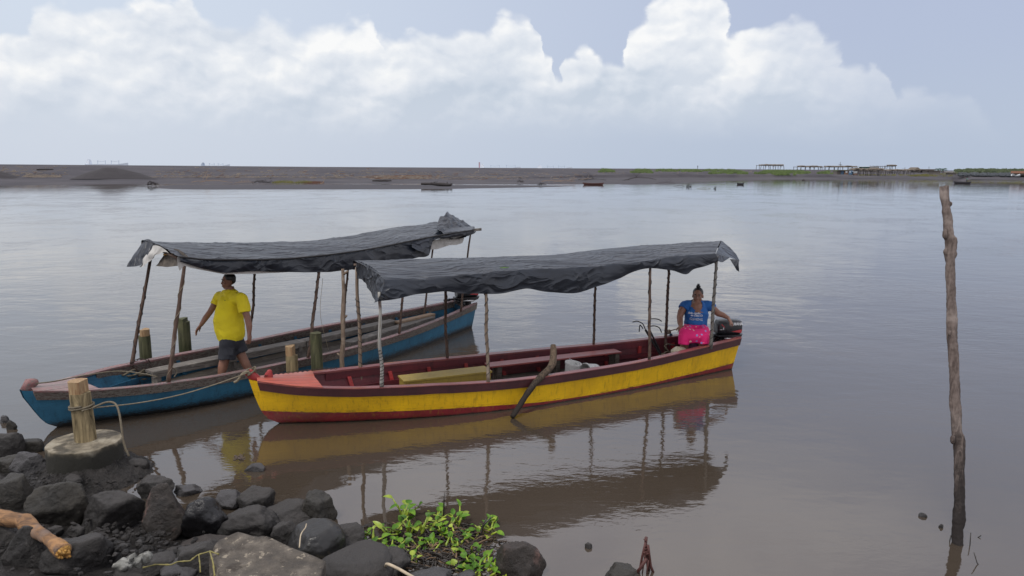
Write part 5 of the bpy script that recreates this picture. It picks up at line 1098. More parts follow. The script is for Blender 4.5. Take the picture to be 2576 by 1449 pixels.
# ---- blue boat
BB = Boat([-5.605, 8.18], [-.917, 14.29], [.06, .35, .62, .78, .82, .84, .71, .52, .29], [.545, .475, .44, .40, .37, .37, .385, .425, .48], [.45, .60, .78, .93, .96, .95, .92, .88, .84],
          STEMB)
br_ = thing('passenger_boat', BB.B, 'longer blue wooden boat with worn pinkish rails and a torn black tarp canopy', 'boat', BB.ang, 'covered wooden passenger boats')
boat_hull(BB, br_, MT['blue'], MT['blue_in'], MT['oldrail'], MT['oldcap'], MT['blue_in'], MT['plank_d'], max(.06, BB.locz(228, 960, .47).x/BB.L), MT['olddeck'], MT['blue'], [.19, .28, .37, .46, .55, .64, .73, .82, .91], True)
knobby(BB, br_, 'stem_post', [(.05, 0, .50), (-.03, 0, .575), (.0, 0, .60), (.06, 0, .60)], [.055, .062, .062, .05], MT['oldcap'], flatten=.8)
m = M(BB.T); a = BB.T; rope('bow_line', [(.02, -.03, .60), (.25, -.03, .575), (.6, .03, .555), (1.0, 0, .53), (1.22, -.35, .50), (1.28, -.45, .47)], .008, MT['rope'], 'thin cord tied from the blue boat stem knob across its foredeck', 'rope', T=BB.T)
for i, (f, t, r, wr) in enumerate([((425, 952), (466, 655), .024, (.0, .9)), ((776, 893), (807, 650), .022, (.1, .9)), ((1005, 833), (1024, 615), .019, (.1, .7)), ((1160, 776), (1184, 585), .017, None)]):
    a = BB.loc(f[0], f[1], -.7); w = BB.W(a.x/BB.L); a = BB.loc(f[0], f[1], -(w-.03)); c = BB.loc(t[0], t[1], -.66); cpole(BB, br_, a-(c-a).normalized()*.06, c, r, MT['pole'], wr, i*2+11, turns=8, wrapmat=MT['rope_p'] if i == 0 else None)
for i, (f, t, r, wr) in enumerate([((331, 915), (379, 650), .024, (.1, .8)), ((627, 852), (647, 640), .021, (.1, .9)), ((864, 811), (878, 640), .02, (.1, .9)), ((1069, 768), (1092, 600), .019, None)]):
    a = BB.loc(f[0], f[1], .7); w = BB.W(a.x/BB.L); a = BB.loc(f[0], f[1], w-.05); c = BB.loc(t[0], t[1], .66); cpole(BB, br_, a-(c-a).normalized()*.3, c, r, MT['pole'], wr, i*2+12, turns=8)
bfar = [(356, 605), (390, 608), (500, 610), (629, 610), (773, 606), (876, 594), (940, 582), (1000, 571), (1060, 565), (1100, 559), (1150, 566), (1194, 572)]
bnear = [(448, 645), (500, 652), (608, 653), (692, 652), (773, 646), (876, 634), (940, 624), (1000, 612), (1060, 600), (1124, 588), (1190, 578)]
bval = [(452, 658), (480, 667), (520, 677), (564, 686), (629, 683), (692, 684), (773, 685), (830, 684), (885, 678), (940, 668), (1000, 658), (1050, 648), (1080, 641), (1088, 608), (1120, 600), (1188, 590)]
to2, F2, N2, V2, at2 = tarp(BB, br_, 'canopy_tarp', bfar, bnear, bval, .72, -.70, .03, .14, seed=21, wr=.014)
F0 = at2(F2, 0); N0 = at2(N2, 0); V0 = at2(V2, 0)
tarp_end(BB, br_, F0+Vector((-.0, .0, 0)), F0+(N0-F0)*.4, [BB.loc(323, 671, .75), BB.loc(335, 671, .6), BB.loc(352, 668, .45)], 6, wr=.04)
tarp_end(BB, br_, F0+(N0-F0)*.25-Vector((.02, 0, .03)), F0+(N0-F0)*.75-Vector((.02, 0, .02)), [BB.loc(352, 672, .5), BB.loc(362, 671, .35), BB.loc(392, 642, .1), BB.loc(416, 632, -.25)], 8, 'lining_flap', .05, MT['white_tarp'])
tarp_end(BB, br_, F0+(N0-F0)*.5-Vector((-.1, 0, .03)), N0-Vector((-.1, 0, .02)), [BB.loc(392, 669, .2), BB.loc(420, 672, -.2), BB.loc(452, 668, -.6)], 9, 'dark_lining', .03, MT['plank_d'])  # inner flap in the dark plank colour
m = M(BB.T); rows = []        # pale lining showing below the near hem
for i in range(60):
    u = i/59; x = interp(u, [0, .15, .5, .75, 1], [446, 500, 600, 690, 735]); yt = interp(x, [446, 480, 564, 692, 735], [646, 662, 680, 680, 682]); yb = interp(x, [446, 452, 462, 480, 564, 640, 700, 735], [664, 682, 668, 674, 690, 689, 686, 684])
    rows.append([BB.loc(x, yt+(yb-yt)*j/4, -.69+.012*noise.noise(Vector((u*30, j*.5, 0)))) for j in range(5)])
m.grid(rows); m.build('pale_lining', MT['white_tarp'], br_)
m = M(BB.T); rows = []
for i in range(40):
    u = i/39; x = 1078+u*92; yt = interp(x, [1078, 1120, 1170], [607, 598, 586]); yb = interp(x, [1078, 1100, 1130, 1150, 1164, 1170], [628, 627, 617, 616, 611, 590]); rows.append([BB.loc(x, yt+(yb-yt)*j/6, -.62+.03*noise.noise(Vector((u*14, j*.3, 3)))) for j in range(7)])
m.grid(rows); m.build('pale_lining', MT['white_tarp'], br_)
m = M(BB.T); c0 = BB.loc(1136, 566, .1); rows = []        # bundled tarp heaped on the aft end
for i in range(34):
    u = i/33; row = []
    for j in range(30):
        v = j/29; x = interp(u, [0, 1], [1100, 1196]); ytop = interp(x, [1100, 1112, 1126, 1150, 1175, 1196], [560, 547, 534, 547, 562, 576]); ybot = interp(x, [1100, 1130, 1160, 1180, 1196], [576, 600, 597, 592, 584])
        lat = .45-1.15*v; h = math.sin(min(1, v*1.6)*math.pi/2); y = ytop+(ybot-ytop)*v; p = BB.loc(x, y, .45-1.15*v*.98)
        k = min(1, 6*min(u, 1-u)+.1); p += Vector((.04*noise.noise(Vector((u*7, v*6, 1))), .05*noise.noise(Vector((u*6, v*7, 5))), .055*k*(abs(noise.noise(Vector((u*5+v*3, v*6-u*2, 9))))*2-.45)+.02*noise.noise(Vector((u*17, v*17, 9))))); row.append(p)
    rows.append(row)
m.grid(rows); m.build('bundled_tarp', MT['tarp'], br_)
m = M(BB.T); rows = []        # loose dark patch hanging at the near side
for i in range(14):
    u = i/13; x = 1036+u*44; rows.append([BB.loc(x, interp(j/6, [0, 1], [613-u*14, interp(u, [0, .35, .5, 1], [622, 630, 632, 641])]), -.74-.01*j) for j in range(7)])
m.grid(rows); m.build('torn_patch', MT['tarp'], br_)
m = M(BB.T); m.tube([at2(N2, u)+Vector((0, -.03, .0)) for u in [i/20 for i in range(21)]], .013, 7); m.build('canopy_beam', MT['iron'], br_)
m = M(BB.T); m.tube([at2(F2, u)+Vector((0, 0, -.04)) for u in [i/20 for i in range(21)]], .016, 7); m.build('canopy_beam', MT['pole'], br_)
m = M(BB.T); m.bar(BB.loc(1150, 582, -.3), BB.loc(1210, 577, -.3), .03, .05); m.build('ridge_plank', MT['plank'], br_, smooth=False)
m = M(BB.T); m.bar(BB.loc(415, 640, 0), BB.loc(448, 637, -.3), .05, .02); m.build('broken_slat', MT['driftend'], br_, smooth=False)
for u in (.01, .3, .6, .85): a = at2(F2, u); c = at2(N2, u); m = M(BB.T); m.tube([a-Vector((0, 0, .05)), c-Vector((0, 0, .04))], .018, 7); m.build('canopy_crossbar', MT['pole'], br_)
# benches along both sides of the blue boat
def rail_bench(b, root, pix, z, lat, width, mat, legs=2, th=.07, name='bench'):
    A = b.locz(pix[0][0], pix[0][1], z); Bq = b.locz(pix[1][0], pix[1][1], z); m = M(b.T); w = Vector((0, width, 0)); pts = [A, Bq, Bq+w, A+w]; m.loft([[p-Vector((0, 0, .035)) for p in pts], pts]); s = m.build(name, mat, root, smooth=False)
    m = M(b.T); m.bar(A-Vector((0, -.015, .02+th/2)), Bq-Vector((0, -.015, .02+th/2)), .02, th); m.build('bench_apron', mat, s, smooth=False)
    for k in range(legs): p = A+(Bq-A)*((k+.08)/max(1, legs-.84)); l = M(b.T); l.box((p.x, p.y+width/2, (z-.05+.06)/2), (.05, width*.8, z-.1)); l.build('bench_leg', MT['plank'], s, smooth=False)
    return s
rail_bench(BB, br_, ((385, 936), (770, 858)), .36, 0, .22, MT['plank'], 3)
rail_bench(BB, br_, ((772, 858), (1000, 806)), .36, 0, .20, MT['plank'], 2)
rail_bench(BB, br_, ((884, 862), (1095, 797)), .33, 0, .20, MT['plank'], 2)
rail_bench(BB, br_, ((1005, 810), (1095, 789)), .36, 0, .14, MT['drift_b'], 1)
outboard(BB.T @ Matrix.Translation((BB.L+.05, .05, BB.Z(1)+.0)) @ Matrix.Rotation(R_(-28), 4, 'Z'), 'black outboard motor clamped to the blue boat stern', group='outboard motors', text=False)
m = M(BB.T); q = BB.loc(1069, 768, .55)
for k in range(3): m.tube([q+Vector((0, 0, .05-.01*k)), q+Vector((.1*k-.1, -.06, -.04)), q+Vector((.12*k-.1, -.08, -.25))], .006, 5)
m.build('blue_rope', MT['rope_b'], br_)
m = M(BB.T); q = BB.loc(331, 918, .62); chain(m, [q+Vector((-.02, -.04, .04)), q+Vector((.03, -.07, -.05)), q+Vector((.06, -.08, -.3))], .02, .005); chain(m, [q+Vector((-.02, -.04, .04)), q+Vector((.1, -.02, .07)), q+Vector((.22, -.04, .03)), q+Vector((.26, -.07, -.25))], .02, .005); m.build('rusty_chain', MT['chain'], label='rusty chain draped over the blue boat far rail at its first pole', cat='chain')
q = BB.locz(345, 950, .2); m = M(BB.T)
for k in range(5): m.tube([q+Vector((.15*math.cos(a+k)-.02*k, .12*math.sin(a), .03*k+.02*math.sin(2*a))) for a in [i*.5 for i in range(14)]], .014, 6)
m.build('rope_heap', MT['rope'], label='heap of rope and rags on the blue boat floor behind the foredeck', cat='rope')
rope('rope_end', [BB.loc(425, 938, -.6), BB.loc(432, 925, -.6), BB.loc(445, 935, -.62), BB.loc(438, 948, -.66)], .008, MT['rope'], 'short loop of cord at the foot of the blue boat near pole', T=BB.T)
for (x0, y0, x1, y1, lat) in ((812, 700, 826, 880, .1),): rope('fishing_line', [BB.loc(x0, y0, lat), BB.loc(x0-6, (y0+y1)/2, lat), BB.loc(x1, y1, lat)], .003, MT['paletwig'], 'thin pale line hanging from the blue boat canopy', T=BB.T)
# ------------------------------------------------------------------ piles and poles
def pile(name, x0, x1, ytop, ybot, dist_row, mat, topmat, label, notch, seed, extra=.0, group='sawn timber piles in the water', zc=None, base_z=0, side=1, top2=None, lean=0):
    """round sawn pile; the top quarter is cut away on one side"""
    base = PZ((x0+x1)/2, dist_row, base_z); zc = ZC(base); r = (x1-x0)/2*zc/FPX*OFF((x0+x1)/2); cx = (x0+x1)/2; top = PD(cx, ytop, zc-.0); h = top.z-base.z
    root = thing(name, base, label, 'post', 0, group); m = M(); rings = []; hn = h-notch
    zs = [-.5 if base_z == 0 else -.05]+[hn*i/9 for i in range(10)]
    for z in zs: rings.append([base+Vector((lean*z/h, 0, z))+Vector((math.cos(a), math.sin(a), 0))*(r*(1.03-.04*max(0, z)/h)*(1+.05*noise.noise(Vector((math.cos(a)*1.5+seed, math.sin(a)*1.5, z*1.2)))+.025*noise.noise(Vector((math.cos(a)*5, math.sin(a)*5, z*2+seed))))) for a in [2*math.pi*k/28 for k in range(28)]])
    rings.append([(p-rings[-1][0]*0)+Vector((0, 0, .012*noise.noise(Vector((p.x*20, p.y*20, seed))))) for p in rings[-1]])
    m.loft(rings); m.build('shaft', mat, root, auto=.8)
    m = M(); rr = []
    for z in (hn-.01, hn+notch*.5, h):
        ring = []
        for k in range(28):
            a = 2*math.pi*k/28; p = Vector((math.cos(a), math.sin(a), 0))*r*.96
            lim = .38*r; p.x = max(-.97*r if side > 0 else -lim*.9, min(p.x, lim if side > 0 else .97*r)) if side else p.x
            ring.append(base+Vector((lean*z/h, 0, z+.008*noise.noise(p*20)))+p)
        rr.append(ring)
    m.loft(rr); m.build('stepped_top', topmat, root, auto=.8)
    return root, base, r, h
pile('timber_pile', 354, 385, 824, 911, 935, MT['pile'], MT['cutwood'], 'short mossy pile with an orange stepped top, behind the blue boat bow', .10, 1, side=-1)
pile('timber_pile', 452, 484, 797, 889, 905, MT['pile'], MT['pile'], 'taller dark green pile behind the blue boat, nearest the man', .055, 2, side=1)
pile('timber_pile', 722, 753, 866, 942, 985, MT['pile_l'], MT['cutwood'], 'short pale pile with an orange cut top between the two boats', .13, 3, side=1)
pile('timber_pile', 785, 814, 832, 936, 975, MT['pile'], MT['pile'], 'taller dark pile between the two boats, right of the short pale one', .02, 4, side=0)
# forked stick standing between the boats
zc = ZC(PZ(860, 965, 0)); pts = [PD(x, y, zc) for x, y in [(859, 975), (860, 928), (860, 900), (863, 860), (863, 800), (864, 740), (863, 700), (862, 676)]]; m = M(); rr = [.03, .032, .036, .03, .032, .026, .024, .02]
q = []; qr = []
for i in range(29): s = 7*i/28; q.append(Vector([smooth_interp(s, list(range(8)), [p[k] for p in pts]) for k in range(3)])); qr.append(interp(s, list(range(8)), rr)*(1+.3*max(0, noise.noise(Vector((i*1.1, 2, 0))))))
m.tube(q, qr, 9, jit=.25)
for (x, y, dx) in ((860, 897, -.07), (863, 802, .06), (864, 690, .07)): p = PD(x, y, zc); m.tube([p, p+Vector((dx, 0, .05))], [.022, .012], 7)
m.build('mooring_stick', MT['pole_l'], label='pale knobbly stick standing upright between the two boats', cat='stick')
# tall leaning pole at the right
bp = PZ(2409, 1367, 0); zc = ZC(bp); PT = [(2412, 1430, 17), (2409, 1367, 16), (2411, 1310, 17), (2413, 1250, 15.5), (2413, 1180, 15.5), (2413, 1110, 17), (2407, 1085, 15.5), (2403, 1000, 15), (2399, 900, 14.5), (2395, 850, 15.5), (2393, 780, 14.5), (2391, 700, 14.5), (2390, 650, 15), (2391, 612, 16.5), (2387, 590, 15), (2385, 560, 14), (2381, 530, 13.5), (2377, 490, 12.5), (2373, 471, 12)]
P0 = [PD(x, y, zc+(1367-y)*.0004) for x, y, r in PT]; N = 90; q = []; qr = []
for i in range(N+1): s = (len(P0)-1)*i/N; ks = list(range(len(P0))); q.append(Vector([smooth_interp(s, ks, [p[k] for p in P0]) for k in range(3)])); qr.append(smooth_interp(s, ks, [r for _, _, r in PT])*zc/FPX*OFF(2400)*(.95+.05*noise.noise(Vector((i*.35, 0, 0)))))
tp = thing('bare_tree_pole', bp, 'tall weathered tree trunk pole leaning out of the river at the right', 'pole')
m = M(); m.tube(q, qr, 20, jit=.16)
for (x, y, r, dx) in ((2377, 588, 13, -.7), (2401, 608, 13, .8), (2379, 633, 11, -.9), (2401, 640, 11, .9), (2388, 838, 9, .0), (2405, 868, 9, .9), (2396, 1105, 12, -.6), (2421, 1118, 11, .8), (2392, 513, 7, .9)):
    p = PD(x, y, zc+(1367-y)*.0004-.05*(1-abs(dx))); m.ell(p, (r*zc/FPX*.5, r*zc/FPX*.6, r*zc/FPX*1.0), None, 12, 8)
fuse(m, 'trunk', MT['tallpole'], tp, .008, 3, disp=lambda c: .006*noise.noise(Vector((c.x*30, c.y*30, c.z*3)))+.003*noise.noise(c*40))
tpx = q[-1]; s_ = zc/FPX
m = M(); dz_ = (1367-480)*.0004; m.tube([PD(2377, 520, zc+dz_), PD(2371, 495, zc+dz_), PD(2367, 469, zc+dz_)], [.018, .022, .016], 9, jit=.3); m.build('split_top', MT['tallpole'], tp)
m = M(); m.tube([PD(2380, 505, zc+dz_), PD(2380, 467.5, zc+dz_)], [.024, .021], 9, jit=.25); m.build('split_top', MT['tallpole'], tp)
# ------------------------------------------------------------------ near bank
SHORE = [(-700, 1060), (-100, 1085), (60, 1105), (112, 1150), (330, 1165), (385, 1205), (445, 1262), (560, 1262), (700, 1290), (830, 1320), (905, 1375), (950, 1400), (1110, 1452), (1250, 1520), (1500, 1700), (1700, 2100)]
SW = [PZ(x, y, 0) for x, y in SHORE]
def sdist(p):
    best = 1e9; sg = 1
    for a, b in zip(SW, SW[1:]):
        d = Vector((b.x-a.x, b.y-a.y)); v = Vector((p.x-a.x, p.y-a.y)); t = max(0, min(1, v.dot(d)/d.dot(d))); e = v-d*t
        if e.length < best: best = e.length; sg = 1 if (d.x*v.y-d.y*v.x) < 0 else -1
    return best*sg
def gz(p):
    d = sdist(p); return max(-.6, min(1.55, d*.20 if d > 0 else d*.4))+.03*noise.noise(p*3)
def bank_near():
    g = M(); rows = []
    for i in range(110):
        y = -3.0+i*.115; rows.append([])
        for j in range(130):
            x = -9.5+j*.105; p = Vector((x, y, 0)); z = gz(p)+.02*noise.noise(p*9)+.012*noise.noise(p*25); rows[-1].append(Vector((x, y, z-.06 if z < .12 else z-.10)))
    g.grid(rows); g.build('shore_ground', MT['mud'], kind='structure')
bank_near()
def ground_hit(x, y, lift=0.0):
    z = 0.0
    for i in range(12):
        p = PZ(x, y, z); z = z*.5+(max(0, gz(p))+lift)*.5
    return PZ(x, y, z)
def rock_mesh(c, r, seed, cuts=9, rough=.09, yaw=0, pointy=0, sub=4):
    rnd = random.Random(seed); bm = bmesh.new(); bmesh.ops.create_icosphere(bm, subdivisions=sub, radius=1); pl_ = []
    for k in range(cuts):
        n = Vector((rnd.gauss(0, 1), rnd.gauss(0, 1), rnd.gauss(0, .8))).normalized(); pl_.append((n, rnd.uniform(.56, .82)))
    pl_.append((Vector((rnd.uniform(-.3, .3), rnd.uniform(-.3, .3), 1)).normalized(), rnd.uniform(.68, .85)))
    Rm = Matrix.Rotation(yaw, 3, 'Z')
    for v in bm.verts:
        d = v.co.normalized(); t = 1.0
        q = sum(math.exp(-40*(min(1.4, o/max(1e-3, n.dot(d))) if n.dot(d) > .05 else 1.4)) for n, o in pl_)+math.exp(-40); t = -math.log(q)/40
        t *= 1+rough*noise.noise(d*1.7+Vector((seed, 0, 0)))+rough*.45*noise.noise(d*4.5+Vector((0, seed, 0)))+rough*.30*noise.noise(d*11+Vector((0, 0, seed)))-rough*.30*abs(noise.noise(d*7+Vector((seed, 3, 0))))+rough*.16*noise.noise(d*26)+rough*.08*noise.noise(d*50)
        p = d*t; 
        if pointy: k = 1-pointy*max(0, p.z); p.x *= k; p.y *= k; p.z *= 1+pointy*.25*max(0, p.z)
        v.co = Rm @ Vector((p.x*r[0], p.y*r[1], p.z*r[2]))
    m = M(); vs = [v.co+Vector(c) for v in bm.verts]; fs = [tuple(v.index for v in f.verts) for f in bm.faces]; bm.free(); m.add(vs, fs); return m
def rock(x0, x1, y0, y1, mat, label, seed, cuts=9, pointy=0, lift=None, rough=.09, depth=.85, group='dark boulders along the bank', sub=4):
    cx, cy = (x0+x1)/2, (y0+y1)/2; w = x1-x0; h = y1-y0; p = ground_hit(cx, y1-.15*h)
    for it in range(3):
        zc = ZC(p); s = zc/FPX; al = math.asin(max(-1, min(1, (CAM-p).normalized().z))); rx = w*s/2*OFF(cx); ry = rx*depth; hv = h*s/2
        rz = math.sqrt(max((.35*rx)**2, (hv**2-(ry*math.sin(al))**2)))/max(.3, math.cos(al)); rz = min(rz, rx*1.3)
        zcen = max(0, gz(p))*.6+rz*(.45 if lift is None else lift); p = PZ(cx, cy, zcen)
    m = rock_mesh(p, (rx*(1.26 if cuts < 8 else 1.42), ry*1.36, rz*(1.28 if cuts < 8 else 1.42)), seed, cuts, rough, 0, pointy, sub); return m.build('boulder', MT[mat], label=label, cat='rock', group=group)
RK = [
 (0, 24, 1046, 1074, 'rock_light', 'flat grey rock in the water at the left edge of the photo'), (14, 40, 1058, 1088, 'rock_moss', 'jagged dark shard of rock just right of the flat grey one in the water'),
 (-14, 57, 1086, 1160, 'rock', 'big round black rock at the left edge, at the waterline'), (46, 106, 1104, 1146, 'rock_moss', 'smooth low rock at the waterline left of the concrete block'),
 (-10, 72, 1143, 1195, 'rock_moss', 'broad low rock behind the left pile of boulders'), (34, 118, 1142, 1206, 'rock_light', 'grey slab-sided rock touching the left of the concrete block'),
 (-8, 86, 1194, 1294, 'rock_moss', 'large rounded olive grey boulder at the left edge above the driftwood'), (88, 222, 1216, 1334, 'rock_moss', 'large square-shouldered boulder in front of the concrete block'),
 (204, 356, 1226, 1345, 'rock', 'large angular black boulder right of the square-shouldered one'), (342, 436, 1192, 1262, 'rock', 'dark boulder at the waterline right of the mud mound'),
 (318, 376, 1152, 1196, 'rock', 'small dark rock right behind the concrete block'), (353, 466, 1240, 1374, 'rock_brown', 'pointed reddish brown boulder standing upright'),
 (436, 508, 1218, 1253, 'rock_light', 'flat wet grey rock just out of the water'), (470, 552, 1256, 1312, 'rock', 'low dark rock behind the white-spotted one'),
 (464, 574, 1262, 1368, 'rock_wet', 'glossy black wet rock speckled with white'), (562, 700, 1274, 1360, 'rock', 'big dark boulder behind the concrete slab'),
 (596, 692, 1230, 1300, 'rock', 'dark pinkish-faced boulder at the waterline behind the big dark one'), (538, 618, 1238, 1290, 'rock_light', 'light grey ridge of rock left of the pinkish-faced boulder'),
 (16, 134, 1333, 1460, 'rock', 'dark block-like boulder under the driftwood end at the bottom left'), (112, 296, 1344, 1462, 'rock', 'wide dark boulder with a pink patch at the bottom, right of the driftwood'),
 (-30, 78, 1322, 1410, 'rock', 'dark boulder at the left edge below the driftwood'), (112, 156, 1324, 1352, 'rock', 'small dark stone wedged behind the driftwood end'),
 (170, 212, 1324, 1352, 'rock', 'small dark stone between the two large front boulders'), (208, 256, 1338, 1368, 'rock_moss', 'small olive stone below the large angular black boulder'),
 (418, 470, 1373, 1410, 'rock', 'small dark stone left of the low brown rock'), (466, 568, 1348, 1394, 'rock_brown', 'low brown rock below the white-spotted one'),
 (436, 566, 1372, 1470, 'rock', 'dark rock under the yellow vine'), (296, 440, 1398, 1470, 'rock', 'dark rock at the bottom edge left of the yellow vine'),
 (395, 520, 1402, 1478, 'rock_light', 'grey rock at the bottom edge left of the slab'), (672, 800, 1258, 1326, 'rock', 'dark blocky boulder right of the pinkish-faced one'),
 (752, 840, 1250, 1330, 'rock_moss', 'smooth upright rock leaning against the dark blocky boulder at the waterline'), (690, 748, 1320, 1378, 'rock', 'small dark rock between the slab and the egg-shaped boulder'),
 (734, 856, 1318, 1414, 'rock_wet2', 'smooth egg-shaped black boulder with a pale patch on top'), (822, 912, 1323, 1384, 'rock', 'rounded rock beside the left end of the green plants'),
 (808, 980, 1374, 1470, 'rock', 'broad smooth black boulder below the green plants'), (925, 1016, 1388, 1462, 'rock', 'dark rock at the bottom edge right of the broad smooth boulder'),
 (728, 818, 1420, 1475, 'rock', 'black rock at the bottom edge right of the slab'), (1244, 1350, 1378, 1470, 'rock_brown', 'angular brown rock standing in water right of the plants'),
 (1044, 1140, 1428, 1480, 'rock_light', 'grey rock at the bottom edge below the plants'), (1526, 1600, 1423, 1470, 'rock_moss', 'lone dark rock breaking the water at the bottom edge'),
 (310, 334, 1146, 1168, 'rock', 'little black stone touching the concrete block on the right'), (618, 668, 1164, 1192, 'rock_light', 'small grey rock alone in the shallow water by the yellow boat bow'),
 (1150, 1196, 1438, 1466, 'rock_light', 'small grey stone at the bottom edge among the plants'), (150, 210, 1196, 1232, 'rock', 'small stone sunk in mud between block and square-shouldered boulder')]
MT['rock_wet2'] = surf('smooth_wet_rock', [(.012, .012, .012), (.03, .029, .028)], 3, rough=.35, bump=.4, bscale=12, bdist=.012, blotch=((.15, .135, .10), .60, 2.6))
SHAPE = {11: (11, .5), 7: (13, 0), 8: (14, 0), 14: (14, .15), 32: (2, 0), 34: (3, 0), 2: (4, 0), 3: (3, 0), 6: (8, .15), 37: (12, .25), 30: (9, .2), 32: (2, 0)}
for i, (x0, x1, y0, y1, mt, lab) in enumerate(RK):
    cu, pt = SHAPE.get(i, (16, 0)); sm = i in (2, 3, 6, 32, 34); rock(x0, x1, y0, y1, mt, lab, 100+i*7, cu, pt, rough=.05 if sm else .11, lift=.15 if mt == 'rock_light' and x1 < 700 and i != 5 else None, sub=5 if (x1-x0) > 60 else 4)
rock(1471, 1489, 1366, 1381, 'rock', 'tiny dark stone alone in the water right of the brown rock', 900, sub=3, group=None); rock(2312, 2330, 1290, 1312, 'rock_light', 'faint stone just under the surface left of the tall pole', 901, sub=3, group=None, lift=-.2); rock(2362, 2373, 1320, 1330, 'rock', 'tiny dark stone in the water left of the tall pole foot', 902, sub=3, group=None)
# filler stones and mud clods between the boulders: uncountable
def clods():
    g = M(); rnd = random.Random(5); n = 0
    for (x0, x1, y0, y1, k, smin, smax) in ((60, 430, 1185, 1240, 150, .006, .022), (240, 420, 1320, 1400, 90, .010, .035), (0, 560, 1300, 1450, 90, .008, .025), (1000, 1240, 1400, 1449, 40, .01, .02)):
        for i in range(k):
            x = rnd.uniform(x0, x1); y = rnd.uniform(y0, y1); p = ground_hit(x, y)
            if gz(p) < -.02: continue
            r = rnd.uniform(smin, smax); q = M(); q.ell(p+Vector((0, 0, r*.2)), (r*rnd.uniform(.7, 1.4), r*rnd.uniform(.7, 1.2), r*rnd.uniform(.3, .9)), Matrix.Rotation(rnd.uniform(0, 3), 3, 'Z') @ Matrix.Rotation(rnd.uniform(-.6, .6), 3, 'X'), 7, 5); g.add([v+Vector((noise.noise(v*40), noise.noise(v*40+Vector((5, 0, 0))), noise.noise(v*40+Vector((0, 5, 0)))))*r*.4 for v in q.v], q.f)
    g.build('mud_clods', MT['mud'], kind='stuff', label='clods of dark mud and broken shell between the boulders', cat='mud', smooth=False)
clods()
def mud_mound():
    c = PZ(212, 1110, .36); R0 = 98*ZC(PZ(212, 1110, .36))/FPX*OFF(212); g = M(); rows = []
    for i in range(46):
        k = .85+1.05*i/45; row = []
        for j in range(200):
            a = 2*math.pi*j/200; r = R0*k*(1+.10*noise.noise(Vector((math.cos(a)*1.6, math.sin(a)*1.6, 3))))
            p = Vector((c.x+math.cos(a)*r+.04, c.y+math.sin(a)*r-.02, 0)); q = p*1.0
            h = .17*max(0, 1-(k-.85)/.95)**1.2+.030*noise.noise(q*9)+.026*abs(noise.noise(q*24))+.016*noise.noise(q*50); p.z = h-.045*max(0, (k-1.5))*2; row.append(p)
        row.append(row[0].copy()); rows.append(row)
    g.grid(rows); g.build('mud_mound', MT['mud'], kind='structure')
mud_mound()
# shards near the pointed rock
for k, (x, y, s) in enumerate(((310, 1372, 26), (335, 1385, 22), (350, 1362, 24), (368, 1390, 20), (322, 1400, 18), (290, 1392, 20))):
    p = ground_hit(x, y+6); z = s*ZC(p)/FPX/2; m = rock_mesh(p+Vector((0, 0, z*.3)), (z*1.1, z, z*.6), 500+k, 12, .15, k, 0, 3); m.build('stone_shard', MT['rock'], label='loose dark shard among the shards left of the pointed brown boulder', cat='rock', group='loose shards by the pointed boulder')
# ------------------------------------------------------------------ mooring post in its concrete block
cb = PZ(214, 1196, .05); zc = ZC(cb); bc = PZ(212, 1110, .36); R0 = 98*ZC(bc)/FPX*OFF(212)
mp = thing('mooring_post', Vector((bc.x, bc.y, 0)), 'stout pale mooring post standing in a round concrete block on the rocks', 'mooring post')
m = M(); rings = []
topz = .36
prof = [(1.0, -.08), (1.0, .05), (1.0, .12), (1.005, .2), (1.0, .28), (1.0, .34), (.998, .356), (.985, .362), (.6, .365), (.3, .366)]
for (k, z) in prof:
    ring = []
    for j in range(72):
        a = 2*math.pi*j/72; n_ = noise.noise(Vector((math.cos(a)*2.2, math.sin(a)*2.2, z*3)))*.006+.006*noise.noise(Vector((math.cos(a)*9, math.sin(a)*9, z*22)))*(1.6 if z < .22 else .4)
        chipv = -.03*max(0, noise.noise(Vector((math.cos(a)*4, math.sin(a)*4, 7)))-.15) if .3 < z < .362 and k > .9 else 0
        ring.append(Vector((bc.x+math.cos(a)*(R0*k+n_+chipv), bc.y+math.sin(a)*(R0*k+n_+chipv), z+.004*noise.noise(Vector((math.cos(a)*3*k, math.sin(a)*3*k, 1))))))
    rings.append(ring)
m.loft(rings); m.build('concrete_block', MT['concrete'], mp, auto=.35)
# timber itself
cx0, cx1, yt, yb = 183, 243, 950, 1105; pbx = PZ(216, 1107, topz); zc = ZC(pbx); r = 27.5*zc/FPX*OFF(212); top = PD(208, 950, zc); H = top.z-topz; stp = PD(212, 981, zc).z-topz
m = M(); rings = []
for z in [-.01]+[stp*i/12 for i in range(13)]:
    lean = -.035*z
    rings.append([pbx+Vector((lean, 0, z))+Vector((math.cos(a), math.sin(a), 0))*(r*(1.04-.07*z/H)*(1+.03*noise.noise(Vector((math.cos(a)*2, math.sin(a)*2, z*1.5)))+.02*noise.noise(Vector((math.cos(a)*7, math.sin(a)*7, z*2))))) for a in [2*math.pi*k/40 for k in range(40)]])
m.loft(rings); m.build('timber', MT['bigpost'], mp, auto=.8)
m = M(); rr = []
for z in (stp-.01, (stp+H)/2, H):
    ring = []
    for k in range(40):
        a = 2*math.pi*k/40; p = Vector((math.cos(a), math.sin(a), 0))*r*.97; p.x = min(p.x, .52*r); p.y = max(p.y, -.86*r); ring.append(pbx+Vector((-.035*z, 0, z+.006*noise.noise(p*25)))+p)
    rr.append(ring)
m.loft(rr); m.build('stepped_top', MT['cutwood'], mp, auto=.8)
for (z, k) in ((stp-.035, 0),):
    pass
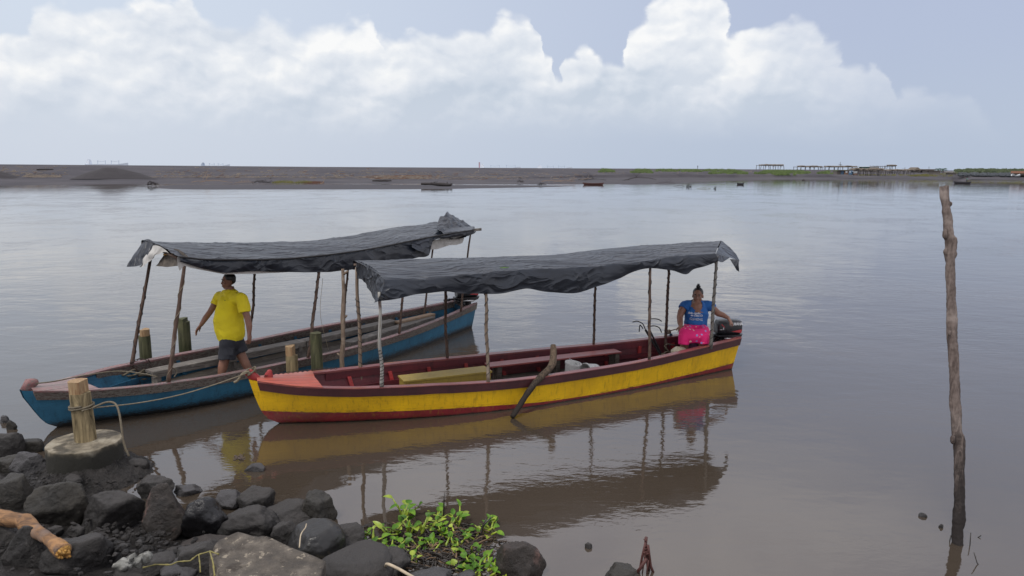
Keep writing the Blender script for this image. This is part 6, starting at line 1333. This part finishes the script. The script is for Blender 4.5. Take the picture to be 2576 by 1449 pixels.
# ropes on the post
rz = PD(212, 1025, zc).z; pc_ = pbx+Vector((-.035*(rz-topz), 0, 0)); m = M()
q = [Vector((pc_.x+math.cos(a)*(r+.013), pc_.y+math.sin(a)*(r+.013), rz+.012+.022*(a/(2*math.pi))-.012*math.cos(a)*-1)) for a in [2*math.pi*i/24 for i in range(24*2-3)]]
m.tube(q, .0105, 8); m.build('rope_loop', MT['rope'], mp)
st = Vector((pc_.x+r+.02, pc_.y-.03, rz+.02)); bow = YB.T @ Vector((-.09, -.02, .68))
rope('mooring_rope', [st-Vector((.05, .08, 0)), st, st+(bow-st)*.25-Vector((0, 0, .055)), st+(bow-st)*.5-Vector((0, 0, .075)), st+(bow-st)*.75-Vector((0, 0, .05)), bow], .0065, MT['rope_p'], 'thin rope from the mooring post to the yellow boat bow', n=50)
m = M(); kn = bow+Vector((-.06, -.03, -.02)); 
rope('rope_tail', [bow+Vector((.02, 0, .02)), bow+Vector((-.05, -.02, .0)), bow+Vector((-.12, -.03, -.09)), bow+Vector((-.16, -.03, -.11))], .016, MT['rope_p'], 'frayed pale rope tail knotted at the yellow boat stem')
e = [st, PD(268, 1012, zc-.02), PD(290, 1016, zc-.06), PD(300, 1040, zc-.1), PD(306, 1080, zc-.14), PD(313, 1120, zc-.16), PD(325, 1148, zc-.16)]
rope('hanging_rope', e, .0105, MT['rope'], 'thick loose rope end hanging from the mooring post over the concrete block', n=40)
# ------------------------------------------------------------------ concrete slab, driftwood, scraps
sl_px = [(548, 1358), (597, 1338), (680, 1352), (820, 1413), (800, 1465), (590, 1500), (524, 1400)]
zt = .42; top = [PZ(x, y, zt+(.03 if i in (1, 2) else 0)) for i, (x, y) in enumerate(sl_px)]; m = M(); n = len(top); cen = sum(top, Vector())/n; rings = []
def dens(poly, k=8):
    o = []
    for i in range(len(poly)):
        a, b_ = poly[i], poly[(i+1) % len(poly)]
        for j in range(k): o.append(a+(b_-a)*(j/k))
    return o
D_ = dens(top); jit = lambda p, a: p+Vector((noise.noise(p*9), noise.noise(p*9+Vector((3, 0, 0))), noise.noise(p*14)))*a
rings = [[jit(p+Vector((0, 0, -.26)), .02) for p in D_], [jit(p+Vector((0, 0, -.12)), .025) for p in D_], [jit(p+(p-cen).normalized()*.0+Vector((0, 0, -.015)), .012) for p in D_]]
for k in (.985, .9, .75, .6, .45, .3, .15, .03): rings.append([jit(cen+(p-cen)*k+Vector((0, 0, 0)), .012) for p in D_])
m.loft(rings); m.build('concrete_slab', MT['slab'], label='broken gritty concrete slab lying on the rocks at the bottom centre left', cat='slab')
# driftwood log
lp = [(-60, 1290, .40, 20), (-20, 1298, .42, 21), (30, 1306, .44, 22), (66, 1316, .44, 23), (92, 1338, .44, 20), (118, 1352, .44, 17), (134, 1366, .43, 19), (150, 1378, .42, 23), (160, 1388, .41, 24)]
P0 = [PZ(x, y, z) for x, y, z, r in lp]; q = []; qr = []; N = 32
for i in range(N+1): s = (len(lp)-1)*i/N; ks = list(range(len(lp))); q.append(Vector([smooth_interp(s, ks, [p[k] for p in P0]) for k in range(3)])); qr.append(smooth_interp(s, ks, [l[3] for l in lp])*ZC(q[-1])/FPX*(.84+.22*noise.noise(Vector((i*.45, 4, 0)))))
dl = thing('driftwood', P0[3]-Vector((0, 0, .1)), 'bent bare orange driftwood trunk with a broken end lying on the bottom left rocks', 'driftwood'); m = M(); m.tube(q, qr, 18, jit=.2); m.build('trunk', MT['driftlog'], dl)
e = q[-1]; dd = (q[-1]-q[-2]).normalized(); m = M(); rnd = random.Random(2); u_, v_ = ortho(dd)
for k in range(26): a = rnd.uniform(0, 6.28); rr_ = rnd.uniform(0, .85)*qr[-1]; o = u_*math.cos(a)*rr_+v_*math.sin(a)*rr_; m.tube([e+o-dd*.05, e+o+dd*rnd.uniform(.0, .035)], [.012, .009], 5)
m.tube([e-dd*.04, e+dd*.004], [qr[-1]*.98, qr[-1]*.8], 16, jit=.15); m.build('broken_end', MT['driftend'], dl)
# pale scrap
p = ground_hit(345, 1425, .12); m = M()
for k in range(9): rnd = random.Random(k); c = ground_hit(300+k*9+rnd.uniform(-5, 5), 1424-k*3+rnd.uniform(-4, 4), .13); m.ell(c, (.05, .03, .03), Matrix.Rotation(k, 3, 'Z'), 10, 7)
m.v = [v+Vector((noise.noise(v*30), noise.noise(v*30+Vector((9, 0, 0))), noise.noise(v*30+Vector((0, 9, 0)))))*.03 for v in m.v]; m.build('scrap_of_foam', MT['foam'], label='crumbled off-white scrap of rope and foam wedged between bottom rocks', cat='scrap')
def stem(name, pix, z, r, mat, label, cat='stem', knots=0, lat=None):
    P0 = [PZ(x, y, (z[i] if hasattr(z, '__len__') else z)) for i, (x, y) in enumerate(pix)]; ks = list(range(len(P0))); q = []; qr = []; N = len(P0)*5
    for i in range(N+1): s = (len(P0)-1)*i/N; q.append(Vector([(interp if knots else smooth_interp)(s, ks, [p[k] for p in P0]) for k in range(3)])); qr.append(r*(1.6 if knots and i % 5 == 0 else 1))
    m = M(); m.tube(q, qr, 6); return m.build(name, mat, label=label, cat=cat)
stem('runner_vine', [(360, 1428), (392, 1420), (430, 1421), (447, 1413), (478, 1411), (497, 1396), (528, 1387), (550, 1394)], [.36, .38, .40, .42, .43, .44, .46, .46], .0045, MT['vine'], 'jointed yellow runner vine lying over the bottom rocks to the slab', 'vine', 1)
stem('vine_shoot', [(528, 1387), (536, 1415), (540, 1449)], [.46, .50, .46], .005, MT['vine'], 'yellow shoot hanging down in front of the slab', 'vine', 1)
stem('thin_vine', [(500, 1396), (503, 1420), (504, 1440)], [.45, .42, .38], .004, MT['vine'], 'thin yellow tendril hanging beside the shoot', 'vine', 1)
stem('dry_stalk', [(771, 1318), (768, 1328), (757, 1345), (753, 1378)], [.30, .34, .35, .3], .005, MT['paletwig'], 'dry brown stalk draped over the egg-shaped boulder', 'stalk')
stem('pale_twig', [(970, 1424), (975, 1419), (1000, 1430), (1025, 1444), (1050, 1458)], [.15, .36, .36, .34, .3], .011, MT['paletwig'], 'pale bent twig at the bottom edge right of the broad smooth boulder', 'twig')
# red-brown broken plant at the bottom, right of centre
m = M(); a = PZ(1622, 1362, .0); zc = ZC(PZ(1620, 1452, 0))
for pts, r in (([(1626, 1352), (1624, 1375), (1627, 1400), (1630, 1425), (1637, 1452)], .012), ([(1624, 1365), (1616, 1400), (1610, 1430), (1600, 1456)], .009), ([(1630, 1372), (1634, 1400), (1637, 1425), (1650, 1456)], .011), ([(1626, 1405), (1610, 1430), (1590, 1452)], .013), ([(1622, 1370), (1621, 1410), (1614, 1456)], .005), ([(1631, 1410), (1628, 1435), (1626, 1460)], .006)):
    m.tube([PD(x, y, zc+.03*i) for i, (x, y) in enumerate(pts)], r, 7, jit=.3)
for k in range(14): rnd = random.Random(k); x = 1624+rnd.uniform(-9, 9); y = 1365+rnd.uniform(-8, 35); m.tube([PD(1625+rnd.uniform(-3, 3), y, zc), PD(x, y+rnd.uniform(-8, 8), zc)], .004, 4)
m.build('broken_stump', MT['twig'], label='reddish split stump of a plant standing at the bottom edge', cat='stump')
for k, pts in enumerate(([(2450, 1390), (2458, 1416), (2461, 1420)], [(2472, 1404), (2464, 1420), (2455, 1400)], [(2442, 1340), (2440, 1372)], [(2468, 1347), (2460, 1352)], [(2392, 1347), (2389, 1362)])):
    zc = ZC(PZ(pts[-1][0], pts[-1][1], 0)); m = M(); m.tube([PD(x, y, zc) for x, y in pts], .004 if k != 1 else .005, 5)
    m.build('water_twig', MT['darkreed'], label=['left twig of the crossed pair poking up right of the tall pole foot', 'right twig of the crossed pair poking up right of the tall pole foot', 'upright thin reed right beside the tall pole foot', 'tiny floating sliver right of the tall pole', 'tiny twig touching the left side of the tall pole foot'][k], cat='twig')
m = M(); zc = ZC(PZ(1116, 1300, 0)); m.tube([PD(1115, 1305, zc), PD(1116, 1290, zc), PD(1117, 1258, zc), PD(1118, 1240, zc)], [.004, .009, .006, .003], 6); m.build('lone_reed', MT['darkreed'], label='single thin dark reed standing up behind the green plants', cat='reed')
m = M(); zc = ZC(PZ(1205, 1345, 0)); m.tube([PD(1200, 1400, zc-.1), PD(1208, 1350, zc), PD(1215, 1322, zc), PD(1235, 1302, zc)], [.014, .013, .010, .007], 7, jit=.3); m.tube([PD(1212, 1330, zc), PD(1224, 1303, zc)], [.009, .005], 6); m.build('forked_branch', MT['darkreed'], label='dark forked branch sticking up at the right of the green plants', cat='branch')
# small clump of foam and weed in the shallows
m = M()
for k in range(30): rnd = random.Random(k); c = PZ(600+rnd.uniform(-12, 12), 1150+rnd.uniform(-6, 7), .005); m.tube([c, c+Vector((rnd.uniform(-.05, .05), rnd.uniform(-.03, .03), rnd.uniform(0, .03)))], .004, 4)
m.build('weed_scrap', MT['drift'], label='little scrap of dry weed floating under the yellow boat bow', cat='weed')
# ------------------------------------------------------------------ water hyacinth
def leafblade(m, base, d, up, L, W, curl=.25, rnd=random):
    d = d.normalized(); s = d.cross(up)
    if s.length < .1: s = d.cross(Vector((1, 0, 0)))
    s.normalize(); n_ = s.cross(d).normalized(); rows = []
    for i in range(9):
        t = i/8; w = W*(math.sin(math.pi*min(1, t*.92+.08)**.8)**.65)*.5*(1.0 if t < .98 else .1); c = base+d*(L*t)-n_*(curl*L*t*t)
        rows.append([c+s*(w*u)+n_*(abs(u)**1.5*w*.45+.003*noise.noise(Vector((i, u*3, L*50)))) for u in (-1, -.6, -.2, .2, .6, 1)])
    m.grid(rows)
HY = [(925, 1350, 4, 1.0, 1), (955, 1375, 4, 1.0, 2), (990, 1345, 5, 1.15, 3), (1025, 1300, 5, 1.25, 4), (1040, 1345, 5, 1.2, 5), (1075, 1320, 4, 1.1, 6), (1100, 1345, 4, 1.0, 7), (1115, 1305, 5, 1.0, 8), (1150, 1320, 5, 1.0, 9), (1180, 1350, 4, .9, 10), (1215, 1335, 5, 1.0, 11), (1238, 1325, 3, .9, 12), (1000, 1385, 4, .95, 13), (1050, 1385, 4, 1.0, 14), (1095, 1385, 4, .9, 15), (1140, 1375, 4, .9, 16), (1190, 1395, 5, 1.05, 17), (1165, 1425, 5, 1.0, 18), (1215, 1425, 5, 1.0, 19), (1240, 1445, 4, .9, 20), (1022, 1415, 3, .8, 21), (1190, 1445, 5, 1.0, 22), (960, 1400, 3, .8, 23), (1128, 1350, 3, .8, 24)]
HL = ['leftmost', 'second plant from the left, low and close to the black boulder', 'broad-leaved plant left of the tallest clump', 'tallest plant with the biggest upright leaves', 'bushy plant just below the tallest one', 'plant with pale swollen stalks near the middle top', 'plant in the middle of the mat', 'upright plant beside the lone dark reed', 'leafy plant right of the lone reed', 'plant behind the forked branch', 'plant right of the forked branch', 'rightmost small plant reaching out over the water', 'low plant at the left lower side', 'low plant below the bushy one', 'low plant among brown dead leaves', 'low plant right of the brown dead leaves', 'bright plant below the forked branch', 'bright plant at the lower middle right', 'plant touching the brown angular rock', 'lowest right plant beside the brown rock', 'small sprout over the dark debris', 'lowest plant at the bottom edge', 'small sprout against the broad smooth boulder', 'small sprout in the centre of the mat']
for (x, y, nl, sc_, sd_), lab in zip(HY, HL):
    sc_ *= .78
    rnd = random.Random(sd_*13); b0 = ground_hit(x, y) if gz(PZ(x, y, 0)) > 0 else PZ(x, y, 0); root = thing('water_hyacinth', b0, 'green water hyacinth, '+lab if sd_ > 1 else 'leftmost green water hyacinth reaching over the rounded rock', 'plant', 0, 'water hyacinths in a mat by the bank')
    for k in range(nl+3):
        a = rnd.uniform(0, 6.28); hgt = (rnd.uniform(.02, .10)+(.07 if sd_ in (4, 5, 9) else 0))*sc_; reach = rnd.uniform(.04, .13)*sc_; base = b0+Vector((rnd.uniform(-.07, .07), rnd.uniform(-.06, .06), -.01)); mid = base+Vector((math.cos(a)*reach*.6, math.sin(a)*reach*.6, hgt*.6)); tip = base+Vector((math.cos(a)*reach, math.sin(a)*reach, hgt))
        m = M(); m.tube([base, base+(mid-base)*.5, mid, tip], [.007, .015 if rnd.random() < .5 else .008, .009, .005], 7); m.build('stalk', MT['leaf_y'], root)
        m = M(); dd = Vector((math.cos(a+rnd.uniform(-.8, .8)), math.sin(a+rnd.uniform(-.8, .8)), rnd.uniform(.0, 1.3))); leafblade(m, tip, dd, Vector((rnd.uniform(-.4, .4), rnd.uniform(-.4, .2), 1)), rnd.uniform(.045, .105)*sc_, rnd.uniform(.035, .085)*sc_, rnd.uniform(.1, .5), rnd); m.build('leaf', MT['leaf'] if rnd.random() < .78 else MT['leaf_y'], root)
def matdebris():
    for (nm, mat, k, lab, a, b_) in (('dead_stalks', 'darkreed', 520, 'sodden black stalks tangled under the green plants', .003, .007), ('dry_reeds', 'deadleaf', 170, 'brown dead leaves and reeds scattered through the plants', .003, .008)):
        g = M(); rnd = random.Random(k)
        for i in range(k):
            x = rnd.gauss(1090, 85); y = rnd.gauss(1385, 38) if i % 3 else rnd.uniform(1320, 1450)
            lim = interp(x, [895, 960, 1100, 1240, 1290], [1330, 1318, 1322, 1330, 1380])
            if x < 900 or x > 1290 or y < lim or y > 1470: continue
            p = PZ(x, y, 0); p.z = max(0, gz(p))+rnd.uniform(0, .025); L = rnd.uniform(.03, .18); an_ = rnd.uniform(0, 6.28); d = Vector((math.cos(an_), math.sin(an_)*.8, rnd.uniform(-.1, .18)))*L/2
            g.tube([p-d, p+Vector((0, 0, .012)), p+d], rnd.uniform(a, b_), 4)
            if rnd.random() < .25: leafblade(g, p, d, Vector((0, 0, 1)), L*.6, .03, .3)
        g.build(nm, MT[mat], kind='stuff', label=lab, cat='dead plants')
matdebris()
# ------------------------------------------------------------------ people
def hand(m, wrist, d, palm_n, thumb_side, L=.175, curl=.5, spread=.12, wristr=.026):
    """palm plus five separate curled fingers added to a body volume"""
    d = d.normalized(); s = d.cross(palm_n).normalized()*thumb_side; n_ = palm_n.normalized()
    pe = wrist+d*(L*.5)
    for k in range(4):
        u = (k-1.5)*.020; m.tube([wrist+s*u*.6, wrist+d*(L*.28)+s*u, pe+s*u], [.017, .015, .0125], 8, True)
    ln = (.40, .47, .44, .34)
    for k in range(4):
        u = (1.5-k)*.021; b = pe+s*u; dirv = d+s*(1.5-k)*spread; p = b; pts = [b]; c = curl*(1+.15*k)
        for j, f in enumerate((.42, .33, .25)):
            ang = c*(j+.6); v = (dirv*math.cos(ang)+n_*math.sin(ang)).normalized(); p = p+v*(L*ln[k]*f*1.15); pts.append(p)
        m.tube(pts, [.0105, .0095, .0088, .0075], 8, True)
    tb = wrist+d*(L*.12)+s*.030; m.tube([tb, tb+d*(L*.2)+s*.026+n_*.008, tb+d*(L*.38)+s*.034+n_*.022], [.0135, .0115, .009], 8, True)
def head(m, c, face, up, sc=1.0, jaw=1.0):
    """volumes of a head; c = centre; returns the frame"""
    f = face.normalized(); u = (up-f*up.dot(f)).normalized(); s = u.cross(f)      # s: the person's left
    R3 = Matrix((s, -f, u)).transposed(); P = lambda a, b, h: c+s*a*sc+f*b*sc+u*h*sc
    m.ell(P(0, -.012, .022), (.074*sc, .092*sc, .088*sc), R3); m.ell(P(0, .022, -.045), (.056*sc*jaw, .062*sc, .062*sc), R3); m.ell(P(0, .055, -.088), (.026*sc*jaw, .022*sc, .020*sc), R3)
    for g in (-1, 1):
        m.ell(P(.036*g, .052, -.035), (.024*sc*jaw, .024*sc, .026*sc), R3); m.ell(P(.074*g, -.012, -.018), (.010*sc, .017*sc, .030*sc), R3); m.ell(P(.030*g, .070, .024), (.024*sc, .014*sc, .009*sc), R3)
        m.ell(P(.012*g, .083, -.034), (.009*sc, .012*sc, .008*sc), R3); m.tube([P(.042*g, .0, -.07), P(.035*g, -.02, -.11)], [.035*sc, .04*sc], 8)
    m.tube([P(0, .076, .014), P(0, .087, -.012), P(0, .093, -.030)], [.007*sc, .009*sc, .011*sc], 8, True)
    m.ell(P(0, .082, -.060), (.023*sc, .012*sc, .008*sc), R3); m.ell(P(0, .080, -.072), (.020*sc, .012*sc, .007*sc), R3)
    return P, R3, sc
def face_parts(P, R3, sc, root, hairmat):
    for g in (-1, 1):
        e = M(); e.ell(P(.031*g, .0725, .008), (.014*sc, .007*sc, .0065*sc), R3); e.build('eye', MT['eyewhite'], root); e2 = M(); e2.ell(P(.031*g, .0775, .008), (.0062*sc, .004*sc, .006*sc), R3); e2.build('iris', MT['hair'], root)
        b = M(); b.tube([P(.014*g, .083, .026), P(.034*g, .082, .031), P(.052*g, .068, .025)], [.0035*sc, .0045*sc, .0025*sc], 6, True); b.build('eyebrow', hairmat, root)
    l = M(); l.tube([P(-.022, .080, -.066), P(0, .0905, -.0655), P(.022, .080, -.066)], .0022*sc, 6, True); l.build('mouth', MT['lip'], root)
MT['eyewhite'] = flat('eye_white', (.34, .31, .29), .4); MT['lip'] = flat('lip', (.085, .03, .028), .6)
MT['gold'] = flat('gold_ring', (.6, .42, .12), .3, .8)
# ---- the man walking in the blue boat
def man():
    Z0 = ZC(BB.T @ Vector((2.5, -.05, 1.0))); 
    def Q(x, y, d=0.0): return PD(x, y, Z0+d)
    feet = BB.T @ Vector((2.45, -.05, .1)); root = thing('person', feet, 'man in a yellow t-shirt and dark shorts walking along inside the blue boat', 'person')
    hipc = Q(583, 856); face = Vector((-.86, -.50, -.02)); up = Vector((0, 0, 1)); side_ = Vector((.5, -.86, 0)).normalized()   # his left: towards the camera, right
    b = M()
    hc = Q(574, 707, .0); P, R3, s_ = head(b, hc+Vector((0, 0, -.0)), face, up, .99, 1.12)
    b.tube([Q(577, 722), Q(581, 738)], [.062, .068], 14); 
    sl = Q(607, 752, -.17); sr = Q(553, 746, .17); ch = Q(580, 756); 
    b.tube([Q(582, 745), ch, Q(578, 785), Q(580, 815), hipc], [.09, .145, .15, .155, .14], 18, True); b.tube([sl, sr], .065, 12, True)
    # near (left) arm, hanging back
    el = Q(623, 802, -.20); wl = Q(627, 838, -.22); b.tube([sl, Q(616, 778, -.19), el, Q(627, 820, -.21), wl], [.062, .054, .043, .043, .030], 12, True)
    hand(b, wl, Q(628, 862, -.26)-wl, Vector((-.9, .3, .1)), 1, .165, .35)
    er = Q(529, 784, .10); wr = Q(506, 817, .0); b.tube([sr, Q(541, 764, .14), er, Q(517, 800, .05), wr], [.06, .05, .042, .041, .029], 12, True)
    hand(b, wr, Q(489, 838, -.03)-wr, Vector((.5, -.2, -.85)), -1, .165, .35, .2)
    # legs: front leg forward, back leg trailing
    kf = Q(567, 896, -.05); b.tube([Q(577, 855, -.05), kf, Q(560, 925, -.05), Q(556, 950, -.05), Q(553, 966, -.05)], [.105, .068, .066, .045, .04], 14, True); b.tube([Q(553, 968, -.05), Q(537, 972, -.08)], [.04, .03], 10, True)
    b.tube([Q(590, 855, .05), Q(603, 886, .07), Q(618, 915, .08), Q(632, 942, .09), Q(636, 950, .09)], [.105, .070, .062, .045, .038], 14, True); b.tube([Q(637, 952, .09), Q(622, 957, .07)], [.036, .028], 10, True)
    fuse(b, 'body', MT['skin'], root, .0062, 5)
    face_parts(P, R3, s_, root, MT['hair'])
    h = M(); h.ell(P(0, -.020, .042), (.077, .090, .076), R3, 24, 16); h.v = [v if (v-P(0, 0, 0)).dot(R3 @ Vector((0, -1, 0))) < .055 else v+(R3 @ Vector((0, 1, 0)))*.02 for v in h.v]
    h.ell(P(0, -.048, .012), (.070, .058, .062), R3, 20, 14); h.build('hair', MT['hair'], root)
    t = M(); t.tube([Q(580, 741), ch, Q(577, 782), Q(575, 806), Q(578, 829), Q(580, 838)], [.098, .168, .184, .205, .202, .198], 26, True)
    t.ell(Q(566, 806, -.05), (.16, .15, .15)); t.tube([sr, Q(580, 750), sl], [.082, .10, .086], 16, True); t.ell(sl+Vector((0, 0, .004)), .088); t.ell(sr, .080); t.tube([Q(565, 736, .07), Q(592, 737, -.07)], .048, 12, True)
    t.tube([sl+Vector((-.0, 0, .005)), Q(612, 768, -.185), Q(615, 786, -.19)], [.088, .088, .084], 16); t.tube([sr, Q(547, 758, .15), Q(541, 768, .13)], [.078, .078, .074], 16)
    t.tube([Q(563, 836, -.02), Q(562, 846, -.02)], [.12, .10], 16, True)
    tc = Q(580, 780)
    def fold(c): 
        p = Vector(c); return .011*noise.noise(Vector((p.x*5+p.z*9, p.y*5, p.z*5-p.x*8)))+.006*noise.noise(Vector((p.x*18+p.z*14, p.y*12, p.z*10)))
    fuse(t, 'shirt', MT['tee_y'], root, .0085, 5, disp=fold)
    c = M(); cr = [Q(565, 733, .055), Q(569, 739, -.02), Q(578, 742, -.07), Q(588, 738, -.10)]; 
    s = M(); s.tube([Q(581, 826), Q(582, 842), Q(583, 858)], [.160, .166, .155], 22, True); s.tube([Q(577, 852, -.05), Q(572, 880, -.055), Q(571, 904, -.055)], [.135, .118, .115], 20); s.tube([Q(590, 852, .05), Q(599, 876, .065), Q(605, 889, .07)], [.13, .112, .108], 20)
    fuse(s, 'shorts', MT['shorts'], root, .009, 4, disp=fold)
    p = M(); p.box(Q(580, 884, -.150), (.085, .03, .10), Matrix.Rotation(.1, 3, 'Y')); p.build('cargo_pocket', MT['shorts'], root, smooth=False)
    m = M(); m.ell(Q(566, 756, -.185), (.006, .004, .006)); m.build('chest_emblem', MT['shorts'], root)
man()
# ---- the seated woman steering the yellow boat
def woman():
    Z0 = ZC(YB.T @ Vector((6.38, .16, .8)))
    def Q(x, y, d=0.0): return PD(x, y, Z0+d)
    base = Q(1745, 880); base.z = .1; root = thing('person', base, 'seated woman in a blue t-shirt and pink floral skirt steering the yellow boat', 'person')
    face = Vector((-.34, -.93, -.06)); up = Vector((0, 0, 1)); b = M()
    hc = Q(1755.5, 743, -.02); P, R3, s_ = head(b, hc, face, up, 1.06, 1.1)
    b.tube([Q(1755, 752), Q(1754, 766)], [.062, .07], 14)
    sr = Q(1723, 769, -.0); sl = Q(1786, 770, .02); b.tube([Q(1754, 768), Q(1753, 785, -.02), Q(1751, 805), Q(1750, 825, .03)], [.10, .165, .165, .17], 18, True); b.tube([sr, sl], .07, 12, True)
    b.ell(Q(1752, 772, -.040), (.115, .095, .085)); b.ell(Q(1752, 785, -.050), (.14, .105, .09))
    # her right arm down to the knee
    b.tube([sr, Q(1714, 784, -.03), Q(1710, 798, -.06), Q(1711, 812, -.14), Q(1713, 821, -.20)], [.062, .058, .048, .044, .030], 12, True)
    hand(b, Q(1713, 821, -.20), Q(1713, 832, -.30)-Q(1713, 821, -.20), Vector((0, 0, -1)), -1, .155, .35, .16)
    # her left arm over the motor
    b.tube([sl, Q(1797, 780, .02), Q(1808, 789, .02), Q(1820, 793, .01), Q(1831, 799, .0)], [.06, .056, .050, .042, .029], 12, True)
    hand(b, Q(1831, 799, .0), Q(1840, 812, -.05)-Q(1831, 799, .0), Vector((-.5, .3, -.7)), 1, .155, .3, .16)
    # thighs and shins
    for (hx, hy, kx, ky, fx, fy) in ((1740, 842, 1723, 850, 1722, 893), (1760, 842, 1768, 850, 1767, 890)):
        b.tube([Q(hx, hy, .02), Q((hx+kx)/2, (hy+ky)/2-4, -.18), Q(kx, ky-6, -.34)], [.115, .10, .07], 14, True); kn = Q(kx, ky-6, -.34); ft = Vector((kn.x+.03, kn.y+.12, .15)); b.tube([kn, (kn+ft)/2, ft], [.07, .062, .042], 14, True); b.tube([ft, ft+Vector((-.12, -.04, -.03))], [.04, .03], 10, True)
    fuse(b, 'body', MT['skin_w'], root, .0062, 5); face_parts(P, R3, s_, root, MT['hair'])
    h = M(); h.ell(P(0, -.020, .038), (.082, .092, .088), R3, 26, 18); h.ell(P(0, -.055, .0), (.072, .055, .075), R3, 20, 14)
    fwd = R3 @ Vector((0, -1, 0)); h.v = [v-fwd*max(0, (v-P(0, 0, 0)).dot(fwd)-.045) for v in h.v]
    ho = h.build('hair', MT['hair'], root); bn = M(); bn.ell(P(0, -.03, .128), (.036, .036, .026), R3); bn.v = [v+Vector((0, 0, .01*noise.noise(v*60))) for v in bn.v]
    for k in range(6): bn.tube([P(0, -.03, .14), P(.02*math.cos(k), -.03+.02*math.sin(k), .162+.006*(k % 3))], [.008, .003], 5)
    bn.build('hair_bun', MT['hair'], root)
    t = M(); t.tube([Q(1753, 775, .02), Q(1752, 790, .0), Q(1751, 803, .0), Q(1750, 815, .015)], [.152, .19, .178, .180], 26, True); t.tube([Q(1728, 768, .0), Q(1781, 769, .02)], .082, 16, True); t.ell(Q(1740, 789, -.085), (.085, .075, .075)); t.ell(Q(1765, 789, -.075), (.085, .075, .075)); t.ell(Q(1750, 811, -.05), (.165, .15, .09))
    t.ell(sr, .08); t.ell(sl, .08); t.tube([sr, Q(1718, 777, -.02)], [.084, .082], 16); t.tube([sl, Q(1791, 776, .02)], [.082, .08], 16)
    fold = lambda c: .008*noise.noise(Vector((c.x*7, c.y*7, c.z*9)))+.003*noise.noise(Vector(c)*22)
    ncut = Q(1753.5, 766, -.10)
    fuse(t, 'shirt', MT['tee_b'], root, .0065, 4, disp=fold, cut=lambda c: ((c.x-ncut.x)/.082)**2+((c.z-ncut.z)/(.088 if c.z < ncut.z else .09))**2 < 1 and c.y < ncut.y+.16)
    # printed words and scroll
    fr = face.normalized(); fr = Vector((fr.x, fr.y, 0)).normalized(); rt_ = Vector((-fr.y, fr.x, 0))*1.0
    if rt_.x < 0: rt_ = -rt_
    o = Q(1751, 797, -.195); tilt = Vector((0, 0, 1))+fr*-.12; tilt.normalize(); nrm = rt_.cross(tilt)
    TT = Matrix.Translation(o) @ Matrix((rt_, tilt, nrm)).transposed().to_4x4()
    sh = [x for x in root.children if x.name.startswith('shirt')][0]
    def prj(o_):     # lay the print on the cloth
        from mathutils.bvhtree import BVHTree
        me = sh.data; bv = BVHTree.FromPolygons([v.co for v in me.vertices], [p.vertices for p in me.polygons])
        inv = nrm
        for v in o_.data.vertices:
            hit = bv.ray_cast(v.co+nrm*.25, -nrm)
            if hit[0] is not None: v.co = hit[0]+nrm*.004
    for (txt, sz, dx, dy) in (('Solo confío', .040, -.035, .040), ('en Dios', .042, -.02, .005)):
        w = text_mesh('shirt_lettering', txt, sz, TT @ Matrix.Translation((dx, dy, 0)), MT['whiteprint'], root, .3, 0, .0012); prj(w)
    m = M(TT); 
    for k in range(4): x = -.075+k*.05; m.tube([Vector((x+.02*math.cos(a), -.035+.013*math.sin(a)*(1-.2*k/3), 0)) for a in [i*.5 for i in range(12)]], .0028, 4)
    m.tube([Vector((.075+.014*math.cos(a), .02+.014*math.sin(a), 0)) for a in [i*.5 for i in range(14)]], .004, 4); m.tube([Vector((-.1+.2*i/14, -.05+.006*math.sin(i*1.3), 0)) for i in range(15)], .0028, 4)
    w = m.build('shirt_ornament', MT['whiteprint'], root); prj(w)
    k_ = M(); k_.tube([Q(1750, 817, .02), Q(1749, 826, .0), Q(1748, 834, -.05)], [.168, .185, .18], 24, True)
    k_.tube([Q(1738, 836, .0), Q(1727, 836, -.18), Q(1722, 840, -.33)], [.145, .115, .085], 20, True); k_.tube([Q(1762, 836, .0), Q(1768, 836, -.18), Q(1768, 840, -.33)], [.145, .115, .085], 20, True)
    k_.tube([Q(1723, 838, -.345), Q(1745, 839, -.35), Q(1767, 838, -.345)], .07, 16, True); k_.tube([Q(1720, 842, -.35), Q(1720, 855, -.36), Q(1719, 867, -.36)], [.082, .086, .082], 18); k_.tube([Q(1770, 842, -.35), Q(1771, 855, -.36), Q(1771, 866, -.36)], [.082, .084, .08], 18)
    k_.tube([Q(1722, 848, -.36), Q(1745, 847, -.365), Q(1768, 848, -.36)], .078, 16, True); k_.tube([Q(1732, 854, -.36), Q(1758, 854, -.36)], .06, 14, True)
    fuse(k_, 'skirt', MT['skirt'], root, .0085, 8, disp=fold)
    r = M(); c = Q(1712.5, 827, -.255); r.tube([c+Vector((.012*math.cos(a), .0, .012*math.sin(a))) for a in [i*.6 for i in range(12)]], .0028, 5); r.build('ring', MT['gold'], root)
    st_ = thing('plastic_stool', Q(1745, 880, -.06), 'purple plastic stool under the seated woman', 'stool'); m = M(); c = Q(1746, 868, -.06); f0 = YB.T @ Vector((6.35, 0, .1)); z0 = .1; z1 = c.z+.07
    m.loft([[Vector((c.x+r_*math.cos(a), c.y+r_*math.sin(a), z)) for a in [2*math.pi*k/24 for k in range(24)]] for r_, z in ((.19, z0), (.165, z1-.03), (.17, z1), (.15, z1+.01), (.02, z1+.012))]); m.build('seat', MT['purple'], st_, auto=.5)
woman()
